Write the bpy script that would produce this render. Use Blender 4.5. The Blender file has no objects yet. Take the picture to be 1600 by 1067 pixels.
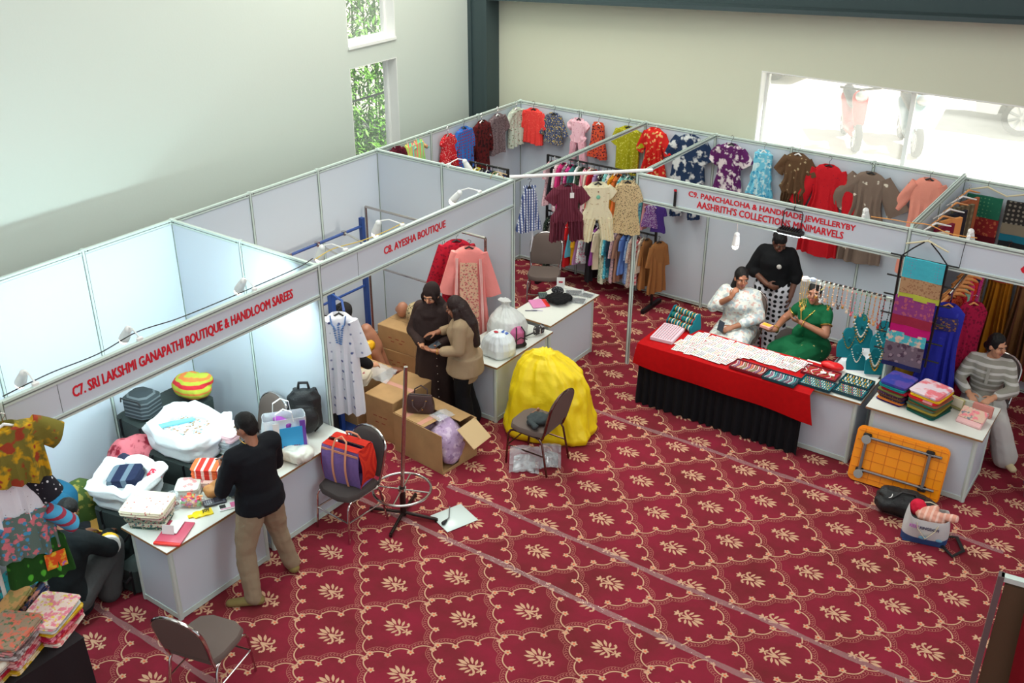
import bpy, bmesh, math, random
from mathutils import Vector, Matrix, Euler, noise
rnd = random.Random(7)
SC = bpy.context.scene
COL = SC.collection
R_ = math.radians
# ---------------------------------------------------------------- camera
cd = bpy.data.cameras.new('camera'); cam = bpy.data.objects.new('camera', cd); COL.objects.link(cam)
cam.location = (8.3278, -11.9507, 5.9307)
cam.rotation_euler = (R_(63.284), R_(-0.159), R_(35.388))
cd.sensor_width = 36; cd.lens = 36.52; cd.clip_end = 300
SC.camera = cam
# ---------------------------------------------------------------- light and exposure
SC.view_settings.view_transform = 'Standard'; SC.view_settings.look = 'None'
SC.view_settings.gamma = 1; SC.view_settings.use_curve_mapping = False
SC.view_settings.exposure = 0.0
w = bpy.data.worlds.new('sky'); SC.world = w; w.use_nodes = True
w.node_tree.nodes['Background'].inputs[0].default_value = (0.86, 0.95, 1.0, 1)
w.node_tree.nodes['Background'].inputs[1].default_value = 0.75
def lamp(name, kind, loc, power, color=(1, 1, 1), size=0.1, rot=(0, 0, 0), parent=None, spot=None, size_y=None, blend=0.5):
    l = bpy.data.lights.new(name, kind); l.energy = power; l.color = color
    if kind == 'AREA':
        l.size = size
        if size_y: l.shape = 'RECTANGLE'; l.size_y = size_y
    elif kind == 'SUN': l.angle = size
    else: l.shadow_soft_size = size
    if kind == 'SPOT': l.spot_size = spot; l.spot_blend = blend
    o = bpy.data.objects.new(name, l); COL.objects.link(o); o.location = loc; o.rotation_euler = rot
    if parent: o.parent = parent
    return o
lamp('sun', 'SUN', (30, 5, 30), 11.0, (1, .97, .92), R_(1), (0, R_(38), R_(25)))
# unseen area fills added under the roof to brighten the hall
lamp('fill_light', 'AREA', (3.4, -5.2, 7.3), 225, (.93, 1, .95), 4.5, (0, 0, 0))
lamp('fill_light', 'AREA', (1.2, -11.5, 7.3), 108, (.88, 1, .97), 4.0, (0, 0, 0))
lamp('fill_light', 'AREA', (6.6, -12.0, 7.3), 130, (.93, 1, .95), 4.0, (0, 0, 0))

lamp('fill_light', 'AREA', (.7, -1.9, 6.9), 190, (1, .99, .9), 2.2, (0, 0, 0))  # fill added to lift the far wall corner
lamp('fill_light', 'AREA', (11.5, -6.5, 6.6), 170, (.9, 1, .98), 3.0, (0, R_(62), 0))  # fill added and tilted to brighten the fascia boards
# ---------------------------------------------------------------- materials
MATS = {}
def lin(c):
    return tuple((x / 12.92 if x <= .04045 else ((x + .055) / 1.055) ** 2.4) for x in c)
def rgb(r, g, b):
    return lin((r / 255, g / 255, b / 255)) + (1,)
def mat(key, c, rough=.6, metal=0, emit=None, alpha=1, spec=.5, bump=0, bscale=200, trans=0, var=0, vscale=3, coat=0):
    if key in MATS: return MATS[key]
    m = bpy.data.materials.new(key); m.use_nodes = True; nt = m.node_tree; b = nt.nodes['Principled BSDF']
    c = c if len(c) == 4 else rgb(*c)
    b.inputs['Base Color'].default_value = c; b.inputs['Roughness'].default_value = rough
    b.inputs['Metallic'].default_value = metal; b.inputs['Specular IOR Level'].default_value = spec
    b.inputs['Alpha'].default_value = alpha; b.inputs['Transmission Weight'].default_value = trans
    b.inputs['Coat Weight'].default_value = coat
    if emit: b.inputs['Emission Color'].default_value = c; b.inputs['Emission Strength'].default_value = emit
    if bump or var:
        tc = nt.nodes.new('ShaderNodeTexCoord')
    if bump:
        n = nt.nodes.new('ShaderNodeTexNoise'); n.inputs['Scale'].default_value = bscale; n.inputs['Detail'].default_value = 4
        nt.links.new(tc.outputs['Object'], n.inputs['Vector'])
        bp = nt.nodes.new('ShaderNodeBump'); bp.inputs['Strength'].default_value = bump; bp.inputs['Distance'].default_value = .02
        nt.links.new(n.outputs[0], bp.inputs['Height']); nt.links.new(bp.outputs[0], b.inputs['Normal'])
    if var:
        n = nt.nodes.new('ShaderNodeTexNoise'); n.inputs['Scale'].default_value = vscale; n.inputs['Detail'].default_value = 3
        nt.links.new(tc.outputs['Object'], n.inputs['Vector'])
        mp = nt.nodes.new('ShaderNodeMapRange'); mp.inputs[1].default_value = .3; mp.inputs[2].default_value = .7
        mp.inputs[3].default_value = 1 - var; mp.inputs[4].default_value = 1 + var
        nt.links.new(n.outputs[0], mp.inputs[0])
        hs = nt.nodes.new('ShaderNodeHueSaturation'); hs.inputs['Color'].default_value = c
        nt.links.new(mp.outputs[0], hs.inputs['Value']); nt.links.new(hs.outputs[0], b.inputs['Base Color'])
    MATS[key] = m
    return m
def fab(kind, c1, c2=None, c3=None, scale=20, rough=.85, thr=.35, sheen=0):
    """woven cloth with a printed pattern in object space"""
    key = 'cloth_%s_%s_%s_%s_%g_%g' % (kind, c1, c2, c3, scale, thr)
    if key in MATS: return MATS[key]
    m = bpy.data.materials.new('cloth_' + kind); m.use_nodes = True; nt = m.node_tree; b = nt.nodes['Principled BSDF']
    b.inputs['Roughness'].default_value = rough; b.inputs['Specular IOR Level'].default_value = .25
    N = nt.nodes.new; Lk = nt.links.new
    tc = N('ShaderNodeTexCoord'); src = tc.outputs['Object']
    col = N('ShaderNodeRGB'); col.outputs[0].default_value = rgb(*c1); cur = col.outputs[0]
    def over(fac, c):
        nonlocal cur
        x = N('ShaderNodeMix'); x.data_type = 'RGBA'
        Lk(fac, x.inputs[0]); Lk(cur, x.inputs[6]); x.inputs[7].default_value = rgb(*c); cur = x.outputs[2]
    def ramp(val, a, bb):
        r = N('ShaderNodeMapRange'); r.inputs[1].default_value = a; r.inputs[2].default_value = bb
        Lk(val, r.inputs[0]); return r.outputs[0]
    def vor(sc, rand=1.0, off=0):
        v = N('ShaderNodeTexVoronoi'); v.inputs['Scale'].default_value = sc; v.inputs['Randomness'].default_value = rand
        mp = N('ShaderNodeMapping'); mp.inputs['Location'].default_value = (off, off * .7, off * .3)
        if kind == 'prints': mp.inputs['Scale'].default_value = (1, .05, 1)
        Lk(src, mp.inputs[0]); Lk(mp.outputs[0], v.inputs['Vector']); return v
    def wave(ax, sc):
        s = N('ShaderNodeSeparateXYZ'); Lk(src, s.inputs[0])
        a = N('ShaderNodeMath'); a.operation = 'MULTIPLY'; a.inputs[1].default_value = sc; Lk(s.outputs[ax], a.inputs[0])
        f = N('ShaderNodeMath'); f.operation = 'SINE'; Lk(a.outputs[0], f.inputs[0]); return f.outputs[0]
    if kind in ('floral', 'dots', 'prints'):
        v = vor(scale, 0.15 if kind != 'floral' else 1.0)
        if kind == 'floral':
            n = N('ShaderNodeTexNoise'); n.inputs['Scale'].default_value = scale * 2.2; Lk(src, n.inputs['Vector'])
            ad = N('ShaderNodeMath'); ad.operation = 'MULTIPLY_ADD'; ad.inputs[1].default_value = .9; Lk(n.outputs[0], ad.inputs[0]); Lk(v.outputs[0], ad.inputs[2])
            d = ad.outputs[0]; t = thr + .45
        else: d = v.outputs[0]; t = thr
        over(ramp(d, t + .04, t - .04), c2)
        if c3:
            v2 = vor(scale * 1.3, 1, 3.7); over(ramp(v2.outputs[0], thr * .75 + .03, thr * .75 - .03), c3)
    elif kind == 'blotch':
        n = N('ShaderNodeTexNoise'); n.inputs['Scale'].default_value = scale; n.inputs['Detail'].default_value = 3; Lk(src, n.inputs['Vector'])
        over(ramp(n.outputs[0], .5, .58), c2)
        if c3:
            n2 = N('ShaderNodeTexNoise'); n2.inputs['Scale'].default_value = scale * 1.4; n2.noise_dimensions = '4D'; n2.inputs['W'].default_value = 4; Lk(src, n2.inputs['Vector'])
            over(ramp(n2.outputs[0], .57, .62), c3)
    elif kind == 'check':
        over(ramp(wave(0, scale), -.1, .1), c2)
        x = ramp(wave(2, scale), -.1, .1); h = N('ShaderNodeMath'); h.operation = 'MULTIPLY'; h.inputs[1].default_value = .55; Lk(x, h.inputs[0]); over(h.outputs[0], c3 or c2)
    elif kind in ('vstripe', 'hstripe', 'ystripe'):
        ax = {'vstripe': 0, 'hstripe': 2, 'ystripe': 1}[kind]
        over(ramp(wave(ax, scale), .3, .5), c2)
        if c3: over(ramp(wave(ax, scale * .37), .75, .85), c3)
    # weave shading of the cloth itself
    n = N('ShaderNodeTexNoise'); n.inputs['Scale'].default_value = 9; n.inputs['Detail'].default_value = 5; Lk(src, n.inputs['Vector'])
    bp = N('ShaderNodeBump'); bp.inputs['Strength'].default_value = .35; bp.inputs['Distance'].default_value = .03
    Lk(n.outputs[0], bp.inputs['Height']); Lk(bp.outputs[0], b.inputs['Normal'])
    Lk(cur, b.inputs['Base Color'])
    MATS[key] = m
    return m
# ---------------------------------------------------------------- mesh helpers
def link(o, parent=None):
    COL.objects.link(o)
    if parent: o.parent = parent
    return o
def tag(o, label, cat, group=None, kind=None):
    if label: o['label'] = label
    if cat: o['category'] = cat
    if group: o['group'] = group
    if kind: o['kind'] = kind
    return o
def thing(name, label, cat, loc=(0, 0, 0), rz=0, group=None):
    o = bpy.data.objects.new(name, None); o.empty_display_size = .1; link(o)
    o.location = loc; o.rotation_euler = (0, 0, rz)
    return tag(o, label, cat, group)
def copy_tree(o, parent=None):
    c = o.copy(); COL.objects.link(c)
    if parent: c.parent = parent
    for ch in list(o.children): copy_tree(ch, c)
    return c
class MB:
    """collects shapes of one part; build() links them as one mesh object"""
    def __init__(s): s.v = []; s.f = []; s.m = []; s.mi = 0; s.T = None
    def add(s, vs, fs, mi=None):
        k = len(s.v)
        s.v += [tuple(s.T @ Vector(p)) if s.T else tuple(p) for p in vs]
        for f in fs: s.f.append([i + k for i in f]); s.m.append(s.mi if mi is None else mi)
        return s
    def box(s, c, d, rot=None, mi=None, bev=0, taper=1):
        x, y, z = d[0] / 2, d[1] / 2, d[2] / 2; M = Euler(rot).to_matrix() if rot else None
        if bev:
            b = min(bev, x * .98, y * .98, z * .98); vs = []
            for zz, k in ((-z, b), (-z + b, 0), (z - b, 0), (z, b)):
                a = x - k; e = y - k
                for px, py in ((a - b, -e), (a, -e + b), (a, e - b), (a - b, e), (-a + b, e), (-a, e - b), (-a, -e + b), (-a + b, -e)): vs.append((px, py, zz))
            fs = [[7, 6, 5, 4, 3, 2, 1, 0], [24 + i for i in range(8)]]
            for r in range(3):
                for i in range(8): j = (i + 1) % 8; fs.append([r * 8 + i, r * 8 + j, r * 8 + 8 + j, r * 8 + 8 + i])
        else:
            vs = [(-x, -y, -z), (x, -y, -z), (x, y, -z), (-x, y, -z), (-x * taper, -y * taper, z), (x * taper, -y * taper, z), (x * taper, y * taper, z), (-x * taper, y * taper, z)]
            fs = [[3, 2, 1, 0], [4, 5, 6, 7], [0, 1, 5, 4], [1, 2, 6, 5], [2, 3, 7, 6], [3, 0, 4, 7]]
        c = Vector(c)
        return s.add([(M @ Vector(v) if M else Vector(v)) + c for v in vs], fs, mi)
    def loft(s, rings, mi=None, closed=False, cap=True):
        n = len(rings[0]); vs = [p for r in rings for p in r]; fs = []
        m = len(rings)
        for a in range(m if closed else m - 1):
            b = (a + 1) % m
            for i in range(n): j = (i + 1) % n; fs.append([a * n + i, a * n + j, b * n + j, b * n + i])
        if cap and not closed: fs += [list(range(n))[::-1], [(m - 1) * n + i for i in range(n)]]
        return s.add(vs, fs, mi)
    def tube(s, pts, r, n=8, mi=None, closed=False, cap=True, flat=1):
        pts = [Vector(p) for p in pts]; m = len(pts); rings = []; up = None
        rr = r if isinstance(r, (list, tuple)) else [r] * m
        for i, p in enumerate(pts):
            a = pts[(i - 1) % m] if (i or closed) else p; b = pts[(i + 1) % m] if (i < m - 1 or closed) else p
            t = (b - a).normalized()
            if up is None:
                up = Vector((0, 0, 1)) if abs(t.z) < .9 else Vector((1, 0, 0))
            u = (up - t * up.dot(t)).normalized(); w_ = t.cross(u); up = u
            rings.append([p + u * math.cos(2 * math.pi * k / n) * rr[i] * flat + w_ * math.sin(2 * math.pi * k / n) * rr[i] for k in range(n)])
        return s.loft(rings, mi, closed, cap)
    def lathe(s, prof, n=20, c=(0, 0, 0), mi=None, sx=1, sy=1):
        return s.loft([[(c[0] + r * math.cos(2 * math.pi * k / n) * sx, c[1] + r * math.sin(2 * math.pi * k / n) * sy, c[2] + z) for k in range(n)] for r, z in prof], mi)
    def ell(s, c, r, rot=None, n=14, m=9, mi=None):
        M = rot if isinstance(rot, Matrix) else (Euler(rot).to_matrix() if rot else Matrix.Identity(3)); c = Vector(c)
        rings = []
        for i in range(m + 1):
            t = math.pi * (.02 + .96 * i / m)
            rings.append([c + M @ Vector((r[0] * math.sin(t) * math.cos(2 * math.pi * k / n), r[1] * math.sin(t) * math.sin(2 * math.pi * k / n), -r[2] * math.cos(t))) for k in range(n)])
        return s.loft(rings, mi)
    def cap(s, p0, r0, p1, r1, n=10, mi=None, flat=1, up=None):
        """round ended tapering limb"""
        p0 = Vector(p0); p1 = Vector(p1); t = (p1 - p0); L = t.length
        t = t / L if L > 1e-6 else Vector((0, 0, 1))
        u = Vector(up) if up else (Vector((0, 0, 1)) if abs(t.z) < .9 else Vector((1, 0, 0)))
        u = (u - t * u.dot(t)).normalized(); w_ = t.cross(u); rings = []
        prof = [(p0 - t * r0 * math.cos(a), r0 * math.sin(a)) for a in (.15, .6, 1.1)] + [(p0, r0), (p1, r1)] + [(p1 + t * r1 * math.cos(a), r1 * math.sin(a)) for a in (1.1, .6, .15)]
        for c, r in prof: rings.append([c + u * math.cos(2 * math.pi * k / n) * r * flat + w_ * math.sin(2 * math.pi * k / n) * r for k in range(n)])
        return s.loft(rings, mi)
    def prism(s, out, y0, y1, mi=None):
        """outline in x,z extruded along y"""
        n = len(out); vs = [(x, y0, z) for x, z in out] + [(x, y1, z) for x, z in out]
        fs = [list(range(n)), list(range(2 * n - 1, n - 1, -1))] + [[(i + 1) % n, i, n + i, n + (i + 1) % n] for i in range(n)]
        return s.add(vs, fs, mi)
    def grid(s, fn, nu, nv, mi=None, th=0):
        """sheet fn(u,v) with thickness th along its normal"""
        P = [[Vector(fn(i / nu, j / nv)) for i in range(nu + 1)] for j in range(nv + 1)]
        vs = []; fs = []; W = nu + 1
        if not th:
            vs = [p for r in P for p in r]
            fs = [[j * W + i, j * W + i + 1, (j + 1) * W + i + 1, (j + 1) * W + i] for j in range(nv) for i in range(nu)]
            return s.add(vs, fs, mi)
        Q = []
        for j in range(nv + 1):
            for i in range(nu + 1):
                a = P[j][min(i + 1, nu)] - P[j][max(i - 1, 0)]; b = P[min(j + 1, nv)][i] - P[max(j - 1, 0)][i]
                nn = a.cross(b); Q.append(P[j][i] - (nn.normalized() if nn.length > 1e-9 else Vector((0, 0, 1))) * th)
        vs = [p for r in P for p in r] + Q; K = W * (nv + 1)
        for j in range(nv):
            for i in range(nu):
                a, b, c, d = j * W + i, j * W + i + 1, (j + 1) * W + i + 1, (j + 1) * W + i
                fs += [[a, b, c, d], [K + d, K + c, K + b, K + a]]
        for i in range(nu): fs += [[i + 1, i, K + i, K + i + 1], [nv * W + i, nv * W + i + 1, K + nv * W + i + 1, K + nv * W + i]]
        for j in range(nv): fs += [[j * W, (j + 1) * W, K + (j + 1) * W, K + j * W], [(j + 1) * W + nu, j * W + nu, K + j * W + nu, K + (j + 1) * W + nu]]
        return s.add(vs, fs, mi)
    def build(s, name, mats, parent=None, smooth=True, fix=True, auto=True):
        me = bpy.data.meshes.new(name); me.from_pydata([tuple(v) for v in s.v], [], s.f)
        for m in (mats if isinstance(mats, (list, tuple)) else [mats]): me.materials.append(m)
        me.polygons.foreach_set('material_index', s.m)
        if fix and len(s.v) < 60000:
            b = bmesh.new(); b.from_mesh(me); bmesh.ops.recalc_face_normals(b, faces=b.faces); b.to_mesh(me); b.free()
        if smooth:
            me.polygons.foreach_set('use_smooth', [True] * len(me.polygons))
            if auto:
                try: me.set_sharp_from_angle(angle=R_(40))
                except Exception: pass
        o = bpy.data.objects.new(name, me)
        return link(o, parent)
def remesh(mb, name, mt, parent=None, vox=.012, smooth=4, crumple=None, decim=None):
    """melt the shapes of a part into one continuous skin"""
    o = mb.build(name, mt, None, smooth=False)
    r = o.modifiers.new('r', 'REMESH'); r.mode = 'VOXEL'; r.voxel_size = vox; r.use_smooth_shade = True
    if smooth:
        q = o.modifiers.new('s', 'SMOOTH'); q.iterations = smooth; q.factor = .5
    dg = bpy.context.evaluated_depsgraph_get(); me = bpy.data.meshes.new_from_object(o.evaluated_get(dg))
    o.modifiers.clear(); old = o.data; o.data = me; bpy.data.meshes.remove(old)
    if not me.materials: me.materials.append(mt)
    if crumple:
        amp, sc, seed = crumple[:3]; ridge = len(crumple) > 3
        off = Vector((seed * 3.1, seed * 1.7, seed * 2.3))
        vs = [v.co.copy() for v in me.vertices]; ns = [v.normal.copy() for v in me.vertices]
        for v, c, n in zip(me.vertices, vs, ns):
            p = c * sc + off
            if ridge: h = (1 - 2 * abs(noise.noise(p))) * .6 + (1 - 2 * abs(noise.noise(p * 2.3))) * .3 + noise.noise(p * 5) * .12
            else: h = noise.noise(p) + .45 * noise.noise(p * 2.2)
            v.co = c + n * h * amp
    me.polygons.foreach_set('use_smooth', [True] * len(me.polygons))
    me.update()
    if parent: o.parent = parent
    return o
def text(name, body, mt, loc, rot, height, width, parent, ext=.0015, bold=.06):
    """lettering fitted to a height and a width"""
    c = bpy.data.curves.new(name, 'FONT'); c.body = body; c.size = 1; c.extrude = .01; c.resolution_u = 2
    o = bpy.data.objects.new(name, c); COL.objects.link(o)
    dg = bpy.context.evaluated_depsgraph_get(); dg.update(); me = bpy.data.meshes.new_from_object(o.evaluated_get(dg))
    COL.objects.unlink(o); bpy.data.objects.remove(o)
    xs = [v.co.x for v in me.vertices]; ys = [v.co.y for v in me.vertices]
    x0, x1, y0, y1 = min(xs), max(xs), min(ys), max(ys)
    for v in me.vertices:
        v.co.x = (v.co.x - x0) / (x1 - x0) * width; v.co.y = (v.co.y - y0) / (y1 - y0) * height; v.co.z = v.co.z / .01 * ext
    # heavy strokes: the same outline struck again a hair to the side
    V0 = [tuple(v.co) for v in me.vertices]; F0 = [tuple(p.vertices) for p in me.polygons]; d = height * bold; vs = []; fs = []
    for k, (dx, dy) in enumerate(((0, 0), (d, 0), (0, d * .6), (d, d * .6))):
        n0 = len(vs); vs += [(x + dx, y + dy, z + k * 2e-5) for x, y, z in V0]; fs += [[i + n0 for i in f] for f in F0]
    me = bpy.data.meshes.new(name); me.from_pydata(vs, [], fs); me.materials.append(mt)
    o = bpy.data.objects.new(name, me); link(o, parent); o.location = loc; o.rotation_euler = rot
    return o
M_alu = mat('aluminium', (206, 222, 215), .4, .08)
M_alud = mat('aluminium_groove', (120, 132, 128), .5, .4)
M_panel = mat('white_laminate', (205, 215, 225), .45)
M_chrome = mat('chrome', (200, 195, 192), .14, 1.0)
M_steel = mat('steel_tube', (186, 178, 172), .22, 1.0)
M_black = mat('black_plastic', (24, 24, 27), .5)
M_bmetal = mat('black_metal', (20, 20, 22), .4)
M_blue = mat('blue_painted_steel', (28, 62, 128), .45)
M_wplas = mat('white_plastic', (236, 236, 234), .35)
M_red = mat('red_vinyl', (214, 28, 48), .45)
M_top = mat('counter_laminate', (226, 229, 222), .3)
M_edge = mat('counter_edge', (150, 108, 66), .5)
M_wood = mat('hanger_wood', (222, 150, 84), .45, var=.12, vscale=30)
M_cart = mat('cardboard', (176, 140, 94), .8, var=.08, vscale=6, bump=.1, bscale=60)
M_bulb = mat('lit_bulb', (255, 236, 205), .3, emit=14)
# ================================================================ the hall
def structure(o): o['kind'] = 'structure'; return o
M_wall = mat('wall_paint', (207, 215, 206), .7, bump=.04, bscale=40)
M_wallb = mat('wall_paint_cream', (206, 208, 187), .7, bump=.04, bscale=40)
XL, YB = -0.9, 0.27
def wall_with_holes(fn, u0, u1, z0, z1, holes, th, name, mt):
    mb = MB(); us = sorted({u0, u1} | {h[i] for h in holes for i in (0, 1)}); zs = sorted({z0, z1} | {h[i] for h in holes for i in (2, 3)})
    for a, b in zip(us, us[1:]):
        for c, d in zip(zs, zs[1:]):
            if any(h[0] <= a and b <= h[1] and h[2] <= c and d <= h[3] for h in holes): continue
            q = [fn(a, c, 0), fn(b, c, 0), fn(b, d, 0), fn(a, d, 0)] + [fn(a, c, th), fn(b, c, th), fn(b, d, th), fn(a, d, th)]
            mb.add(q, [[0, 1, 2, 3], [7, 6, 5, 4], [0, 4, 5, 1], [1, 5, 6, 2], [2, 6, 7, 3], [3, 7, 4, 0]])
    return structure(mb.build(name, mt, smooth=False))
WL = [(-2.45, -1.56, 3.40, 4.75), (-2.45, -1.56, 1.35, 3.14)]
WB = [(3.40, 8.9, 1.95, 3.19)]
wall_with_holes(lambda u, z, t: (XL - t, u, z), -26, YB + .25, 0, 7.6, WL, .25, 'wall_left', M_wall)
wall_with_holes(lambda u, z, t: (u, YB + t, z), XL, 16, 0, 7.6, WB, .25, 'wall_back', M_wallb)
structure(MB().box((7.5, -12.9, 7.7), (17.4, 26.6, .2)).build('ceiling', mat('roof_sheet', (205, 208, 204), .7), smooth=False))
# dark steel portal frame: column in the corner and the sloping rafter on the end wall
M_steelgrey = mat('painted_steel_dark', (52, 68, 70), .55)
mb = MB().box((XL + .03, .12, 3.8), (.06, .3, 7.6)).box((XL + .17, .02, 3.8), (.26, .05, 7.6)).box((XL + .3, .12, 3.8), (.06, .3, 7.6)).box((XL + .17, .14, 3.8), (.22, .02, 7.6))
structure(mb.build('trim_1', M_steelgrey, smooth=False))
mb = MB()
for dz, hh, dep in ((0, .05, .3), (.05, .6, .06), (.62, .05, .3)):
    p = [(XL + .3, 3.70 + dz), (9.5, 4.24 + dz), (9.5, 4.24 + dz + hh), (XL + .3, 3.70 + dz + hh)]
    mb.prism(p, YB - dep, YB - .001)
structure(mb.build('trim_2', M_steelgrey, smooth=False))
# windows
M_frame = mat('window_frame_white', (235, 236, 232), .4)
M_glass = mat('window_glass', (240, 248, 246), .02, alpha=.12, spec=.6)
# glazing of the big yard window, with bright glare haze put into the glass
M_haze = bpy.data.materials.new('haze_glass'); M_haze.use_nodes = True; nt = M_haze.node_tree; nt.nodes.clear()
_o = nt.nodes.new('ShaderNodeOutputMaterial'); _m = nt.nodes.new('ShaderNodeMixShader'); _t = nt.nodes.new('ShaderNodeBsdfTransparent'); _d = nt.nodes.new('ShaderNodeBsdfTranslucent'); _d.inputs[0].default_value = rgb(240, 244, 240)
_m.inputs[0].default_value = .2; nt.links.new(_t.outputs[0], _m.inputs[1]); nt.links.new(_d.outputs[0], _m.inputs[2]); nt.links.new(_m.outputs[0], _o.inputs[0])
def window(name, fn, u0, u1, z0, z1, mull, depth=.2, glass=None):
    e = structure(bpy.data.objects.new(name, None)); link(e)
    mb = MB()
    def bar(a, b, c, d, t0, t1):
        q = [fn(a, c, t0), fn(b, c, t0), fn(b, d, t0), fn(a, d, t0), fn(a, c, t1), fn(b, c, t1), fn(b, d, t1), fn(a, d, t1)]
        mb.add(q, [[0, 1, 2, 3], [7, 6, 5, 4], [0, 4, 5, 1], [1, 5, 6, 2], [2, 6, 7, 3], [3, 7, 4, 0]])
    w_ = .05
    for a, b, c, d in ((u0, u0 + w_, z0, z1), (u1 - w_, u1, z0, z1), (u0 + w_, u1 - w_, z0, z0 + w_), (u0 + w_, u1 - w_, z1 - w_, z1)): bar(a, b, c, d, depth - .06, depth)
    for m in mull: bar(m - .025, m + .025, z0 + w_, z1 - w_, depth - .05, depth - .01)
    mb.build('window_frame', M_frame, e, smooth=False)
    us = [u0 + w_] + [x for m in mull for x in (m - .025, m + .025)] + [u1 - w_]
    for a, b in zip(us[::2], us[1::2]):
        mb = MB(); bar(a, b, z0 + w_, z1 - w_, depth - .035, depth - .028); mb.build('pane', glass or M_glass, e, smooth=False)
    mb = MB(); bar(u0, u1, z0 - .03, z0 + .004, -.02, depth + .02); mb.build('window_sill', M_frame, e, smooth=False)
    mb = MB()
    bar(u0, u0 + .012, z0, z1, -.004, depth - .06); bar(u1 - .012, u1, z0, z1, -.004, depth - .06); bar(u0, u1, z1 - .012, z1, 0, depth - .06)
    mb.build('reveal', M_frame, e, smooth=False)
window('window_1', lambda u, z, t: (XL - t, u, z), *WL[0], [])
window('window_2', lambda u, z, t: (XL - t, u, z), *WL[1], [])
window('window_3', lambda u, z, t: (u, YB + t, z), *WB[0], [5.2], glass=M_haze)
# carpet: woven field plus the pale motifs of the broadloom strips
M_carpet = mat('carpet_field', (118, 26, 42), .95, spec=.1, bump=.25, bscale=260)
nt = M_carpet.node_tree; bs = nt.nodes['Principled BSDF']
tc = nt.nodes.new('ShaderNodeTexCoord'); n1 = nt.nodes.new('ShaderNodeTexNoise'); n1.inputs['Scale'].default_value = 1.6; n1.inputs['Detail'].default_value = 8; n1.inputs['Roughness'].default_value = .65
nt.links.new(tc.outputs['Object'], n1.inputs['Vector'])
rp = nt.nodes.new('ShaderNodeValToRGB'); rp.color_ramp.elements[0].position = .34; rp.color_ramp.elements[0].color = rgb(116, 42, 47); rp.color_ramp.elements[1].position = .66; rp.color_ramp.elements[1].color = rgb(146, 40, 61)
nt.links.new(n1.outputs[0], rp.inputs[0]); nt.links.new(rp.outputs[0], bs.inputs['Base Color'])
M_tan = mat('carpet_motif_tan', (208, 164, 134), .95, spec=.1)
M_pink = mat('carpet_scroll_rose', (178, 108, 98), .95, spec=.1)
M_org = mat('carpet_flower_orange', (222, 110, 76), .95, spec=.1)
mb = MB()
mb.add([(-.9, -26, 0), (16, -26, 0), (16, .27, 0), (-.9, .27, 0)], [[0, 1, 2, 3]], 0)
def leaf(cx, cy, ang, L, W):
    ca, sa = math.cos(ang), math.sin(ang); o = []
    for t, w_ in ((0, 0), (.15, .4), (.45, .85), (.72, .7), (1, 0), (.72, -.7), (.45, -.85), (.15, -.4)): o.append((cx + ca * t * L - sa * w_ * W, cy + sa * t * L + ca * w_ * W))
    return o
def strokep(pts, w0, w1):
    out = []; n = len(pts)
    for i in range(n - 1):
        a, b = pts[i], pts[i + 1]; dx, dy = b[0] - a[0], b[1] - a[1]; l = math.hypot(dx, dy) or 1
        wa = w0 + (w1 - w0) * i / (n - 1); wb = w0 + (w1 - w0) * (i + 1) / (n - 1); nx, ny = -dy / l, dx / l
        out.append([(a[0] + nx * wa, a[1] + ny * wa), (a[0] - nx * wa, a[1] - ny * wa), (b[0] - nx * wb, b[1] - ny * wb), (b[0] + nx * wb, b[1] + ny * wb)])
    return out
MOT = []   # (material, polygon)
MOT += [(1, leaf(.03, 0, 0, .11, .021))]
for s_ in (1, -1):
    MOT += [(1, leaf(.022, .016 * s_, .42 * s_, .105, .018)), (1, leaf(-.005, .03 * s_, .8 * s_, .092, .017)), (1, leaf(-.035, .03 * s_, 1.2 * s_, .075, .015))]
    MOT += [(1, p) for p in strokep([(.02, .0), (-.02, .014 * s_), (-.06, .03 * s_), (-.085, .058 * s_), (-.075, .085 * s_), (-.055, .09 * s_)], .008, .012)]
    MOT += [(1, leaf(-.125, .0, 2.2 * s_, .05, .014)), (1, leaf(-.115, 0, 1.0 * s_, .045, .012))]
MOT += [(1, leaf(-.10, 0, math.pi, .075, .016)), (1, leaf(-.11, 0, 0, .12, .012))]
MOT = [(i_, [(x * .88, y * .88) for x, y in p]) for i_, p in MOT]
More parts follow.
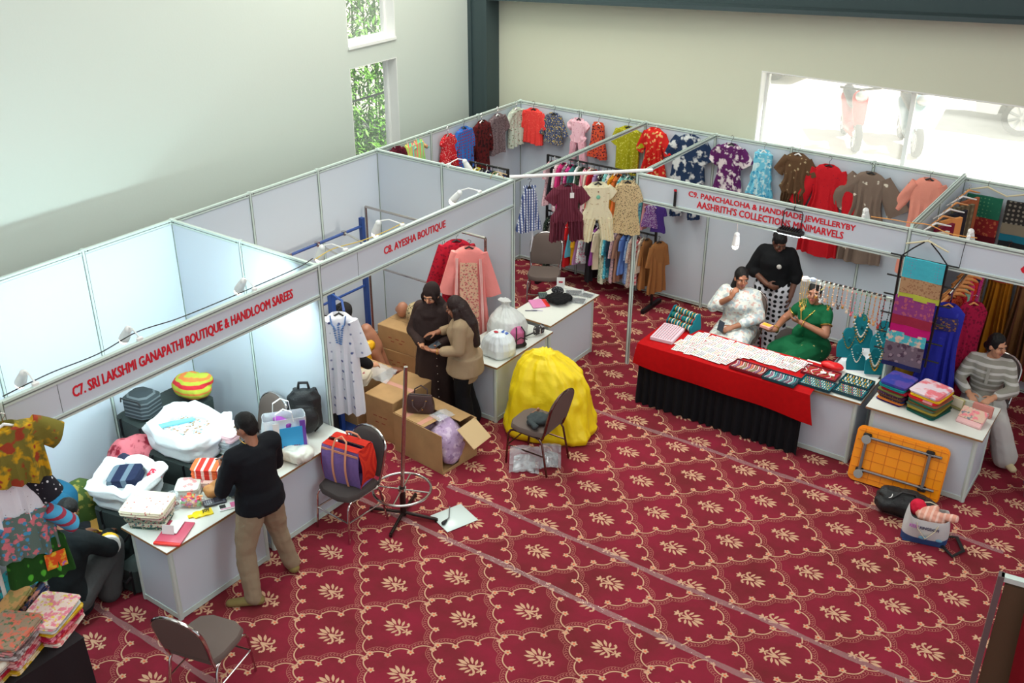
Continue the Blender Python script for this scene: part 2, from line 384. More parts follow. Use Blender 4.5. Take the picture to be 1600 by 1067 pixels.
for s_ in (1, -1):
    # edge from the tip corner (.38,0) to the side corner (0,.39)
    A = (.38, 0.0); B = (0.0, .387 * s_); dx, dy = B[0] - A[0], B[1] - A[1]; L = math.hypot(dx, dy); tx, ty = dx / L, dy / L
    nx, ny = (ty, -tx) if s_ > 0 else (-ty, tx)       # outward
    def E(u, o): return (A[0] + dx * u + nx * o, A[1] + dy * u + ny * o)
    def bump(u): return .034 * abs(math.sin(3 * math.pi * min(u, .999))) - .012
    for k in range(3):
        ps = [E((k + .08 + .84 * i / 9) / 3, bump((k + .08 + .84 * i / 9) / 3) - .008) for i in range(10)]
        MOT += [(1, p) for p in strokep(ps, .0055, .0055)]
        e = ps[-1]
        MOT += [(1, p) for p in strokep([e, (e[0] - nx * .018 + tx * .004, e[1] - ny * .018 + ty * .004), (e[0] - nx * .026 - tx * .012, e[1] - ny * .026 - ty * .012)], .006, .008)]
    for u in (.0, .333, .667):
        c = E(u, -.042); 
        for a in range(5): MOT.append((1, leaf(c[0], c[1], a * 1.2566 + .3, .032, .012)))
        MOT.append((3, leaf(c[0] - .012, c[1], 0, .024, .012)))
    N_ = 20
    for i in range(N_):
        u = .03 + .94 * i / N_; o = bump(u) + .02
        a = E(u, o); 
        for w_ in (.017, -.012):
            q = E(u + .03, o + w_); MOT += [(2, p) for p in strokep([a, q], .0034, .0026)]
    for off in (.043,):
        ps = [E(.02 + .96 * i / 18, bump(.02 + .96 * i / 18) + off) for i in range(19)]
        MOT += [(2, p) for p in strokep(ps, .0022, .0022)]
STRIPS = [(-11.5, -8.42, -1, 1.875, -8.296 - .39), (-8.42, -5.985, -1, 3.011, -6.358), (-5.985, -5.31, 1, 4.171, -5.645), (-5.31, -3.2, 1, 4.01, -4.498), (-3.2, .2, 1, 3.019, -2.335)]
for y0, y1, sg, ox, oy in STRIPS:
    for i in range(-14, 15):
        for j in range(-9, 10):
            if (i + j) % 2: continue
            cx, cy = ox + i * .3785, oy + j * .388
            if not (-.3 < cx < 9.0 and y0 - .45 < cy < y1 + .45): continue
            for k_, (mi, p) in enumerate(MOT):
                q = [(cx + sg * x, cy + y) for x, y in p]
                my = sum(t[1] for t in q) / len(q)
                if y0 + .012 < my < y1 - .012:
                    mb.add([(x, y, .0012 + 6e-6 * k_) for x, y in q], [list(range(len(q)))], mi)
o = mb.build('floor', [M_carpet, M_tan, M_pink, M_org], smooth=False, fix=False)
bm = bmesh.new(); bm.from_mesh(o.data)
for f in bm.faces:
    if f.normal.z < 0: f.normal_flip()
bm.to_mesh(o.data); bm.free(); structure(o)
# clear packing tape over the carpet joints
M_tape = mat('clear_tape', (220, 190, 188), .06, alpha=.15, spec=1.0, bump=.5, bscale=18)
for y, x0, x1, lab in ((-8.42, 1.2, 4.4, 'clear tape along the carpet joint beside the nearest chair'), (-5.985, 2.1, 7.6, 'clear crinkled tape running from under the round rack stand'),
                       (-5.31, 2.85, 8.2, 'long clear tape over the carpet joint starting at the open carton'), (-3.2, 3.0, 7.6, 'clear tape over the carpet joint in front of the jewellery table')):
    t = MB().grid(lambda u, v: (x0 + (x1 - x0) * u, y + .028 * (2 * v - 1) * (1 + .15 * math.sin(u * 60)) + .006 * math.sin(u * 23), .0035 + .0012 * noise.noise((u * 40, v * 2, y))), 160, 3, th=.0008).build('floor_tape', M_tape)
    tag(t, lab, 'tape')
# ================================================================ outside
M_ground = mat('concrete_yard', (214, 208, 196), .9, var=.06)
structure(MB().box((4, 12.4, .85), (60, 23.7, .3)).build('ground', M_ground, smooth=False))
structure(MB().box((-9, -8, .55), (15.6, 40, .2)).build('ground_garden', mat('garden_soil', (120, 110, 84), .95), smooth=False))
# bamboo hedge
mb = MB(); M_leaf = mat('bamboo_leaf', (104, 158, 58), .5, var=.35, vscale=6); M_cane = mat('bamboo_cane', (128, 142, 70), .5)
r = random.Random(3)
for i in range(17000):
    x = -3.0 - abs(r.gauss(0, .45)); y = r.uniform(-1.6, 2.6); z = r.uniform(.9, 4.6)
    a = r.uniform(0, 6.28); el = r.uniform(-1.0, .4); L = r.uniform(.1, .2); W = L * .13
    d = Vector((math.cos(a) * math.cos(el), math.sin(a) * math.cos(el), math.sin(el))); s_ = d.cross(Vector((0, 0, 1))).normalized() * W; p = Vector((x, y, z)); q = Vector((0, 0, -.01))
    mb.add([p, p + d * L * .4 + s_, p + d * L + q, p + d * L * .4 - s_], [[0, 1, 2, 3]], 0)
for i in range(26):
    x, y = -3.4 - r.random() * .6, -1.5 + i * .16; mb.tube([(x, y, .7), (x + r.uniform(-.1, .1), y + r.uniform(-.1, .1), 4), (x + r.uniform(-.1, .4), y + r.uniform(-.3, .3), 6.5)], [.02, .016, .006], 6, mi=1)
tag(mb.build('bamboo_hedge', [M_leaf, M_cane], fix=False), 'green bamboo foliage seen through the two left wall windows', 'bamboo', kind='stuff')
f = thing('garden_fence', 'grey weathered board fence under the bamboo, seen through the lower left window', 'fence', (-2.5, .4, .65))
M_fence = mat('weathered_boards', (134, 124, 100), .85, var=.15, vscale=4)
mb = MB()
for i in range(20): mb.box((0, -1.9 + i * .2, .3), (.03, .19, .6))
mb.build('board', M_fence, f, smooth=False)
MB().box((.03, 0, .62), (.09, 4, .05)).build('top_rail', M_fence, f, smooth=False)
MB().tube([(.1, -2, 1.55), (.1, 2, 1.58)], .018, 6).build('wire', mat('dark_cable', (70, 80, 70), .6), f)
# parked vehicles
M_tyre = mat('tyre_rubber', (34, 34, 34), .8); M_rim = mat('alloy_rim', (190, 192, 195), .3, .6); M_carp = mat('car_paint_silver', (196, 200, 204), .3, .4); M_dark = mat('dark_trim', (40, 42, 46), .5)
def wheel(parent, loc, rad=.33, wid=.2, ax='y', spokes=9):
    M = Matrix.Rotation(R_(90), 4, 'X') if ax == 'y' else Matrix.Rotation(R_(90), 4, 'Y')
    t = MB(); t.T = Matrix.Translation(loc) @ M
    t.lathe([(rad * .68, -wid / 2), (rad * .95, -wid / 2), (rad, -wid * .3), (rad, wid * .3), (rad * .95, wid / 2), (rad * .68, wid / 2), (rad * .64, 0), (rad * .68, -wid / 2)], 28)
    o = t.build('wheel', M_tyre, parent)
    t = MB(); t.T = Matrix.Translation(loc) @ M
    for e in (-1, 1):
        t.lathe([(rad * .66, e * wid * .42), (rad * .7, e * wid * .46), (rad * .7, e * wid * .3)], 28)
        for k in range(spokes):
            a = 2 * math.pi * k / spokes; t.tube([(.03 * math.cos(a), .03 * math.sin(a), e * wid * .42), (rad * .66 * math.cos(a), rad * .66 * math.sin(a), e * wid * .4)], [.022, .03], 6)
        t.lathe([(.001, e * wid * .5), (.05, e * wid * .48), (.055, e * wid * .3)], 12)
    rm = t.build('rim', M_rim, o)
def car(loc, rz, label, paint):
    c = thing('car', label, 'car', loc, rz)
    prof = [(-2.0, .35), (-2.05, .75), (-1.9, .95), (-1.1, 1.02), (-.6, 1.45), (.9, 1.48), (1.5, 1.05), (2.0, .95), (2.1, .6), (2.05, .32)]
    body = []
    for x, z in prof: body.append((x, z))
    arch = []
    for cx in (1.3, -1.25):
        for k in range(9): a = math.pi * k / 8; arch.append((cx + .4 * math.cos(a), .34 + .38 * math.sin(a)))
    out = body + [(1.72, .3)] + arch[:9] + [(-.8, .28)] + arch[9:]
    MB().prism(out, -.82, .82).build('body', paint, c, smooth=False)
    MB().prism([(-1.0, 1.0), (-.56, 1.4), (.86, 1.43), (1.36, 1.04)], -.825, .825).build('window', mat('car_glass', (60, 66, 70), .1), c, smooth=False)
    for x in (1.3, -1.25):
        for y in (-.74, .74): wheel(c, (x, y, .33))
        MB().prism([(x + .42 * math.cos(math.pi * k / 8), .34 + .4 * math.sin(math.pi * k / 8)) for k in range(9)], -.7, .7).build('wheel_arch', M_dark, c, smooth=False)
    return c
car((6.35, 8.65, 1.0), R_(8), 'silver car with multi-spoke alloy wheel parked outside the right window', M_carp)
car((-1.2, 10.2, 1.0), R_(176), 'pale car beyond the scooters at the far window corner', mat('car_paint_white', (232, 232, 230), .3))
def scooter(loc, rz, label, paint):
    c = thing('scooter', label, 'scooter', loc, rz)
    wheel(c, (.58, 0, .24), .24, .1, 'y', 5); wheel(c, (-.55, 0, .24), .24, .1, 'y', 5)
    m = MB().cap((.58, 0, .5), .1, (.42, 0, .85), .14, flat=.5).cap((.4, 0, .3), .12, (-.1, 0, .25), .12).cap((-.1, 0, .35), .15, (-.7, 0, .62), .12)
    remesh(m, 'body', paint, c, .02)
    MB().cap((-.05, 0, .68), .11, (-.7, 0, .74), .1).build('seat', M_dark, c)
    MB().tube([(.58, 0, .24), (.38, 0, .98)], .03, 8).tube([(.3, -.33, 1.0), (.38, 0, .98), (.3, .33, 1.0)], .02, 8).build('handlebar', M_dark, c)
    MB().ell((.5, 0, .9), (.09, .1, .09)).build('headlamp', M_rim, c)
    MB().ell((.33, -.3, 1.16), (.06, .09, .05)).ell((.33, .3, 1.16), (.06, .09, .05)).build('mirror', M_dark, c)
    return c
scooter((2.95, 5.6, 1.0), R_(-62), 'scooter with red panels parked outside the right window, first from the frame', mat('scooter_red', (196, 60, 62), .35))
scooter((3.85, 5.9, 1.0), R_(-62), 'pale blue scooter parked beside the red-panelled one outside', mat('scooter_blue', (150, 180, 190), .35))
# ================================================================ stand system
def run(label, p0, p1, n, z=2.4, ends=(True, True), face=1):
    """a straight run of n panels between aluminium posts"""
    p0 = Vector((p0[0], p0[1], 0)); p1 = Vector((p1[0], p1[1], 0)); d = p1 - p0; L = d.length; rz = math.atan2(d.y, d.x)
    t = thing('partition_wall', label, 'partition', p0, rz); w_ = L / n
    for i in range(n):
        MB().box(((i + .5) * w_, 0, 1.2), (w_ - .03, .016, z - .1)).build('panel', M_panel, t, smooth=False)
        for zz, nm in ((z - .022, 'top_rail'), (.05, 'bottom_rail')):
            m = MB().box(((i + .5) * w_, 0, zz), (w_ - .03, .03, .044), mi=0).box(((i + .5) * w_, 0, zz), (w_ - .03, .032, .008), mi=1)
            if zz > 1:
                for e in (.045, w_ - .045): m.box((i * w_ + e, 0, zz), (.012, .034, .012), mi=2)
            m.build(nm, [M_alu, M_alud, M_black], t, smooth=False)
    for i in range(n + 1):
        if (i == 0 and not ends[0]) or (i == n and not ends[1]): continue
        m = MB().tube([(i * w_, 0, 0), (i * w_, 0, z + .008)], .021, 8, mi=0)
        for k in range(4): a = math.pi / 4 + k * math.pi / 2; m.box((i * w_ + .0195 * math.cos(a), .0195 * math.sin(a), z / 2), (.006, .006, z - .02), mi=1)
        m.build('post', [M_alu, M_alud], t, smooth=False)
    return t
run('white panelled back wall of the far left stall, washed by its own lights', (0, -9), (0, -6), 3, ends=(True, False))
run('grey-lit back wall panels of the middle stall behind the blue rail', (0, -6), (0, -3), 3, ends=(True, False))
run('left wall panels of the corner stall hung with small frocks', (0, -3), (0, 0), 3)
run('back wall panels of the corner stall behind the crowded black rack', (0, 0), (3, 0), 3, ends=(False, True))
run('back wall panels of the jewellery stall hung with long dresses', (3, 0), (6, 0), 3, ends=(False, True))
run('back wall panels of the right stall behind hanging sarees', (6, 0), (9, 0), 3, ends=(False, True))
run('short divider wall between the left and the middle stalls', (0, -6), (2, -6), 2, ends=(False, True))
run('short divider wall between the middle stall and the corner stall', (0, -3), (2, -3), 2, ends=(False, True))
run('short divider wall at the outer end of the far left stall', (0, -9), (2, -9), 2, ends=(False, True))
run('short divider wall between the jewellery stall and the right stall', (6, -2), (6, 0), 2, ends=(True, False))
def beam(label, p0, p1, z=2.4, hz=.045):
    p0 = Vector((*p0, z - .02)); p1 = Vector((*p1, z - .02)); d = p1 - p0; t = thing('crossbeam', label, 'beam', p0, math.atan2(d.y, d.x)); L = d.length
    MB().box((L / 2, 0, 0), (L, .03, hz)).build('beam', M_alu, t, smooth=False)
    MB().box((L / 2, -.016, 0), (L, .004, .012)).box((L / 2, .016, 0), (L, .004, .012)).box((L / 2, 0, hz / 2), (L, .01, .004)).build('groove', M_alud, t, smooth=False)
    return t
beam('white crossbeam from the middle stall corner to the back wall', (2.0, -2.98), (2.0, -.02))
beam('white crossbeam from the jewellery stall post to the back wall', (3.0, -1.98), (3.0, -.02))
beam('white crossbeam over the divider beside the pink tunic', (6.0, -1.98), (6.0, -.02), 2.445)
t = thing('crossbeam', 'thin white rail spanning the open corner with frocks hung on it', 'beam', (1.97, -3.03, 2.43), R_(45))
MB().tube([(0, 0, 0), (1.62, 0, .0)], .02, 8).build('beam', M_wplas, t)
def fascia(label, p0, p1, lines, seams=(), posts=(True, True)):
    p0 = Vector((*p0, 0)); p1 = Vector((*p1, 0)); d = p1 - p0; L = d.length; t = thing('fascia_sign', label, 'sign', p0, math.atan2(d.y, d.x))
    m = MB().box((L / 2, 0, 2.245), (L - .04, .014, .27))
    for s_ in seams: m.box((s_, -.008, 2.245), (.003, .003, .25), mi=1)
    m.build('board', [M_panel, M_alud], t, smooth=False)
    for zz, nm in ((2.385, 'top_rail'), (2.1, 'bottom_rail')):
        MB().box((L / 2, 0, zz), (L - .04, .036, .045)).box((L / 2, -.0185, zz), (L - .04, .002, .01), mi=1).build(nm, [M_alu, M_alud], t, smooth=False)
    for k, u in enumerate((0, L)):
        if not posts[k]: continue
        m = MB().tube([(u, 0, 0), (u, 0, 2.41)], .024, 8)
        for q in range(4): a = math.pi / 4 + q * math.pi / 2; m.box((u + .022 * math.cos(a), .022 * math.sin(a), 1.2), (.007, .007, 2.38), mi=1)
        m.build('post', [M_alu, M_alud], t, smooth=False)
    for body, u, z, h, wd in lines:
        text('lettering', body, M_red, (u, -.009, z), (R_(90), 0, 0), h, wd, t)
    return t
fascia('fascia lettered C7 over the far left stall', (2, -9), (2, -6), [('C7. SRI LAKSHMI GANAPATHI BOUTIQUE & HANDLOOM SAREES', .52, 2.185, .1, 2.15)], (.42,), (False, False))
fascia('fascia lettered C8 over the middle stall', (2, -6), (2, -3), [('C8. AYESHA BOUTIQUE', .86, 2.2, .088, .93)], (.5,), (False, False))
fascia('fascia lettered C9 in two lines over the jewellery stall', (3, -2), (6, -2), [('C9. PANCHALOHA & HANDMADE JEWELLERYBY', .635, 2.242, .078, 1.84), ("AASHRITH'S COLLECTIONS MINIMARVELS", .745, 2.152, .078, 1.62)], (), (True, False))
fascia('fascia of the right stall with a lone letter C at the frame edge', (6, -2), (9, -2), [('C10. ', 1.03, 2.19, .09, .4)], (), (False, True))
# ================================================================ counters and tables
def counter(label, x0, x1, y0, y1, h=.75, over=.045, worn=False):
    cx, cy = (x0 + x1) / 2, (y0 + y1) / 2; sx, sy = x1 - x0, y1 - y0
    t = thing('counter', label, 'counter', (cx, cy, 0))
    m = MB().box((0, 0, h - .012), (sx + over * 2, sy + over * 2, .022), mi=0)
    m.box((0, 0, h - .0125), (sx + over * 2 + .004, sy + over * 2 + .004, .018), mi=1)
    m.build('top', [M_top, M_edge], t, smooth=False)
    for s_ in (-1, 1):
        MB().box((0, s_ * (sy / 2 - .012), h / 2), (sx - .04, .012, h - .1)).build('side_panel', M_panel, t, smooth=False)
        MB().box((s_ * (sx / 2 - .012), 0, h / 2), (.012, sy - .04, h - .1)).build('side_panel', M_panel, t, smooth=False)
        for e in (-1, 1): MB().tube([(s_ * (sx / 2 - .018), e * (sy / 2 - .018), 0), (s_ * (sx / 2 - .018), e * (sy / 2 - .018), h - .025)], .024, 8).build('post', M_alu, t)
    for z in (.035, h - .05):
        m = MB()
        for s_ in (-1, 1): m.box((0, s_ * (sy / 2 - .012), z), (sx - .04, .026, .05)).box((s_ * (sx / 2 - .012), 0, z), (.026, sy - .04, .05))
        m.build('rail', M_alu, t, smooth=False)
    return t
counter('white counter nearest the camera, with folded prints and sweets on top', 1.78, 2.27, -8.12, -7.13)
counter('white counter behind the standing man, under the printed carrier bag', 1.73, 2.215, -7.03, -6.06)
counter('white counter carrying full plastic bags beside the woman in the blazer', 2.0, 2.53, -4.06, -3.07, .72)
counter('white counter with a calculator and black cloth on top', 1.99, 2.48, -2.95, -1.97, .765)
counter('white counter with a worn edge at the right end of the jewellery table', 5.25, 5.94, -2.6, -2.08, .75)
counter('white counter of the right stall carrying folded sarees and purses', 6.09, 7.1, -2.62, -1.98, .75)
# low table with a parcel sheet in the middle stall is a carton, see below
t = thing('jewellery_table', 'long table under red velvet and a gathered black skirt', 'table', (3.58, -2.72, 0))
MB().box((.95, .31, .73), (1.9, .6, .03)).build('tabletop', mat('plywood', (180, 150, 110), .6), t, smooth=False)
for x in (.1, 1.6):
    for y in (.08, .54): MB().box((x, y, .36), (.04, .04, .72)).build('leg', M_bmetal, t, smooth=False)
M_velvet = mat('red_velvet', (176, 2, 8), .85, spec=.2, var=.08, vscale=20)
def velvet(u, v):
    x = -.05 + 1.98 * u
    if v < .55: return (x, .63 - .68 * v / .55, .752 + .004 * math.sin(u * 9))
    k = (v - .55) / .45; sag = .24 + .07 * u + .012 * math.sin(u * 7)
    return (x + .06 * k * (u - .5) + (.05 * k if u > .97 else 0), -.05 - .03 * math.sin(k * 1.6) - .01 * math.sin(u * 14) * k, .752 - k * sag)
MB().grid(velvet, 60, 16, th=.006).build('velvet_cover', M_velvet, t)
def skirt(u, v):
    # along front then round the left end
    s_ = u * 2.45; f = .022 * math.sin(s_ * 62 + 1.2 * math.sin(s_ * 9)) * (.4 + .6 * v)
    z = .70 - v * .69
    if s_ < .55: return (-.02 - f - .02 * v, .55 - s_, z)
    return (-.02 + (s_ - .55), -.025 - f - .02 * v, z)
MB().grid(skirt, 420, 8, th=.003).build('gathered_skirt', mat('black_cloth', (20, 20, 24), .9, spec=.2), t)
# black cloth table at the lower left
t = thing('display_table', 'black-draped display table with packets at the lower left', 'table', (1.65, -9.82, 0))
MB().box((0, 0, .73), (1.9, 1.36, .04)).build('tabletop', mat('plywood', (180, 150, 110), .6), t, smooth=False)
for x in (-.85, .85):
    for y in (-.58, .58): MB().box((x, y, .36), (.04, .04, .71)).build('leg', M_bmetal, t, smooth=False)
def drape(u, v):
    a = u * 4; k = int(min(a, 3.999)); q = a - k; hx, hy = .97, .7
    cs = [(-hx, -hy), (hx, -hy), (hx, hy), (-hx, hy), (-hx, -hy)]; p, n_ = cs[k], cs[k + 1]
    x, y = p[0] + (n_[0] - p[0]) * q, p[1] + (n_[1] - p[1]) * q
    f = 1 + .02 * math.sin(u * 150) * v + .03 * v
    return (x * f, y * f, .755 - v * .74)
m = MB().grid(drape, 240, 6, th=.003); m.box((0, 0, .756), (1.95, 1.41, .006))
m.build('black_cloth', mat('black_satin', (14, 14, 20), .6), t)
# ================================================================ chairs
M_seat = mat('taupe_upholstery', (104, 90, 84), .8, bump=.15, bscale=300)
M_seatd = mat('dark_upholstery', (66, 58, 56), .75, bump=.15, bscale=300)
def chair(label, loc, face, fabm=None, metal=None):
    """banquet chair, front towards local -y"""
    fabm = fabm or M_seat; metal = metal or M_chrome
    t = thing('banquet_chair', label, 'chair', (loc[0], loc[1], 0), math.atan2(face[0], -face[1]))
    # seat cushion, rounded front
    prof = [(-.19, .2), (.19, .2), (.215, .1), (.22, -.08), (.19, -.18), (.1, -.225), (-.1, -.225), (-.19, -.18), (-.22, -.08), (-.215, .1)]
    rings = []
    for z, k in ((.415, .93), (.425, 1), (.455, 1), (.475, .95), (.482, .82), (.484, .4)): rings.append([(x * k, y * k, z) for x, y in prof])
    MB().loft(rings).build('seat', fabm, t)
    # backrest: arched pad in a tube frame, leaning back
    def bk(x, z): return (x, .215 + (z - .45) * .26, z)
    arch = [(-.2, .5), (-.212, .62), (-.215, .75)] + [(-.215 * math.cos(a) , .75 + .165 * math.sin(a) * (1 if 1 else 0)) for a in [math.pi * k / 12 for k in range(1, 12)]] + [(.215, .75), (.212, .62), (.2, .5)]
    m = MB(); n = len(arch); fr = [Vector(bk(x * .96, z - (.01 if z > .6 else -.0))) + Vector((0, -.022, .003)) for x, z in arch]; bkp = [p + Vector((0, .04, .01)) for p in fr]
    inner = [Vector(bk(x * .75, .5 + (z - .5) * .85 + .03)) + Vector((0, -.034, .003)) for x, z in arch]
    m.loft([inner, fr, bkp]); m.build('backrest', fabm, t)
    fpts = [(-.195, .2, .42)] + [Vector(bk(x, z)) for x, z in arch] + [(.195, .2, .42)]
    MB().tube(fpts, .0125, 8).build('back_frame', metal, t)
    for s_ in (-1, 1):
        MB().tube([(s_ * .19, -.14, .41), (s_ * .2, -.175, .4), (s_ * .205, -.2, .36), (s_ * .215, -.225, .0)], .0115, 8).build('leg', metal, t)
        MB().tube([(s_ * .19, .1, .41), (s_ * .2, .17, .4), (s_ * .205, .2, .36), (s_ * .215, .27, .0)], .0115, 8).build('leg', metal, t)
        MB().tube([(s_ * .19, -.16, .408), (s_ * .195, .2, .408)], .011, 8).build('seat_rail', metal, t)
    MB().tube([(-.21, -.21, .22), (.21, -.21, .22)], .008, 8).tube([(-.208, -.21, .22), (-.208, .225, .22)], .008, 8).tube([(.208, -.21, .22), (.208, .225, .22)], .008, 8).build('stretcher', metal, t)
    return t
chair('taupe banquet chair seen from behind, empty, nearest the camera', (3.05, -8.42), (-.27, 1))
chair('dark seated banquet chair holding the purple and red shopping bag', (2.5, -6.33), (-.05, -1), M_seatd)
M_bronze = mat('bronzed_tube', (120, 92, 88), .22, 1.0)
chair('taupe banquet chair with a dropped jacket, turned side-on before the yellow sack', (3.29, -4.41), (-1, -.03), M_seat, M_bronze)
chair('taupe banquet chair facing out of the open corner beneath the frocks', (1.2, -1.14), (.55, -1), M_seat)
chair('banquet chair in the white stall with only its rounded back showing', (1.32, -6.42), (-.1, -1), M_seat)
chair('banquet chair under the woman in the green sari, bare seat towards polka dots', (4.72, -1.06), (-1, -.08), M_seatd)
chair('banquet chair under the woman in the white floral tunic', (4.12, -1.32), (.1, -1), M_seat)
chair('dark banquet chair of the woman in the grey striped shirt', (6.9, -1.33), (-.1, -1), M_seatd)
# ================================================================ stands and rails
t = thing('round_garment_stand', 'chrome round garment stand with a ring and tall bare pole', 'display stand', (2.82, -5.95, 0))
for a in (.35, 1.92, 3.49, 5.06): MB().tube([(0, 0, .05), (.33 * math.cos(a), .33 * math.sin(a), .03)], .016, 8).tube([(.33 * math.cos(a), .33 * math.sin(a), .035), (.33 * math.cos(a), .33 * math.sin(a), 0)], .016, 8).build('foot', mat('dark_tube', (60, 50, 48), .3, .8), t)
MB().tube([(0, 0, .02), (0, 0, .34)], .03, 12).build('hub', mat('dark_tube', (60, 50, 48), .3, .8), t)
MB().tube([(0, 0, .3), (.045, .02, 1.0), (.085, .04, 1.62)], .019, 12).build('pole', M_steel, t)
MB().tube([(.27 * math.cos(a * math.pi / 24), .27 * math.sin(a * math.pi / 24), .31) for a in range(48)], .013, 8, closed=True).build('ring', M_steel, t)
for a in (.4, 1.97, 3.54, 5.11): MB().tube([(.02 * math.cos(a), .02 * math.sin(a), .31), (.265 * math.cos(a), .265 * math.sin(a), .31)], .008, 8).build('spoke', M_steel, t)
MB().lathe([(.02, 0), (.04, 0), (.04, .03), (.02, .03)], 14, (0, 0, .3)).build('collar', M_steel, t)
t = thing('white_board', 'small pale sheet of board lying on the carpet beside the round stand', 'board', (3.235, -5.7, .004), R_(-18))
m = MB().box((0, 0, .006), (.31, .34, .008), rot=(0, 0, R_(-2)), bev=.003); m.build('sheet', mat('pale_board', (218, 232, 230), .25), t)
t = thing('cable_end', 'short grey cable with a black plug lying on the pale board', 'cable', (3.2, -5.78, .016), R_(20))
MB().tube([(-.03, .2, .01), (.0, .1, .012), (.02, .03, .012), (.01, -.02, .012)], .006, 6).build('cord', mat('grey_cable', (120, 120, 122), .5), t); MB().cap((.01, -.02, .012), .012, (.0, -.075, .018), .02).build('plug', M_black, t)
# blue rail of the middle stall with chrome arms
t = thing('blue_garment_rail', 'blue painted garment rail with chrome arms along the middle stall wall', 'garment rail', (.4, -3.75, 0))
MB().box((0, 0, .92), (.05, .05, 1.84)).build('post', M_blue, t, smooth=False); MB().box((-.02, -1.75, .92), (.05, .05, 1.84)).build('post', M_blue, t, smooth=False)
MB().tube([(0, 0, 1.74), (-.02, -1.75, 1.74)], .018, 8).build('top_bar', M_blue, t); MB().tube([(0, 0, 1.0), (-.02, -1.75, 1.0)], .015, 8).build('lower_bar', M_blue, t)
for y in (-.3, -.72, -1.14): MB().tube([(0, y, 1.75), (.36, y, 1.68)], .011, 8).box((0, y, 1.745), (.045, .04, .05)).build('arm', M_chrome, t)
for s_ in (0, -1.75): MB().box((.12, s_, .025), (.5, .05, .05)).build('foot', M_blue, t, smooth=False)
t = thing('blue_display_post', 'blue display post with a rounded cap holding up the white tunic', 'display post', (1.33, -5.22, 0))
MB().box((0, 0, .85), (.055, .055, 1.7)).build('post', M_blue, t, smooth=False); MB().ell((0, 0, 1.7), (.045, .045, .04)).build('cap', M_blue, t)
MB().box((0, 0, .02), (.4, .4, .03), bev=.01).build('base', M_blue, t); MB().tube([(0, 0, 1.66), (.3, -.15, 1.72), (.52, -.35, 1.74)], .012, 8).build('arm', M_blue, t)
t = thing('steel_garment_rail', 'bare steel tube garment rail across the back of the middle stall', 'garment rail', (.1, -3.36, 0))
for x in (0, 1.78): MB().tube([(x, 0, 0), (x, 0, 1.8)], .016, 8).build('post', M_steel, t); MB().tube([(x, -.2, .02), (x, .2, .02)], .014, 8).build('foot', M_steel, t)
MB().tube([(0, 0, 1.8), (1.78, 0, 1.8)], .015, 8).build('top_bar', M_steel, t); MB().tube([(0, 0, 1.05), (1.78, 0, 1.05)], .013, 8).build('lower_bar', M_steel, t)
# black double rail in the corner
t = thing('black_garment_rack', 'black two-tier garment rack crowded with frocks in the corner', 'garment rack', (.74, -.4, 0))
for x in (0, 1.72):
    MB().box((x, 0, .93), (.028, .028, 1.82)).build('post', M_bmetal, t, smooth=False); MB().box((x, 0, .025), (.05, .5, .05)).build('foot', M_bmetal, t, smooth=False)
MB().tube([(0, 0, 1.83), (1.72, 0, 1.83)], .014, 8).build('top_rail', M_bmetal, t); MB().tube([(0, 0, 1.04), (1.72, 0, 1.04)], .014, 8).build('lower_rail', M_bmetal, t)
t = thing('small_garment_rack', 'black rack tucked behind the divider with a few hangers on top', 'garment rack', (.72, -2.1, 0))
for x in (0, .56): MB().box((x, 0, 1.08), (.028, .028, 2.16)).box((x, 0, .025), (.05, .46, .05)).build('post', M_bmetal, t, smooth=False)
MB().tube([(0, 0, 2.15), (.56, 0, 2.15)], .014, 8).build('top_rail', M_bmetal, t)
# slatted rack of the right stall with wooden hangers
t = thing('chrome_garment_rail', 'chrome garment rail in the right stall with wooden hangers', 'garment rail', (6.42, -1.62, 0))
for y in (0, 1.3): MB().tube([(0, y, 0), (0, y, 1.72)], .014, 8).build('post', M_chrome, t); MB().tube([(-.2, y, .02), (.2, y, .02)], .014, 8).build('foot', M_chrome, t)
MB().tube([(0, -.12, 1.72), (0, 1.4, 1.72)], .014, 8).build('top_bar', M_chrome, t)
# necklace rail
t = thing('necklace_rail', 'white slotted rail hung with a row of bead necklaces', 'display rail', (5.02, -2.0, 1.63))
MB().box((.47, 0, 0), (.94, .03, .045)).build('rail', M_alu, t, smooth=False)
MB().box((.03, -.01, .005), (.07, .05, .06), bev=.012).build('end_block', M_wplas, t)
MB().box((.11, -.012, .02), (.06, .04, .05), bev=.012).build('clip', mat('pale_blue_clip', (190, 210, 230), .4), t)
for i in range(14): MB().box((.2 + i * .05, 0, .024), (.028, .034, .008)).build('pad', M_black, t, smooth=False)
# ================================================================ lamps
M_cable = mat('cable_black', (30, 28, 28), .5)
def armlamp(label, base, head, tilt, power, lit=True, col=(1, .9, .75)):
    """spot on a stem: clip, stem, swivel, white barrel and bulb"""
    t = thing('arm_spotlight', label, 'spotlight', base); h = Vector(head) - Vector(base); d = Vector(tilt).normalized()
    MB().box((0, 0, .0), (.03, .05, .05), bev=.006).build('clip', M_wplas, t)
    MB().tube([(0, 0, .02), h * .55 + Vector((0, 0, .05)), h + Vector((0, 0, .02))], .006, 6).build('stem', M_wplas, t)
    MB().ell(h, (.03, .03, .03)).build('swivel', M_wplas, t)
    m = MB().tube([h - d * .02, h + d * .03, h + d * .1, h + d * .125], [.02, .032, .04, .041], 14); m.build('barrel', M_wplas, t)
    MB().ell(h + d * .14, (.034, .034, .034)).build('bulb', M_bulb if lit else M_wplas, t)
    if lit and power: lamp('bulb_light', 'SPOT', h + d * .18, power, col, .03, d.to_track_quat('-Z', 'Y').to_euler(), t, R_(150), blend=.8)
    return t
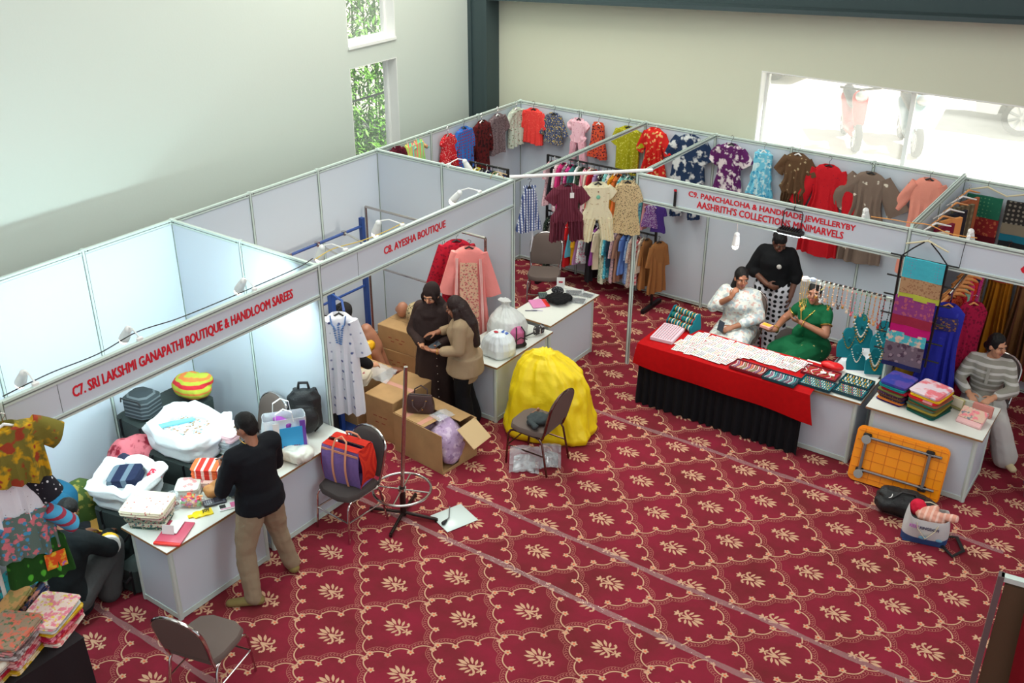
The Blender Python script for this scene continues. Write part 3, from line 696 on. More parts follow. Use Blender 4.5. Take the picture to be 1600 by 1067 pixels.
armlamp('lit arm spotlight over the middle stall, nearest the left divider', (1.99, -5.63, 2.41), (1.78, -5.72, 2.42), (-.45, .05, -1), 26)
armlamp('lit arm spotlight over the middle stall, the one before the steel rail', (1.99, -4.84, 2.41), (1.76, -4.93, 2.42), (-.45, .05, -1), 26)
armlamp('lit arm spotlight over the middle stall, nearest the corner', (1.99, -3.6, 2.41), (1.8, -3.7, 2.4), (-.8, -.2, -1), 22)
armlamp('lit arm spotlight on the divider top shining into the corner stall', (1.1, -3.0, 2.4), (1.22, -2.86, 2.43), (.4, .3, -1), 12)
armlamp('lit spotlight hanging inside the jewellery stall by the floral-tunic woman', (4.22, -1.99, 2.1), (4.22, -1.96, 1.93), (-.05, .05, -1), 14)
armlamp('white spotlight standing on the jewellery fascia before the taupe dress', (5.53, -1.98, 2.42), (5.53, -1.94, 2.47), (.0, .5, -1), 8)
armlamp('white spotlight on the right stall fascia before the green folded saree', (6.53, -1.98, 2.42), (6.53, -1.94, 2.47), (.0, .5, -1), 3)
for y, lab in ((-8.72, 'white spotlight at the outer end of the far left fascia'), (-7.86, 'white spotlight on the far left fascia over the word GANAPATHI'), (-6.72, 'white spotlight on the far left fascia over the word SAREES')):
    armlamp(lab, (1.99, y, 2.41), (1.86, y, 2.46), (-.75, 0, -1), 0)
# cold LED floods clipped inside the far left fascia
for y, nm in ((-8.5, 'first'), (-7.5, 'second'), (-6.5, 'third')):
    t = thing('flood_light', {'first': 'slim LED flood inside the far left fascia, at its outer end', 'second': 'slim LED flood inside the far left fascia, at its middle', 'third': 'slim LED flood inside the far left fascia, by the divider'}[nm], 'flood light', (1.9, y, 2.2), 0, 'LED floods inside the far left fascia')
    MB().box((0, 0, 0), (.03, .22, .14), rot=(0, R_(-32), 0), bev=.008).build('housing', M_black, t); MB().tube([(.0, -.12, .0), (.07, -.12, .02), (.07, .12, .02), (0, .12, 0)], .006, 6).build('bracket', M_black, t)
    MB().tube([(.07, 0, .02), (.085, 0, .08), (.09, 0, .185)], .008, 6).build('hanger_arm', M_black, t)
    MB().box((-.02, 0, -.012), (.008, .19, .11), rot=(0, R_(-32), 0)).build('lens', mat('flood_lens', (236, 250, 255), .3, emit=6), t, smooth=False)
    lamp('flood_beam', 'AREA', (-.035, 0, -.02), 19, (.74, .98, 1), .12, (0, R_(58), 0), t, size_y=.2)
# black LED flood hanging on the jewellery fascia
t = thing('flood_light', 'black LED flood hanging on the jewellery fascia over its lettering', 'flood light', (4.84, -2.06, 2.13))
MB().box((0, 0, .0), (.27, .1, .05), bev=.012).build('housing', M_black, t)
for i in range(9): MB().box((-.1 + i * .025, 0, .03), (.008, .09, .02)).build('cooling_fin', M_black, t, smooth=False)
MB().tube([(-.1, 0, .02), (-.1, .02, .2), (-.085, .025, .225), (.085, .025, .225), (.1, .02, .2), (.1, 0, .02)], .006, 6).build('bracket', M_black, t)
MB().tube([(0, .025, .225), (0, .03, .26), (0, .06, .275)], .005, 6).build('hook', M_black, t)
MB().box((0, 0, -.027), (.23, .08, .006)).build('lens', mat('flood_lens', (236, 250, 255), .3, emit=6), t, smooth=False)
lamp('flood_beam', 'AREA', (0, 0, -.034), 12, (.95, .99, 1), .22, (0, 0, 0), t, size_y=.07)
t = thing('marker_strip', 'narrow black strip hanging on the jewellery fascia before its lettering', 'strip', (3.49, -2.034, 2.22)); MB().box((0, 0, 0), (.032, .012, .2), bev=.004).build('strip', M_black, t); MB().box((0, -.007, .085), (.034, .004, .02)).build('red_end', M_red, t, smooth=False)
def cable(label, pts, col=M_cable, r=.005):
    # relaxed curve through the points
    P = [Vector(p) for p in pts]; out = []
    for i in range(len(P) - 1):
        a, b, c, d = P[max(i - 1, 0)], P[i], P[i + 1], P[min(i + 2, len(P) - 1)]
        for k in range(8): q = k / 8; out.append(.5 * ((2 * b) + (c - a) * q + (2 * a - 5 * b + 4 * c - d) * q * q + (3 * b - a - 3 * c + d) * q ** 3))
    tag(MB().tube(out + [P[-1]], r, 6).build('cable', col), label, 'cable')
cable('black cable draped along the far left fascia top', [(1.97, -8.95, 2.42), (1.97, -8.6, 2.44), (1.96, -8.2, 2.425), (1.95, -7.85, 2.46), (1.97, -7.5, 2.44), (1.96, -7.1, 2.425), (1.97, -6.6, 2.43), (1.98, -6.2, 2.44), (1.97, -6.02, 2.46)])
cable('yellow cable running along the middle stall fascia', [(1.97, -6.0, 2.44), (1.9, -5.7, 2.43), (1.95, -5.4, 2.42), (1.98, -5.1, 2.425), (1.97, -4.8, 2.43)], mat('cable_yellow', (200, 170, 60), .5))
cable('orange cable looped along the jewellery fascia towards the right stall', [(5.6, -1.97, 2.43), (5.8, -1.96, 2.44), (5.95, -1.98, 2.45), (6.15, -1.96, 2.46), (6.35, -1.97, 2.42), (6.6, -1.97, 2.43)], mat('cable_orange', (220, 150, 80), .5))
cable('thin cord tied down the face of the right stall fascia', [(6.52, -2.026, 2.39), (6.515, -2.03, 2.3), (6.51, -2.026, 2.12)], M_cable, .0035)
cable('loose beige cable ends tied at the middle stall corner post', [(1.95, -3.1, 2.43), (1.85, -3.05, 2.46), (1.9, -2.98, 2.43), (1.75, -3.0, 2.44), (1.7, -3.02, 2.36)], mat('cable_beige', (190, 160, 120), .6))
# ================================================================ garments
def make_hanger(parent, w_, mt, hook_h=.07, z=0.0):
    h = MB().tube([(-w_, 0, z - .075), (-w_ * .55, 0, z - .045), (0, 0, z - .005), (w_ * .55, 0, z - .045), (w_, 0, z - .075)], [.007, .009, .011, .009, .007], 8).build('hanger', mt, parent)
    MB().tube([(0, 0, z - .01), (0, 0, z + hook_h * .45), (.016, 0, z + hook_h * .6), (.022, 0, z + hook_h * .85), (0, 0, z + hook_h), (-.022, 0, z + hook_h * .85)], .0028, 6).build('hook', M_black if mt is M_black else M_chrome, h)
    return h
def cloth_shape(mb, L, prof, d=.035, sl=None, legs=None, nw=.065, folds=7, fa=.3, seed=0, n=44, hem2=None):
    """prof: list of (fraction of length, half width). Front towards -y"""
    rr = random.Random(seed); ph = rr.uniform(0, 6)
    def hwat(t):
        for (a, x), (b, y) in zip(prof, prof[1:]):
            if t <= b: k = (t - a) / (b - a); k = k * k * (3 - 2 * k); return x + (y - x) * k
        return prof[-1][1]
    sw = prof[0][1]
    def ring(t, cx=0, hw=None, dd=None):
        hw = hwat(t) if hw is None else hw; out = []; dd = (dd or d) * (1 + .5 * t)
        for k in range(n):
            a = 2 * math.pi * k / n; ca, sa = math.cos(a), math.sin(a)
            x = hw * math.copysign(abs(ca) ** .75, ca); amp = fa * dd * min(1, t * 1.6)
            f = math.sin(folds * x / max(hw, .01) * 1.9 + ph + t * .9) + .5 * math.sin(folds * 1.7 * x / max(hw, .01) + ph * 2)
            y = dd * math.copysign(abs(sa) ** .6, sa) + amp * f * (.5 + abs(sa) * .5)
            z = -t * L + (.012 * math.sin(3 * x / max(hw, .01) + ph) * t)
            out.append((cx + x, y, z))
        return out
    def flat(hw, dd, z): return [(hw * math.copysign(abs(math.cos(2 * math.pi * k / n)) ** .8, math.cos(2 * math.pi * k / n)), dd * math.sin(2 * math.pi * k / n) * 1.0, z + (-.03 * max(0, -math.sin(2 * math.pi * k / n)) if z > -.03 else 0)) for k in range(n)]
    t_end = legs[0] if legs else 1.0
    ts = [.08 + (t_end - .08) * i / 12 for i in range(13)]
    rings = [flat(nw * .8, d * .6, -.05), flat(nw, d * .7, 0.0), flat(nw + .012, d * .8, -.006), flat((nw + sw) / 2, d * .9, -.022)] + [ring(t) for t in ts]
    nfirst = len(mb.f)
    mb.loft(rings)
    if legs:
        hw = hwat(t_end); gap = legs[1]
        for s_ in (-1, 1):
            tl = [t_end - .02 + (1.02 - t_end) * i / 8 for i in range(9)]
            mb.loft([ring(min(t, 1), s_ * (hw * .53 + gap * 1.6 * (t - t_end)), hw * .47 * (legs[2] if t > t_end + .1 else 1)) for t in tl])
    if sl:
        Ls, r0, r1, ang = sl
        for s_ in (-1, 1):
            dx, dz = s_ * math.sin(R_(ang)), -math.cos(R_(ang)); rg = []
            for i in range(7):
                k = i / 6; c = (s_ * sw * .82 + dx * Ls * k, 0, -.075 + dz * Ls * k - .02 * k * k); r = r0 + (r1 - r0) * k; q = []
                for j in range(20):
                    a = 2 * math.pi * j / 20; u = r * math.cos(a); v = d * .95 * math.sin(a) * (1 + .25 * math.sin(5 * k + 3 * math.cos(a) + ph))
                    q.append((c[0] + u * -dz * s_ * s_, v, c[2] + u * dx))
                rg.append(q)
            mb.loft(rg)
    return mb
def wall_garment(name, label, pos, ztop, L, w_, side, mats, prof, sl=None, legs=None, hang=None, split=None, seed=0, folds=7, fa=.3, d=.035, tilt=0, cat='frock', hookz=None):
    """side: 'L' on the left run facing +x, 'B' on the back run facing -y"""
    loc, rz = (((.078, pos, ztop), R_(90)) if side == 'L' else ((pos, -.1, ztop), 0))
    t = thing(name, label, cat, loc, rz); t.rotation_euler.y = R_(tilt)
    mb = cloth_shape(MB(), L, prof, d, sl, legs, folds=folds, fa=fa, seed=seed)
    mats = mats if isinstance(mats, list) else [mats]
    if split:
        for i, f in enumerate(mb.f):
            zc = sum(mb.v[k][2] for k in f) / len(f)
            if zc < -split * L: mb.m[i] = 1
    mb.build('cloth', mats, t)
    if hang: make_hanger(t, prof[0][1] * .85, hang, (hookz or .1))
    else: MB().tube([(0, .02, -.02), (0, .04, .03)], .003, 6).build('loop', M_wplas, t)
    return t
FROCK = lambda sw, wz, ww, hw: [(0, sw), (.12, sw * 1.02), (wz, ww), (1, hw)]
# left run of the corner stall
wall_garment('frock', 'dark maroon garment peeping over the divider, farthest left of the hung frocks', -2.74, 2.38, .42, .29, 'L', fab('floral', (96, 22, 40), (60, 14, 30), None, 30), FROCK(.12, .4, .12, .15), (.12, .06, .06, 55), seed=1)
wall_garment('sun_frock', 'neon yellow and pink striped little garment partly behind the divider', -2.5, 2.36, .36, .16, 'L', fab('vstripe', (210, 226, 110), (244, 140, 150), (120, 220, 190), 120), FROCK(.08, .4, .085, .1), None, seed=2)
wall_garment('sun_frock', 'neon pink and green striped little garment with a turquoise bow beside the divider', -2.33, 2.37, .4, .2, 'L', fab('vstripe', (244, 150, 130), (170, 226, 130), (120, 220, 200), 130), FROCK(.09, .4, .09, .11), (.1, .03, .02, 70), seed=3)
wall_garment('romper', 'red romper with small white flowers on the left panels', -1.74, 2.31, .44, .3, 'L', fab('floral', (204, 34, 44), (244, 220, 214), None, 55, thr=.22), [(0, .1), (.1, .13), (.45, .12), (.55, .15), (1, .15)], (.06, .05, .06, 40), (.75, .05, .9), M_chrome, seed=4)
wall_garment('shirt', 'blue short-sleeved shirt with red dot flowers on a black hanger', -1.405, 2.335, .56, .39, 'L', fab('dots', (52, 110, 190), (160, 36, 60), None, 26, thr=.3), [(0, .14), (.15, .16), (1, .17)], (.2, .06, .065, 22), None, M_black, seed=5)
wall_garment('long_tunic', 'dark red and black long-sleeved set, longest on the left panels', -1.02, 2.335, .72, .45, 'L', fab('blotch', (92, 24, 26), (40, 14, 18), None, 26), [(0, .14), (.12, .16), (.6, .15), (.62, .13), (1, .15)], (.36, .065, .06, 20), None, M_chrome, seed=6)
wall_garment('shirt', 'grey-brown speckled short-sleeved shirt on the left panels', -.66, 2.35, .54, .46, 'L', fab('floral', (116, 100, 104), (70, 54, 62), (170, 150, 150), 60), [(0, .14), (.15, .165), (1, .165)], (.18, .075, .085, 32), None, M_wplas, seed=7)
wall_garment('shirt', 'pale sage shirt with sprigs in the panel corner', -.22, 2.345, .53, .4, 'L', fab('floral', (196, 206, 190), (120, 130, 104), (176, 110, 110), 24, thr=.25), [(0, .14), (.15, .16), (1, .165)], (.18, .07, .075, 28), None, M_wplas, seed=8)
# back run, left to right
wall_garment('shirt', 'coral red short-sleeved shirt, first on the back panels from the corner', .29, 2.345, .49, .37, 'B', fab('floral', (232, 66, 62), (246, 120, 96), None, 50, thr=.2), [(0, .13), (.15, .145), (1, .165)], (.2, .07, .075, 26), None, M_black, seed=9)
wall_garment('frock', 'navy frock with yellow and white flowers between the coral shirt and the pink set', .63, 2.33, .42, .33, 'B', fab('floral', (66, 76, 108), (222, 190, 60), (226, 226, 220), 42, thr=.3), [(0, .11), (.12, .13), (.5, .12), (1, .155)], (.24, .05, .05, 26), None, M_black, seed=10)
wall_garment('two_piece_set', 'pale pink frilled top and trousers set', 1.03, 2.32, .6, .28, 'B', fab('floral', (240, 192, 204), (206, 100, 128), None, 34, thr=.14), [(0, .1), (.1, .12), (.38, .1), (.45, .14), (.5, .11), (1, .13)], (.08, .06, .06, 60), (.55, .05, .85), M_black, seed=11)
wall_garment('frock', 'sleeveless orange, black and purple flowered frock on a white hanger', 1.34, 2.31, .48, .3, 'B', fab('floral', (214, 84, 52), (46, 26, 38), (150, 50, 90), 34), [(0, .085), (.12, .09), (.4, .1), (1, .155)], None, None, M_wplas, seed=12)
wall_garment('shirt', 'olive green shirt with yellow print behind the crossbeam', 1.8, 2.33, .63, .42, 'B', fab('floral', (160, 156, 22), (212, 206, 96), None, 36, thr=.25), [(0, .15), (.12, .17), (1, .17)], (.18, .075, .085, 22), None, M_black, seed=13)
wall_garment('long_frock', 'bright red frock with big cream roses', 2.19, 2.37, .69, .41, 'B', fab('floral', (214, 38, 34), (238, 186, 120), None, 17, thr=.27), [(0, .13), (.1, .145), (.42, .12), (1, .2)], (.26, .06, .07, 26), None, None, seed=14, fa=.5)
wall_garment('two_piece_set', 'navy blue set with white fern fronds crossed by the beam', 2.7, 2.365, 1.1, .56, 'B', fab('blotch', (32, 52, 84), (210, 214, 214), None, 9), [(0, .18), (.08, .2), (.45, .23), (.55, .25), (.6, .2), (1, .17)], (.26, .085, .11, 30), (.62, .04, .9), None, seed=15)
wall_garment('frock', 'purple puff-sleeved frock with white blossoms', 3.26, 2.345, .64, .48, 'B', fab('blotch', (94, 34, 96), (226, 216, 218), None, 13), [(0, .15), (.1, .165), (.5, .15), (1, .2)], (.2, .07, .1, 36), None, M_black, seed=16)
wall_garment('sun_frock', 'sky blue sleeveless tiered frock', 3.69, 2.335, .57, .36, 'B', fab('blotch', (112, 196, 222), (206, 236, 240), (70, 166, 206), 16), [(0, .1), (.1, .12), (.42, .12), (.65, .15), (.68, .135), (1, .185)], None, None, M_wplas, seed=17, fa=.5)
wall_garment('two_piece_set', 'brown tunic and trousers set with star outlines', 4.12, 2.37, .76, .42, 'B', fab('floral', (96, 70, 48), (176, 156, 120), None, 14, thr=.14), [(0, .14), (.1, .16), (.42, .14), (.6, .2), (.62, .15), (1, .16)], (.2, .065, .075, 32), (.66, .05, .85), M_wplas, seed=18)
wall_garment('long_dress', 'plain red long-sleeved dress on a black hanger', 4.51, 2.3, 1.13, .53, 'B', fab('floral', (196, 24, 36), (140, 20, 40), None, 26, thr=.08), [(0, .17), (.08, .18), (.32, .15), (.6, .22), (1, .25)], (.5, .075, .11, 24), None, M_black, seed=19, folds=10, fa=.6)
wall_garment('long_dress', 'taupe wide-sleeved dress with white embroidered bursts', 5.01, 2.3, 1.11, .61, 'B', fab('floral', (124, 106, 94), (222, 214, 196), None, 7.5, thr=.12), [(0, .18), (.08, .2), (.34, .17), (.6, .24), (1, .27)], (.42, .09, .14, 34), None, M_black, seed=20, folds=9, fa=.5)
wall_garment('long_tunic', 'salmon pink tunic with scattered eyelets beside the divider beam', 5.66, 2.35, 1.16, .52, 'B', fab('dots', (230, 148, 130), (60, 40, 40), None, 9, thr=.1), [(0, .16), (.08, .18), (.4, .16), (1, .2)], (.36, .065, .07, 30), None, M_black, seed=21)
# small frocks hung from the white rail across the corner
def hung(name, label, loc, rz, L, mats, prof, sl=None, legs=None, seed=0, hang=M_black, d=.035, folds=7, fa=.3, cat='frock'):
    t = thing(name, label, cat, loc, rz)
    cloth_shape(MB(), L, prof, d, sl, legs, seed=seed, folds=folds, fa=fa).build('cloth', mats, t)
    if hang: make_hanger(t, prof[0][1] * .85, hang, .08)
    return t
def onrail(u): return (1.97 + u * .7071 * 1.55 + .02, -3.03 + u * .7071 * 1.55 - .02, 2.33)
g = hung('frock', 'blue gingham frock with a trailing tie on the thin white corner rail', onrail(.14), R_(52), .52, fab('check', (226, 230, 240), (60, 78, 130), (60, 78, 130), 210), [(0, .05), (.15, .07), (.5, .1), (1, .15)], (.1, .03, .03, 18), None, 31)
MB().tube([(.02, 0, -.4), (.04, -.01, -.6), (.02, 0, -.78)], [.018, .022, .006], 8, flat=.4).build('tie', fab('plain', (226, 230, 240)), g)
g = hung('jumpsuit', 'maroon pinstriped jumpsuit with a white tag on the corner rail', onrail(.42), R_(42), .66, fab('vstripe', (92, 28, 44), (120, 60, 76), None, 330), [(0, .13), (.1, .15), (.42, .12), (.6, .19), (1, .17)], (.15, .065, .075, 40), (.66, .03, .95), 32)
MB().box((.04, -.05, -.12), (.045, .004, .06)).build('price_tag', M_wplas, g, smooth=False); MB().tube([(.03, -.045, -.02), (.04, -.05, -.09)], .002, 5).build('tag_string', M_wplas, g)
g = hung('jumpsuit', 'cream buttoned jumpsuit with tiny prints on the corner rail', onrail(.64), R_(42), .68, fab('floral', (226, 218, 184), (190, 170, 130), (150, 190, 170), 28, thr=.12), [(0, .12), (.1, .14), (.42, .13), (.6, .18), (1, .17)], (.1, .06, .07, 48), (.62, .06, .9), 33)
for k in range(4): MB().ell((0, -.04, -.1 - k * .07), (.008, .005, .008), n=8, m=5).build('button', mat('button_brown', (130, 80, 50), .4), g)
MB().ell((.0, -.045, -.16), (.024, .004, .024), n=12, m=5).build('round_patch', mat('mint_patch', (120, 190, 160), .6), g)
hung('frock', 'leopard print frock on the corner rail beside the jewellery stall post', onrail(.86), R_(30), .62, fab('floral', (206, 184, 140), (54, 40, 30), None, 62, thr=.3), [(0, .1), (.1, .12), (.5, .13), (1, .17)], (.16, .05, .05, 22), None, 34)
# ---- crowded two-tier rack: build one of each kind, then copy and recolour
def rack_proto(name, prof, L, sl, seed, legs=None):
    t = bpy.data.objects.new(name, None); COL.objects.link(t)
    o = cloth_shape(MB(), L, prof, .022, sl, legs, nw=.05, folds=5, fa=.6, seed=seed, n=24).build('cloth', fab('plain', (200, 200, 200)), t)
    o.material_slots[0].link = 'OBJECT'
    m = MB().tube([(-.13, 0, -.06), (-.06, 0, -.03), (0, 0, 0), (.06, 0, -.03), (.13, 0, -.06)], .008, 6).tube([(0, 0, 0), (0, 0, .045), (.016, 0, .06), (0, 0, .078), (-.014, 0, .066)], .004, 5)
    m.build('hanger', M_black, t)
    return t
PRO = [rack_proto('rack_frock', [(0, .12), (.1, .13), (.4, .11), (1, .17)], .6, (.14, .05, .05, 16), 41), rack_proto('rack_shirt', [(0, .13), (.1, .14), (1, .145)], .55, (.2, .05, .05, 12), 42),
       rack_proto('rack_tunic', [(0, .12), (.1, .13), (.5, .12), (1, .15)], .72, (.26, .045, .045, 10), 43), rack_proto('rack_frock', [(0, .1), (.1, .11), (.35, .1), (.4, .14), (1, .19)], .5, None, 44)]
USED = set()
ORD = ['first', 'second', 'third', 'fourth', 'fifth', 'sixth', 'seventh', 'eighth', 'ninth', 'tenth', 'eleventh', 'twelfth', 'thirteenth', 'fourteenth', 'fifteenth', 'sixteenth', 'seventeenth', 'eighteenth', 'nineteenth', 'twentieth']
ORD += ['twenty-' + x for x in ORD[:9]] + ['thirtieth', 'thirty-first', 'thirty-second']
def place_rack(k, loc, rz, mt, label, group, wh=False, sc=1, cat='garment'):
    src = PRO[k]; t = src if k not in USED else copy_tree(src)
    USED.add(k)
    t.location = loc; t.rotation_euler = (0, 0, rz); t.scale = (sc, sc, sc); tag(t, label, cat, group)
    for c in t.children:
        if c.name.startswith('cloth'): c.material_slots[0].link = 'OBJECT'; c.material_slots[0].material = mt
        if c.name.startswith('hanger') and wh: c.material_slots[0].link = 'OBJECT'; c.material_slots[0].material = M_wplas
    return t
def F(*a, **k): return fab(*a, **k)
UP = [('pale pink', F('floral', (236, 196, 204), (200, 140, 150), None, 40)), ('black', F('plain', (34, 32, 38))), ('white and pink', F('floral', (236, 226, 226), (214, 140, 160), None, 36)), ('hot pink', F('plain', (222, 60, 130))), ('grey print', F('floral', (150, 146, 150), (90, 90, 96), None, 40)),
      ('magenta', F('floral', (204, 50, 130), (240, 160, 190), None, 40)), ('teal', F('plain', (60, 120, 120))), ('white', F('plain', (232, 232, 234))), ('dark green', F('floral', (44, 66, 52), (110, 130, 100), None, 36)), ('pink striped', F('vstripe', (236, 190, 200), (220, 110, 140), None, 160)),
      ('ivory', F('plain', (226, 218, 200))), ('red', F('plain', (200, 40, 50))), ('lilac', F('plain', (180, 150, 196))), ('black floral', F('floral', (34, 32, 36), (190, 160, 150), None, 40)), ('aqua', F('plain', (140, 208, 206))), ('white print', F('floral', (232, 230, 226), (120, 150, 160), None, 44)),
      ('mustard', F('plain', (206, 150, 40))), ('orange', F('plain', (220, 110, 50))), ('turquoise', F('floral', (100, 186, 190), (220, 230, 226), None, 30)), ('mint', F('floral', (160, 212, 200), (90, 160, 150), None, 30)), ('pale teal', F('plain', (130, 180, 180))), ('beige print', F('floral', (206, 190, 160), (120, 90, 70), None, 40)),
      ('steel blue', F('plain', (96, 130, 160))), ('aqua floral', F('floral', (120, 196, 200), (70, 110, 150), None, 34)), ('dusty rose', F('plain', (190, 130, 136)))]
for i, (cn, mt) in enumerate(UP):
    x = .80 + i * 1.56 / len(UP)
    place_rack([0, 1, 2, 3][(i * 7 + i // 3) % 4], (x, -.4 + rnd.uniform(-.02, .02), 1.76), R_(90 + rnd.uniform(-10, 10)), mt, '%s garment on the black rack\'s upper rail, %s from its left' % (cn, ORD[i]), 'garments on the upper rail of the black rack', i % 3 == 1, rnd.uniform(.9, 1.05))
LO = [('dark green print', F('floral', (48, 62, 54), (130, 130, 110), None, 40)), ('black floral', F('floral', (36, 34, 38), (170, 150, 130), None, 40)), ('grey floral', F('floral', (120, 120, 116), (60, 64, 62), None, 38)), ('forest green', F('plain', (44, 92, 70))), ('dusty pink', F('floral', (206, 160, 156), (150, 90, 96), None, 36)), ('bright red', F('plain', (212, 34, 40))),
      ('light blue', F('plain', (100, 190, 220))), ('golden yellow', F('plain', (226, 168, 30))), ('lilac', F('plain', (192, 140, 186))), ('white with coloured flowers', F('floral', (228, 230, 230), (190, 80, 130), (90, 150, 160), 30, thr=.3)), ('grey and pink floral', F('floral', (190, 196, 200), (190, 110, 140), None, 30)), ('black', F('plain', (30, 28, 32))),
      ('violet', F('plain', (146, 70, 146))), ('cream', F('plain', (222, 208, 180))), ('pale green print', F('floral', (206, 216, 190), (110, 150, 120), None, 34)), ('turquoise', F('floral', (64, 170, 196), (150, 220, 230), None, 30)), ('deep teal', F('plain', (40, 70, 90))), ('pink and grey', F('floral', (206, 170, 176), (120, 120, 130), None, 40)), ('light brown', F('plain', (160, 120, 100))),
      ('denim blue', F('plain', (96, 130, 196))), ('pale blue print', F('floral', (150, 180, 220), (90, 120, 190), None, 36)), ('sand', F('floral', (206, 190, 176), (160, 130, 120), None, 50)), ('pink and white striped', F('hstripe', (236, 200, 196), (220, 110, 120), None, 110)), ('off-white', F('plain', (220, 206, 186))), ('tan', F('plain', (160, 108, 62)))]
for i, (cn, mt) in enumerate(LO):
    x = .80 + i * 1.60 / len(LO)
    place_rack([2, 0, 1, 2, 3][(i * 3 + i // 4) % 5], (x, -.4 + rnd.uniform(-.02, .02), .97), R_(90 + rnd.uniform(-12, 12)), mt, '%s garment on the black rack\'s lower rail, %s from its left' % (cn, ORD[i]), 'garments on the lower rail of the black rack', i % 4 == 1, rnd.uniform(.9, 1.08))
place_rack(2, (2.52, -.42, .98), R_(60), LO[-1][1], 'tan garment turned outwards at the right end of the lower rail', None, False, 1.0)
place_rack(3, (2.43, -.55, 1.5), R_(20), F('floral', (110, 60, 130), (200, 190, 210), None, 50), 'purple print frock hooked on the right post of the black rack', None, False, .6)
place_rack(0, (2.53, -.5, 1.5), R_(20), F('plain', (70, 44, 120)), 'violet frock with a yellow hem hooked beside the purple print one', None, False, .6)
SMALL = [('yellow', F('plain', (206, 190, 60))), ('black and white striped', F('ystripe', (40, 40, 44), (220, 220, 220), None, 120)), ('dark blue', F('plain', (36, 40, 90))), ('green', F('plain', (90, 130, 90))), ('cream', F('plain', (220, 204, 180))), ('lavender', F('plain', (140, 130, 180)))]
for i, (cn, mt) in enumerate(SMALL):
    place_rack([1, 0][i % 2], (.8 + i * .085, -2.1, 2.085), R_(96), mt, '%s garment hung behind the divider, %s hanger of the small rack' % (cn, ORD[i]), 'garments on the small rack behind the divider', False)
# ---- middle stall tunics
def blouse(label, loc, rz, L, mats, prof, sl, seed, name='tunic', hang=M_black, legs=None, **k): return hung(name, label, loc, rz, L, mats, prof, sl, legs, seed, hang, **k)
g = blouse('white tunic with blue embroidery hung on the blue display post', (1.83, -5.62, 1.74), R_(30), 1.08, fab('prints', (226, 230, 238), (86, 100, 150), None, 10, thr=.14), [(0, .13), (.08, .165), (.3, .16), (1, .19)], (.36, .075, .095, 15), 51, d=.05)
M_emb = mat('blue_embroidery', (96, 132, 184), .8)
m = MB()
for s_ in (-1, 1): m.tube([(s_ * .075, -.05, -.01), (s_ * .065, -.062, -.09), (s_ * .02, -.066, -.16)], [.016, .018, .008], 8, flat=.4)
for k in range(26): m.ell((.055 * math.sin(k * 2.1) * (1 - k / 40), -.066, -.1 - .008 * k), (.012, .004, .009), n=8, m=5)
m.build('embroidered_neckline', M_emb, g)
blouse('deep red tunic on the steel garment rail', (1.52, -3.42, 1.72), R_(40), 1.1, fab('floral', (164, 16, 40), (120, 10, 34), None, 26), [(0, .16), (.08, .19), (.4, .17), (1, .2)], (.5, .075, .085, 18), 52)
g = blouse('pink tunic with a floral panel at the end of the steel garment rail', (1.76, -3.5, 1.72), R_(30), 1.14, fab('plain', (232, 140, 136)), [(0, .16), (.08, .19), (.4, .18), (1, .23)], (.5, .075, .09, 16), 53)
MB().grid(lambda u, v: ((u - .5) * .19 * (1 + .25 * v), -.062 - .012 * v - .008 * math.sin(u * 7 + v), -.17 - v * .93), 8, 20, th=.004).build('floral_panel', fab('floral', (222, 176, 150), (190, 92, 96), (150, 150, 120), 36, thr=.36), g)
for s_ in (-1, 1): MB().grid(lambda u, v: (s_ * (.13 + .03 * v) + (u - .5) * .03, -.058 - .012 * v, -.12 - v * .98), 4, 20, th=.003).build('striped_border', fab('vstripe', (236, 206, 200), (220, 110, 110), None, 500), g)
# lilac sarees hanging on the blue rail
for i, (cn, mt) in enumerate((('purple', F('floral', (130, 76, 130), (170, 120, 160), None, 40)), ('pale grey and maroon', F('vstripe', (190, 176, 180), (120, 50, 80), None, 90)), ('plum', F('plain', (96, 44, 72))), ('lilac sequinned', F('floral', (176, 130, 178), (216, 180, 210), None, 60)))):
    g = thing('draped_shawl', '%s shawl draped on the blue garment rail, %s from the near end' % (cn, ORD[i]), 'shawl', (.44, -5.3 + i * .16, 1.0), R_(90), 'shawls on the blue garment rail')
    MB().grid(lambda u, v: ((u - .5) * .17, .02 * math.sin(u * 12 + i) - .03 * math.sin(v * 3.1), .5 - v * 1.05), 16, 10, th=.012).build('cloth', mt, g)
# ---- blouses on the stand by the lower left table
t = thing('blouse_stand', 'white stand holding the layered printed blouses over the packets', 'display stand', (2.02, -9.3, .755))
MB().tube([(0, 0, 0), (0, 0, 1.6)], .015, 8).build('pole', M_wplas, t)
for z in (.5, .85, 1.18, 1.55): MB().tube([(0, 0, z), (.2, .07, z - .0)], .008, 8).build('arm', M_wplas, t)
MB().box((0, 0, .01), (.2, .25, .02)).build('base', M_wplas, t, smooth=False)
BF = R_(72)
g = blouse('ochre and rust printed crop blouse with flared sleeves, top of the layered blouses', (2.27, -9.13, 2.4), BF, .44, fab('blotch', (120, 112, 46), (206, 160, 30), (156, 62, 40), 9), [(0, .17), (.15, .2), (1, .21)], (.2, .09, .1, 58), 61, hang=M_wplas, d=.06)
g = blouse('white crop blouse with black dots, second of the layered blouses', (2.2, -9.17, 2.0), BF, .36, fab('floral', (230, 232, 238), (70, 40, 40), None, 30, thr=.05), [(0, .16), (.15, .19), (1, .2)], None, 62, hang=M_wplas, d=.05)
for s_ in (-1, 1):
    MB().tube([(s_ * .14, 0, -.06), (s_ * .2, 0, -.14), (s_ * .25, -.01, -.26)], [.075, .085, .09], 16, flat=1).build('sleeve', fab('dots', (32, 32, 40), (214, 214, 220), None, 26, thr=.22), g)
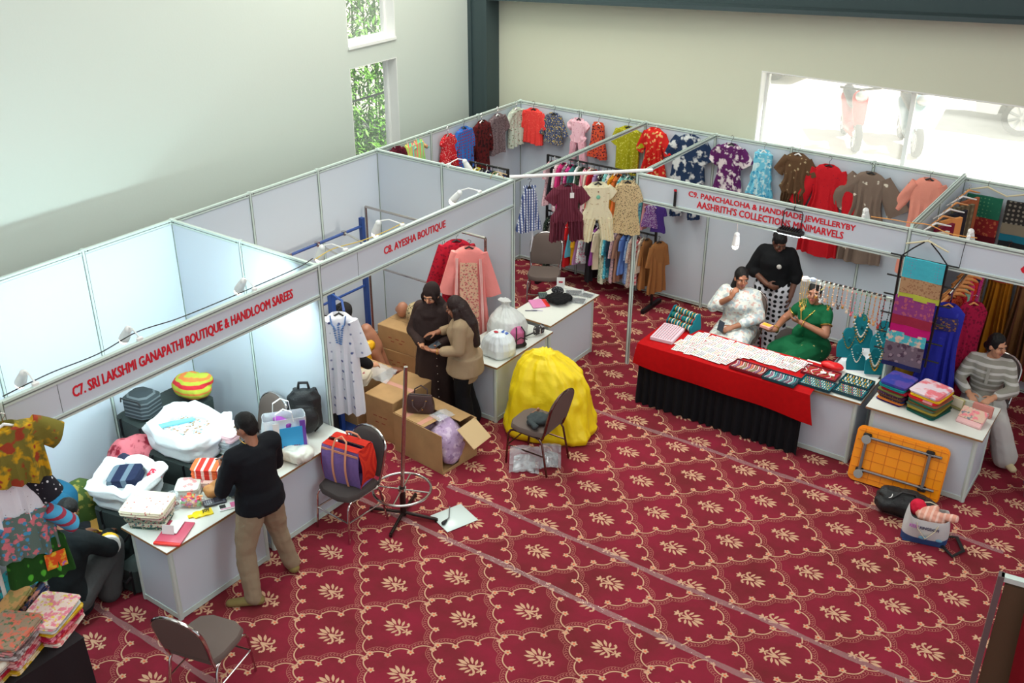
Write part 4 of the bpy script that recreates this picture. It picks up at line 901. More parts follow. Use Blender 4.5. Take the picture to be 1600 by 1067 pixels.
g = blouse('teal, pink and green floral crop blouse with a striped sleeve, third of the layered blouses', (2.24, -9.16, 1.73), BF, .37, fab('floral', (96, 118, 110), (214, 120, 130), (70, 150, 190), 16, thr=.4), [(0, .17), (.15, .2), (1, .2)], None, 63, hang=M_wplas, d=.05)
for s_ in (-1, 1): MB().tube([(s_ * .15, 0, -.07), (s_ * .23, 0, -.15), (s_ * .31, 0, -.26)], [.085, .095, .1], 16, flat=.6).build('sleeve', fab('hstripe', (70, 150, 190), (150, 50, 70), None, 90), g)
g = blouse('green cloth painted with round leaves, lowest of the layered hangings', (2.26, -9.12, 1.47), BF, .34, fab('dots', (28, 74, 22), (84, 180, 54), None, 11, thr=.36), [(0, .16), (.2, .2), (1, .22)], None, 64, hang=M_wplas, d=.04)
MB().box((.1, -.06, -.2), (.14, .01, .13)).build('painted_patch', fab('blotch', (220, 84, 36), (226, 190, 50), (180, 90, 190), 14), g, smooth=False)
# ---- right stall
def hung_cloth(name, label, loc, rz, w_, bands, hang=M_wplas, th=.03, hw=.22, group=None, cat='saree', hook=.12):
    """saree folded over a hanger; bands: (length, material) from the top"""
    t = thing(name, label, cat, loc, rz, group); z = -.1
    first = None
    for i, (L, m) in enumerate(bands):
        k = len(bands)
        o = MB().grid(lambda u, v: ((u - .5) * w_ * (1 + .02 * math.sin(z * 9)), -th * .5 - .006 * math.sin(u * 9 + i), z - v * L), 14, 6, th=th).build('cloth' if i == 0 else 'cloth_band', m, t)
        z -= L
    if hang: make_hanger(t, hw, hang, hook)
    return t
M_iv = mat('ivory_hanger', (214, 206, 170), .5)
hung_cloth('folded_saree', 'green and maroon folded saree on an ivory hanger against the back panels', (6.27, -.07, 2.36), 0, .37, [(.24, fab('dots', (30, 100, 76), (80, 140, 100), None, 24, thr=.2)), (.2, fab('floral', (132, 34, 34), (170, 90, 60), None, 22)), (.1, fab('plain', (90, 12, 26)))], M_iv)
hung_cloth('folded_saree', 'black and teal folded saree on an ivory hanger at the frame edge', (6.68, -.07, 2.36), 0, .37, [(.25, fab('dots', (44, 42, 40), (130, 124, 112), None, 20, thr=.28)), (.12, fab('plain', (126, 118, 100))), (.08, fab('plain', (24, 106, 126))), (.06, fab('plain', (30, 34, 36)))], M_iv)
hung_cloth('folded_saree', 'dark folded saree on an ivory hanger right of the black and teal one', (7.12, -.07, 2.36), 0, .37, [(.3, fab('floral', (70, 40, 40), (130, 90, 70), None, 24)), (.2, fab('plain', (60, 26, 30)))], M_iv)
for i, (cn, c) in enumerate((('cream', F('hstripe', (206, 196, 176), (120, 110, 100), None, 70)), ('maroon', F('plain', (120, 20, 50))), ('orange', F('plain', (226, 150, 84))), ('black', F('plain', (36, 34, 44))), ('olive checked', F('check', (130, 118, 90), (90, 80, 60), None, 90)), ('rust', F('plain', (170, 96, 60))))):
    hung_cloth('folded_saree', '%s saree on a hanger along the right stall divider, %s from the front' % (cn, ORD[i]), (6.14, -1.62 + i * .25, 2.38), R_(70 if i % 2 else 62), .3, [(.34, c), (.12, c)], M_wplas if i % 2 == 0 else M_wood, group='sarees along the right stall divider', th=.035, hook=.06)
COLW = [('rust', (176, 70, 40)), ('crimson', (196, 30, 50)), ('mint', (150, 206, 176)), ('dark plum', (70, 30, 50)), ('pink', (222, 60, 120)), ('scarlet', (214, 50, 40)), ('navy', (36, 40, 80)), ('magenta', (200, 60, 130)), ('olive', (130, 126, 60)), ('lilac', (190, 150, 190)), ('brown', (110, 80, 56))]
for i, (cn, c) in enumerate(COLW):
    g = hung('long_dress', '%s dress on a wooden hanger of the chrome rail, %s from the front' % (cn, ORD[i]), (6.42, -1.55 + i * .115, 1.64), R_(62 + rnd.uniform(-7, 7)), 1.15, F('floral', c, tuple(max(0, x - 40) for x in c), None, 40), [(0, .15), (.08, .17), (.35, .15), (1, .2)], None, None, 70 + i, M_wood, d=.022)
    g['group'] = 'dresses on the chrome rail'
    MB().tube([(-.2, 0, -.055), (-.1, 0, -.005), (0, 0, .022), (.1, 0, -.005), (.2, 0, -.055)], [.012, .019, .022, .019, .012], 8).build('hanger_shoulder', M_wood, g)
g = hung('long_dress', 'royal blue sleeveless gown hanging in front of the chrome rail', (6.44, -1.78, 1.64), R_(14), 1.2, fab('floral', (40, 46, 160), (60, 70, 180), None, 8, thr=.06), [(0, .14), (.06, .17), (.34, .16), (1, .23)], None, None, 81, M_wood, d=.05, folds=9, fa=.5)
MB().grid(lambda u, v: ((u - .5) * .3, -.068 - .01 * math.sin(v * 3.1) + .05 * (2 * u - 1) ** 2, -.13 - v * .14), 10, 6, th=.004).build('brocade_yoke', fab('floral', (52, 50, 110), (150, 110, 60), None, 30), g)
g = hung('long_dress', 'crimson gown just behind the royal blue gown', (6.62, -1.5, 1.6), R_(30), 1.25, fab('floral', (164, 20, 64), (120, 14, 50), None, 30), [(0, .13), (.06, .15), (.35, .13), (1, .17)], None, None, 82, M_wood, d=.04)
g = hung('skirt', 'mustard gathered skirt hanging low behind the black ladder', (6.2, -1.7, .92), R_(10), .6, fab('plain', (196, 150, 40)), [(0, .14), (.1, .16), (1, .22)], None, None, 83, None, d=.05, folds=9, fa=.5)
for i, (cn, x, c, c2, wz) in enumerate((('mustard gold', 6.62, (176, 116, 20), (150, 96, 18), .17), ('brown', 6.92, (120, 84, 48), (96, 60, 40), .17), ('coral red', 7.24, (196, 70, 56), (170, 50, 50), .18), ('bright blue', 7.52, (30, 110, 170), (20, 80, 140), .15), ('dusty rose', 7.78, (190, 136, 118), (150, 90, 110), .18))):
    g = hung('gown', '%s gathered gown hung on the back panels of the right stall' % cn, (x, -.12, 1.75), 0, 1.5, fab('vstripe', c, c2, None, 60), [(0, .12), (.06, .14), (.28, .13), (1, .2)], None, None, 90 + i, M_wood, d=.05, folds=10, fa=.6)
    MB().grid(lambda u, v: ((u - .5) * .25, -.07 + .04 * (2 * u - 1) ** 2, -.2 - v * .2), 10, 4, th=.006).build('banded_bodice', fab('hstripe', (150, 40, 40), c, None, 120), g)
# black ladder of folded sarees hung on the fascia
t = thing('saree_ladder', 'black hanging ladder rack of folded sarees below an ivory hanger', 'display rack', (6.2, -2.08, 2.35))
make_hanger(t, .2, M_iv, .05, z=-.0)
for s_ in (-1, 1):
    MB().tube([(s_ * .03, -.01, -.02), (s_ * .12, -.012, -.1), (s_ * .215, -.015, -.2)], .007, 6).build('strap', M_bmetal, t)
    MB().tube([(s_ * .215, -.015, -.2), (s_ * .2, -.015, -1.3)], .012, 8).build('side_bar', M_bmetal, t)
for i, z in enumerate((-.2, -.42, -.62, -.82, -1.03, -1.22)): MB().tube([(-.32, -.015, z), (.32, -.015, z)], .009, 8).build('rung', M_bmetal, t)
def ladder_saree(label, z, bands, dx=0):
    hung_cloth('folded_saree', label, (6.2 + dx, -2.1, z), 0, .38, bands, None, .03, group=None)
ladder_saree('turquoise, tan and lime folded saree, topmost on the black ladder', 2.26, [(.2, fab('dots', (70, 180, 196), (130, 130, 170), None, 36, thr=.2)), (.16, fab('floral', (176, 140, 104), (150, 110, 80), None, 40)), (.06, fab('plain', (180, 190, 70)))], .02)
ladder_saree('magenta and purple folded saree in the middle of the black ladder', 1.86, [(.2, fab('floral', (140, 60, 124), (176, 90, 110), None, 24)), (.1, fab('plain', (150, 40, 64))), (.1, fab('plain', (190, 20, 110)))])
ladder_saree('turquoise and grey medallion saree, lowest on the black ladder', 1.48, [(.12, fab('blotch', (74, 180, 190), (220, 190, 170), None, 20)), (.22, fab('floral', (112, 96, 108), (80, 60, 76), (150, 130, 140), 12)), (.05, fab('plain', (36, 40, 90)))], -.02)
# ================================================================ bags, boxes, goods
def folded(name, label, loc, rz, dims, mt, group=None, cat='folded cloth', tilt=(0, 0), seed=0):
    """a cloth folded into a soft slab with visible layers"""
    w_, d, h = dims
    def sec(k, z):
        return [(x * k, y * k, z) for x, y in ((-w_ / 2, -d / 2 + .02), (-w_ / 2 + .02, -d / 2), (0, -d / 2 - .004), (w_ / 2 - .02, -d / 2), (w_ / 2, -d / 2 + .02), (w_ / 2 + .003, 0), (w_ / 2, d / 2 - .02), (w_ / 2 - .02, d / 2), (0, d / 2 + .004), (-w_ / 2 + .02, d / 2), (-w_ / 2, d / 2 - .02), (-w_ / 2 - .003, 0))]
    r = random.Random(seed); n = max(2, int(h / .012)); rings = []
    for i in range(n):
        z0, z1 = h * i / n, h * (i + 1) / n; e = r.uniform(-.006, .006)
        rings += [[(x + e, y + e * .6, z) for x, y, z in sec(.975, z0 + .0005)], [(x + e, y + e * .6, z) for x, y, z in sec(1, (z0 + z1) / 2)], [(x + e, y + e * .6, z) for x, y, z in sec(.975, z1 - .0005)]]
    rings.append(sec(.8, h + .002))
    o = MB().loft(rings).build(name, mt); o.location = loc; o.rotation_euler = (tilt[0], tilt[1], rz)
    return tag(o, label, cat, group)
def stack(items, loc, rz, group=None, jit=.012, name='folded_saree', cat='folded cloth', seed=1):
    """items bottom to top: (label, material, dims)"""
    r = random.Random(seed); z = loc[2]
    for i, (lab, m, dims) in enumerate(items):
        folded(name, lab, (loc[0] + r.uniform(-jit, jit), loc[1] + r.uniform(-jit, jit), z), rz + r.uniform(-.06, .06), dims, m, group, cat, seed=seed * 31 + i)
        z += dims[2] + .003
    return z
def box_obj(name, label, cat, loc, dims, mt, rz=0, bev=.004, group=None, tilt=0):
    o = MB().box((0, 0, dims[2] / 2), dims, bev=bev).build(name, mt, smooth=bev > .01); o.location = loc; o.rotation_euler = (tilt, 0, rz)
    return tag(o, label, cat, group)
M_plas = mat('clear_plastic', (226, 232, 236), .12, alpha=.28, spec=.9, bump=.9, bscale=22)
M_film = mat('milky_plastic', (226, 230, 228), .25, alpha=.86, spec=.6, bump=.8, bscale=14)
M_wsack = mat('white_woven_sack', (236, 240, 242), .5, bump=.4, bscale=12)
M_yellow = mat('yellow_woven_sack', (246, 216, 22), .45, bump=.35, bscale=14)
M_canvasg = mat('dark_green_canvas', (42, 52, 50), .85, bump=.2, bscale=60)
def blobbag(name, label, loc, parts, mt, vox=.02, crumple=(.02, 6, 1, 1), cat='bag', smooth=5, rz=0, group=None):
    mb = MB()
    for p in parts:
        if p[0] == 'e': mb.ell(*p[1:])
        elif p[0] == 'c': mb.cap(*p[1:])
        elif p[0] == 'b': mb.box(*p[1:])
    o = remesh(mb, name, mt, None, vox, smooth, crumple); o.location = loc; o.rotation_euler = (0, 0, rz)
    zmin = min(v.co.z for v in o.data.vertices)
    for v in o.data.vertices: v.co.z -= zmin
    return tag(o, label, cat, group)
def gathersack(name, label, loc, mt, prof, rz=0, seed=0, amp=.016, cat='bag'):
    """filled sack: rings (z, half width, half depth, dx, dy) with pleats gathering towards the neck"""
    n = 96; mb = MB(); zt = max(p[0] for p in prof); P = []
    for a, b in zip(prof, prof[1:]):
        for k in range(6): P.append([x + (y - x) * k / 6 for x, y in zip(a, b)])
    P.append(list(prof[-1])); rings = []
    for z, a, b, dx, dy in P:
        t = z / zt; out = []
        for i in range(n):
            q = 2 * math.pi * i / n; ca, sa = math.cos(q), math.sin(q); e = .7 + .3 * t
            pl = (.02 + .07 * t ** 3) * math.sin(17 * q + 2.5 * noise.noise((ca * 2, sa * 2, seed)) * 3) + .03 * math.sin(5 * q + seed + 4 * t)
            rd = (1 - 2 * abs(noise.noise((ca * 1.7 + seed, sa * 1.7, z * 3.2)))) * .7 + (1 - 2 * abs(noise.noise((ca * 4 + seed, sa * 4, z * 6)))) * .35
            f = 1 + pl; g = amp * rd * (0 if z < .004 else 1)
            out.append((dx + a * math.copysign(abs(ca) ** e, ca) * f + g * ca, dy + b * math.copysign(abs(sa) ** e, sa) * f + g * sa, z + (g * .6 if z > .05 else 0)))
        rings.append(out)
    o = mb.loft(rings).build(name, mt, auto=False); o.location = loc; o.rotation_euler = (0, 0, rz)
    return tag(o, label, cat)
def opensack(name, label, loc, w_, d, h, mt, rz=0, flare=.12, seed=0, top=None):
    """soft sack with its mouth rolled open"""
    n = 64; r = random.Random(seed); mb = MB()
    def ring(a, b, z, wob, k=0):
        out = []
        for i in range(n):
            t = 2 * math.pi * i / n; ca, sa = math.cos(t), math.sin(t)
            q = wob * noise.noise((ca * 1.6 + seed, sa * 1.6, z * 3 + k)) * 2.2
            rr = 1 + q
            out.append((a * math.copysign(abs(ca) ** .6, ca) * rr, b * math.copysign(abs(sa) ** .6, sa) * rr, z + (wob * .8 * noise.noise((ca * 2.1 + seed * 3, sa * 2.1, k + 5)) if z > .05 else 0)))
        return out
    a, b = w_ / 2, d / 2
    rings = [ring(a * .94, b * .94, 0, .02), ring(a, b, h * .12, .03), ring(a * 1.02, b * 1.02, h * .45, .05), ring(a * (1 + flare), b * (1 + flare), h * .68, .07), ring(a * (1 + flare * .8), b * (1 + flare * .8), h * .95, .11, 1), ring(a * .9, b * .9, h * 1.0, .12, 1), ring(a * .74, b * .74, h * .86, .09, 2), ring(a * .7, b * .68, h * .6, .03, 3)]
    # refine between rings
    fine = []
    for p, q in zip(rings, rings[1:]):
        for k in range(4):
            t = k / 4
            fine.append([tuple(x + (y - x) * t + .006 * noise.noise((x * 9, t * 3 + seed, j * .35)) for x, y in zip(u, v)) for j, (u, v) in enumerate(zip(p, q))])
    fine.append(rings[-1])
    o = mb.loft(fine).build(name, mt, auto=False); o.location = loc; o.rotation_euler = (0, 0, rz)
    for v in o.data.vertices:
        c = v.co * 7; v.co += v.normal * .014 * (1 - 2 * abs(noise.noise(c + Vector((seed, 0, 0)))))
        if v.co.z < .004: v.co.z = .0
    return tag(o, label, 'sack')
# ---------------------------------------------------------------- far left stall
def trunk(label, loc, dims, rz=0):
    t = thing('canvas_trunk', label, 'trunk', loc, rz); w_, d, h = dims
    o = MB().box((0, 0, h / 2), dims, bev=.03).build('body', M_canvasg, t)
    for s_ in (-1, 1): MB().tube([(s_ * w_ * .3, -d / 2 - .006, .02), (s_ * w_ * .3, -d / 2 - .008, h - .02)], .018, 6, flat=.3).build('strap', M_black, t)
    MB().tube([(-w_ * .3, -d / 2 - .01, h * .75), (-w_ * .2, -d / 2 - .05, h * .62), (w_ * .2, -d / 2 - .05, h * .62), (w_ * .3, -d / 2 - .01, h * .75)], .012, 8).build('handle', M_black, t)
    return t
trunk('dark green canvas trunk under the white sack with the navy cloth', (1.32, -7.72, 0), (.5, .56, .64), R_(12))
trunk('dark green canvas trunk under the larger open white sack', (1.16, -7.02, 0), (.62, .52, .74), R_(8))
trunk('dark canvas trunk against the white back panels, mostly hidden', (.5, -6.75, 0), (.5, .8, .82))
trunk('low grey-green canvas trunk beside the crouching man', (1.62, -8.0, 0), (.2, .3, .28), R_(10))
opensack('white_sack', 'white woven sack holding a navy striped cloth, nearest the counter end', (1.26, -7.76, .648), .5, .5, .21, M_wsack, R_(16), .14, 3)
opensack('white_sack', 'large open white woven sack with packets inside, before the back panels', (1.2, -7.02, .748), .68, .5, .27, M_wsack, R_(10), .1, 8)
folded('folded_cloth', 'navy cloth with grey stripes on the nearer white sack', (1.25, -7.74, .77), R_(30), (.27, .22, .1), fab('vstripe', (30, 38, 66), (100, 116, 130), None, 46), None, 'folded cloth', (R_(8), R_(-8)), 4)
blobbag('tassel_bundle', 'red, white and blue tassel bundle beside the navy cloth', (1.42, -7.6, .79), [('e', (0, 0, .03), (.06, .04, .03)), ('e', (.05, .03, .03), (.04, .04, .03)), ('e', (-.04, .04, .03), (.04, .03, .03))], fab('floral', (190, 40, 60), (230, 230, 236), (60, 90, 180), 40), .008, (.01, 20, 2), 'tassels')
folded('cloth_packet', 'pale printed cloth packet inside the larger white sack', (1.2, -7.0, .9), R_(14), (.4, .28, .05), fab('floral', (190, 206, 200), (160, 120, 90), (120, 170, 190), 24), None, 'folded cloth', (0, 0), 5)
folded('cloth_packet', 'narrow turquoise edged packet lying in the larger white sack', (1.08, -7.06, .955), R_(60), (.34, .05, .02), fab('plain', (120, 190, 214)), None, 'folded cloth', (0, 0), 6)
t = thing('zip_bag', 'black striped zip bag behind the larger white sack', 'bag', (.52, -7.0, .822), R_(12))
MB().box((0, 0, .13), (.3, .28, .26), bev=.05).build('body', fab('hstripe', (52, 60, 64), (96, 104, 108), None, 160), t); MB().tube([(-.12, -.145, .2), (-.1, -.16, .25), (.1, -.16, .25), (.12, -.145, .2)], .008, 6).build('zip', M_black, t)
blobbag('cloth_heap', 'pink and crimson printed cloth heap left of the larger white sack', (.72, -7.38, .0), [('e', (0, 0, .4), (.26, .2, .4)), ('e', (.06, .1, .7), (.18, .15, .1))], fab('blotch', (206, 110, 120), (130, 20, 40), None, 9), .02, (.02, 6, 3, 1), 'cloth')
blobbag('cloth_heap', 'yellow-green and red cloth heap on the hidden trunk', (.62, -6.5, .822), [('e', (0, 0, .1), (.22, .16, .12)), ('e', (.1, .06, .16), (.1, .1, .07))], fab('hstripe', (170, 180, 60), (214, 120, 60), (190, 40, 50), 110), .015, (.015, 8, 4, 1), 'cloth')
blobbag('cloth_heap', 'olive green printed cloth heap beside the man in teal', (.78, -7.95, 0), [('e', (0, 0, .3), (.22, .24, .34))], fab('floral', (62, 82, 34), (140, 130, 60), None, 12), .02, (.02, 6, 5, 1), 'cloth')
blobbag('cloth_heap', 'dark blue cloth tucked behind the nearer white sack', (.95, -7.55, 0), [('e', (0, 0, .4), (.12, .12, .42))], fab('plain', (44, 46, 70)), .02, (.02, 6, 6, 1), 'cloth')
for i, (cn, m, z) in enumerate((('maroon', F('plain', (120, 20, 44)), 0), ('mauve', F('plain', (150, 90, 110)), .13), ('ochre bordered', F('hstripe', (150, 70, 90), (206, 160, 60), None, 120), .26))):
    folded('saree_packet', '%s saree packet in the pile between the crouching man and the trunk' % cn, (1.0, -8.0, .01 + z), R_(20 + 8 * i), (.34, .3, .125), m, 'saree packets by the trunk', 'folded cloth', seed=20 + i)
blobbag('cloth_heap', 'slate blue cloth heap at the knees of the crouching man', (1.28, -8.2, 0), [('e', (0, 0, .16), (.13, .15, .18))], fab('floral', (84, 104, 116), (130, 150, 160), None, 20), .015, (.02, 8, 7, 1), 'cloth')
# on the nearest counter
C7 = [('dark green printed cloth, lowest in the stack of printed cloths on the nearest counter', F('floral', (60, 90, 84), (190, 190, 160), None, 40), (.3, .24, .028)), ('teal bordered cloth, second lowest in the stack on the nearest counter', F('floral', (206, 200, 180), (60, 110, 110), (180, 60, 70), 34), (.31, .25, .03)),
      ('grey-green patterned cloth in the middle of the stack on the nearest counter', F('floral', (150, 156, 136), (60, 84, 80), (170, 70, 80), 34), (.33, .26, .036)), ('rose sprigged cloth, second from the top of the stack on the nearest counter', F('floral', (214, 196, 186), (180, 90, 100), (120, 140, 100), 26), (.34, .27, .036)),
      ('cream cloth with coloured dots and sprigs, top of the stack on the nearest counter', F('floral', (232, 224, 198), (180, 80, 80), (110, 150, 170), 24, thr=.16), (.37, .3, .05))]
stack(C7, (1.87, -7.97, .752), R_(28), 'printed cloths stacked on the nearest counter', .01, 'folded_cloth', seed=5)
t = thing('storage_jar', 'clear lidded jar of small wrapped pieces on the nearest counter', 'jar', (1.87, -7.74, .752))
MB().lathe([(.001, 0), (.05, 0), (.058, .01), (.058, .09), (.05, .105), (.05, .12)], 20).build('glass', M_plas, t); MB().lathe([(.054, .118), (.054, .136), (.001, .14)], 20).build('lid', M_plas, t)
m = MB()
for k in range(40): a = rnd.uniform(0, 6.28); q = rnd.uniform(0, .042); m.ell((q * math.cos(a), q * math.sin(a), .012 + rnd.random() * .06), (.012, .009, .008), n=7, m=4, mi=k % 3)
tag(m.build('wrapped_pieces', [fab('plain', (130, 60, 70)), fab('plain', (190, 170, 160)), fab('plain', (80, 70, 80))], t), None, None, kind='stuff')
t = thing('sweet_box', 'clear tub heaped with orange, pink and green sweets', 'box', (1.97, -7.62, .752), R_(30))
MB().box((0, 0, .035), (.17, .12, .07), bev=.012, taper=1).build('tub', M_plas, t)
m = MB()
for k in range(70): m.box((rnd.uniform(-.072, .072), rnd.uniform(-.046, .046), .012 + rnd.random() * .07), (.034, .018, .014), rot=(rnd.random() * 3, rnd.random(), rnd.random() * 3), mi=k % 5)
tag(m.build('sweets', [mat('sweet_orange', (246, 160, 84), .4), mat('sweet_peach', (250, 190, 130), .4), mat('sweet_pink', (230, 90, 170), .4), mat('sweet_green', (130, 214, 120), .4), mat('sweet_red', (240, 100, 80), .4)], t, smooth=False), None, None, kind='stuff')
t = thing('pouch', 'bright yellow pouch with black lettering on the nearest counter', 'pouch', (2.13, -7.68, .753), R_(64))
m = MB().grid(lambda u, v: (-.1 + .2 * u, (v - .5) * (.085 - .05 * (u < .22)), .012 + .008 * math.sin(u * 3.1) * math.sin(v * 3.1) + .003 * math.sin(u * 20)), 20, 8, th=.014); m.build('sleeve', mat('yellow_film', (244, 214, 20), .3), t)
text('lettering', 'JOY', M_black, (.02, -.022, .0225), (0, 0, 0), .045, .06, t)
t = thing('document_folder', 'red and rose document folder at the near corner of the counter', 'folder', (2.17, -7.97, .753), R_(28))
MB().box((0, 0, .009), (.22, .3, .016), bev=.003).build('cover', mat('folder_rose', (206, 84, 110), .35), t); MB().box((.0, -.146, .011), (.222, .03, .021), bev=.004).build('spine', mat('folder_red', (232, 50, 44), .35), t)
t = thing('card_stand', 'small white folded card standing on the red folder', 'card', (2.14, -7.95, .772), R_(28))
m = MB().box((-.02, -.06, .04), (.1, .004, .08), rot=(R_(-12), 0, 0)).box((-.0, .02, .012), (.1, .17, .004)); m.build('card', mat('white_card', (232, 232, 230), .5), t, smooth=False)
blobbag('leather_pouch', 'crumpled tan leather pouch beside the sweet tub', (2.0, -7.45, .753), [('e', (0, 0, .04), (.07, .05, .045)), ('c', (-.02, .03, .05), .03, (.02, .07, .11), .02)], mat('tan_leather', (190, 132, 76), .6), .01, (.014, 14, 3, 1), 'pouch')
t = thing('card_reader', 'black card machine in plastic on the counter before the standing man', 'device', (2.1, -7.5, .753), R_(60))
MB().box((0, 0, .014), (.19, .09, .026), bev=.008).build('body', mat('dark_device', (58, 58, 70), .35), t); MB().box((.03, 0, .029), (.07, .065, .003)).build('screen', mat('device_screen', (30, 36, 50), .1), t, smooth=False); 
m = MB()
for a in range(4):
    for b in range(3): m.box((-.03 - a * .017, -.025 + b * .025, .029), (.011, .016, .004))
m.build('keypad', mat('keys_grey', (150, 150, 160), .5), t, smooth=False)
t = thing('leaflet', 'white leaflet with pink and black print at the counter edge', 'leaflet', (2.23, -7.46, .753), R_(62))
MB().box((0, 0, .002), (.17, .1, .003)).build('sheet', mat('white_card', (232, 232, 230), .5), t, smooth=False)
MB().box((.045, .01, .0042), (.06, .06, .001)).box((0, -.03, .0042), (.15, .01, .001)).build('pink_print', mat('pink_print', (226, 120, 170), .5), t, smooth=False); MB().box((-.05, .01, .0042), (.05, .05, .001)).build('black_print', M_black, t, smooth=False)
z = stack([('green album under the red striped bundle', F('plain', (90, 170, 70)), (.3, .2, .025)), ('pale rose packet under the red striped bundle', F('floral', (226, 190, 180), (190, 120, 120), None, 20), (.3, .22, .05))], (1.86, -7.3, .752), R_(34), None, .01, 'folded_cloth', seed=9)
folded('folded_cloth', 'red and white striped bundle under the hands of the standing man', (1.84, -7.29, z), R_(34), (.32, .2, .1), fab('vstripe', (204, 50, 40), (236, 200, 190), (226, 110, 60), 90), None, seed=10)
folded('cloth_packet', 'pale grey and pink packet left of the red striped bundle', (1.8, -7.52, .752), R_(40), (.2, .2, .09), fab('floral', (206, 206, 196), (214, 150, 150), None, 14), None, seed=11)
stack([('white packet at the bottom of the pile beside the standing man', F('plain', (206, 214, 214)), (.34, .26, .06)), ('grey packet in the pile beside the standing man', F('plain', (140, 146, 150)), (.33, .25, .06)), ('pale pink and aqua packet on the pile beside the standing man', F('blotch', (206, 220, 220), (226, 190, 196), None, 9), (.34, .27, .07))], (1.5, -6.85, .0 + .752 * 0 + .76), R_(10), 'packets piled beside the standing man', .02, 'cloth_packet', seed=12)
trunk('dark canvas trunk carrying the packets beside the standing man', (1.44, -6.85, 0), (.4, .36, .752))
blobbag('plastic_bag', 'bright blue plastic bag in front of the standing man', (1.83, -6.98, .752), [('e', (0, 0, .06), (.1, .08, .07))], mat('blue_film', (80, 150, 226), .25, bump=.5, bscale=20), .012, (.015, 10, 3, 1))
blobbag('crumpled_jacket', 'dark slate jacket bundled on the counter at the man\'s elbow', (2.08, -7.28, .753), [('e', (0, 0, .05), (.1, .1, .06)), ('e', (.05, -.06, .04), (.07, .06, .05))], fab('plain', (52, 62, 70)), .014, (.02, 9, 8, 1), 'clothing')
# second counter: carrier, white bag, rucksack
t = thing('carrier_bag', 'blue and white printed carrier bag on the counter behind the man', 'bag', (2.0, -6.58, .753), R_(54))
def cbag(u, v):
    a = u * 2 * math.pi; w_, d = .2 - .01 * v, .1 + .012 * math.sin(v * 5)
    x = w_ * math.copysign(abs(math.cos(a)) ** .35, math.cos(a)); y = d * math.copysign(abs(math.sin(a)) ** .45, math.sin(a))
    return (x + .008 * math.sin(v * 9 + a * 2), y + .01 * math.sin(v * 7 + a * 3), v * .38)
MB().grid(cbag, 56, 12, th=.003).build('body', mat('white_film', (226, 234, 238), .3, bump=.4, bscale=16), t)
MB().box((0, 0, .004), (.38, .19, .006)).build('base', M_wplas, t)
MB().box((.0, -.121, .17), (.3, .004, .29), bev=.001).build('blue_panel', mat('sky_blue_print', (54, 164, 222), .35), t, smooth=False)
MB().box((-.08, -.126, .19), (.055, .004, .37)).build('white_strip', M_wplas, t, smooth=False)
MB().box((.155, -.12, .22), (.05, .004, .3)).build('purple_edge', mat('violet_print', (110, 70, 170), .4), t, smooth=False)
text('lettering', 'FALCON', mat('maroon_print', (150, 20, 60), .4), (-.03, -.1245, .1), (R_(90), 0, 0), .03, .14, t)
text('lettering', 'FALCON', M_black, (-.066, -.1295, .1), (R_(90), R_(-90), 0), .024, .12, t)
for s_ in (-1, 1): MB().tube([(-.08, s_ * .1, .36), (-.07, s_ * .1, .46), (.0, s_ * .1, .5), (.07, s_ * .1, .46), (.08, s_ * .1, .36)], .012, 8, flat=.35).build('handle', M_wplas, t)
blobbag('packet_in_bag', 'purple wrapped packet in the mouth of the carrier bag', (2.0, -6.58, .98), [('b', (0, 0, .05), (.2, .07, .1))], mat('purple_film', (150, 60, 160), .3), .012, (.008, 9, 2, 1), 'packet')
blobbag('plastic_bag', 'creamy white plastic bag slumped at the counter edge', (2.18, -6.63, .753), [('b', (0, 0, .045), (.2, .16, .09)), ('e', (.05, .03, .05), (.09, .1, .05))], mat('cream_film', (232, 234, 222), .3, bump=.6, bscale=16), .012, (.024, 9, 9, 1))
box_obj('ring_binder', 'orange and white ring binder standing behind the man\'s back', 'binder', (2.06, -6.86, .753), (.05, .24, .28), mat('binder_orange', (214, 130, 50), .4), R_(60))
t = thing('rucksack', 'black rucksack standing against the divider post', 'bag', (1.9, -6.22, .753), R_(38))
remesh(MB().box((0, 0, .23), (.32, .16, .44), bev=.07).ell((0, -.08, .17), (.14, .07, .15)).ell((0, .0, .36), (.14, .08, .1)), 'body', mat('black_nylon', (24, 26, 28), .55, bump=.3, bscale=90), t, .014, 5, (.008, 8, 3))
MB().tube([(-.05, .02, .45), (-.04, .02, .51), (.04, .02, .51), (.05, .02, .45)], .014, 8).build('grab_handle', M_black, t)
for s_ in (-1, 1): MB().tube([(s_ * .09, .08, .42), (s_ * .1, .12, .34), (s_ * .11, .11, .18), (s_ * .12, .08, .06)], .022, 8, flat=.5).build('shoulder_strap', M_black, t)
MB().tube([(-.12, -.09, .3), (-.1, -.13, .33), (.1, -.13, .33), (.12, -.09, .3)], .005, 6).build('zip', M_bmetal, t)
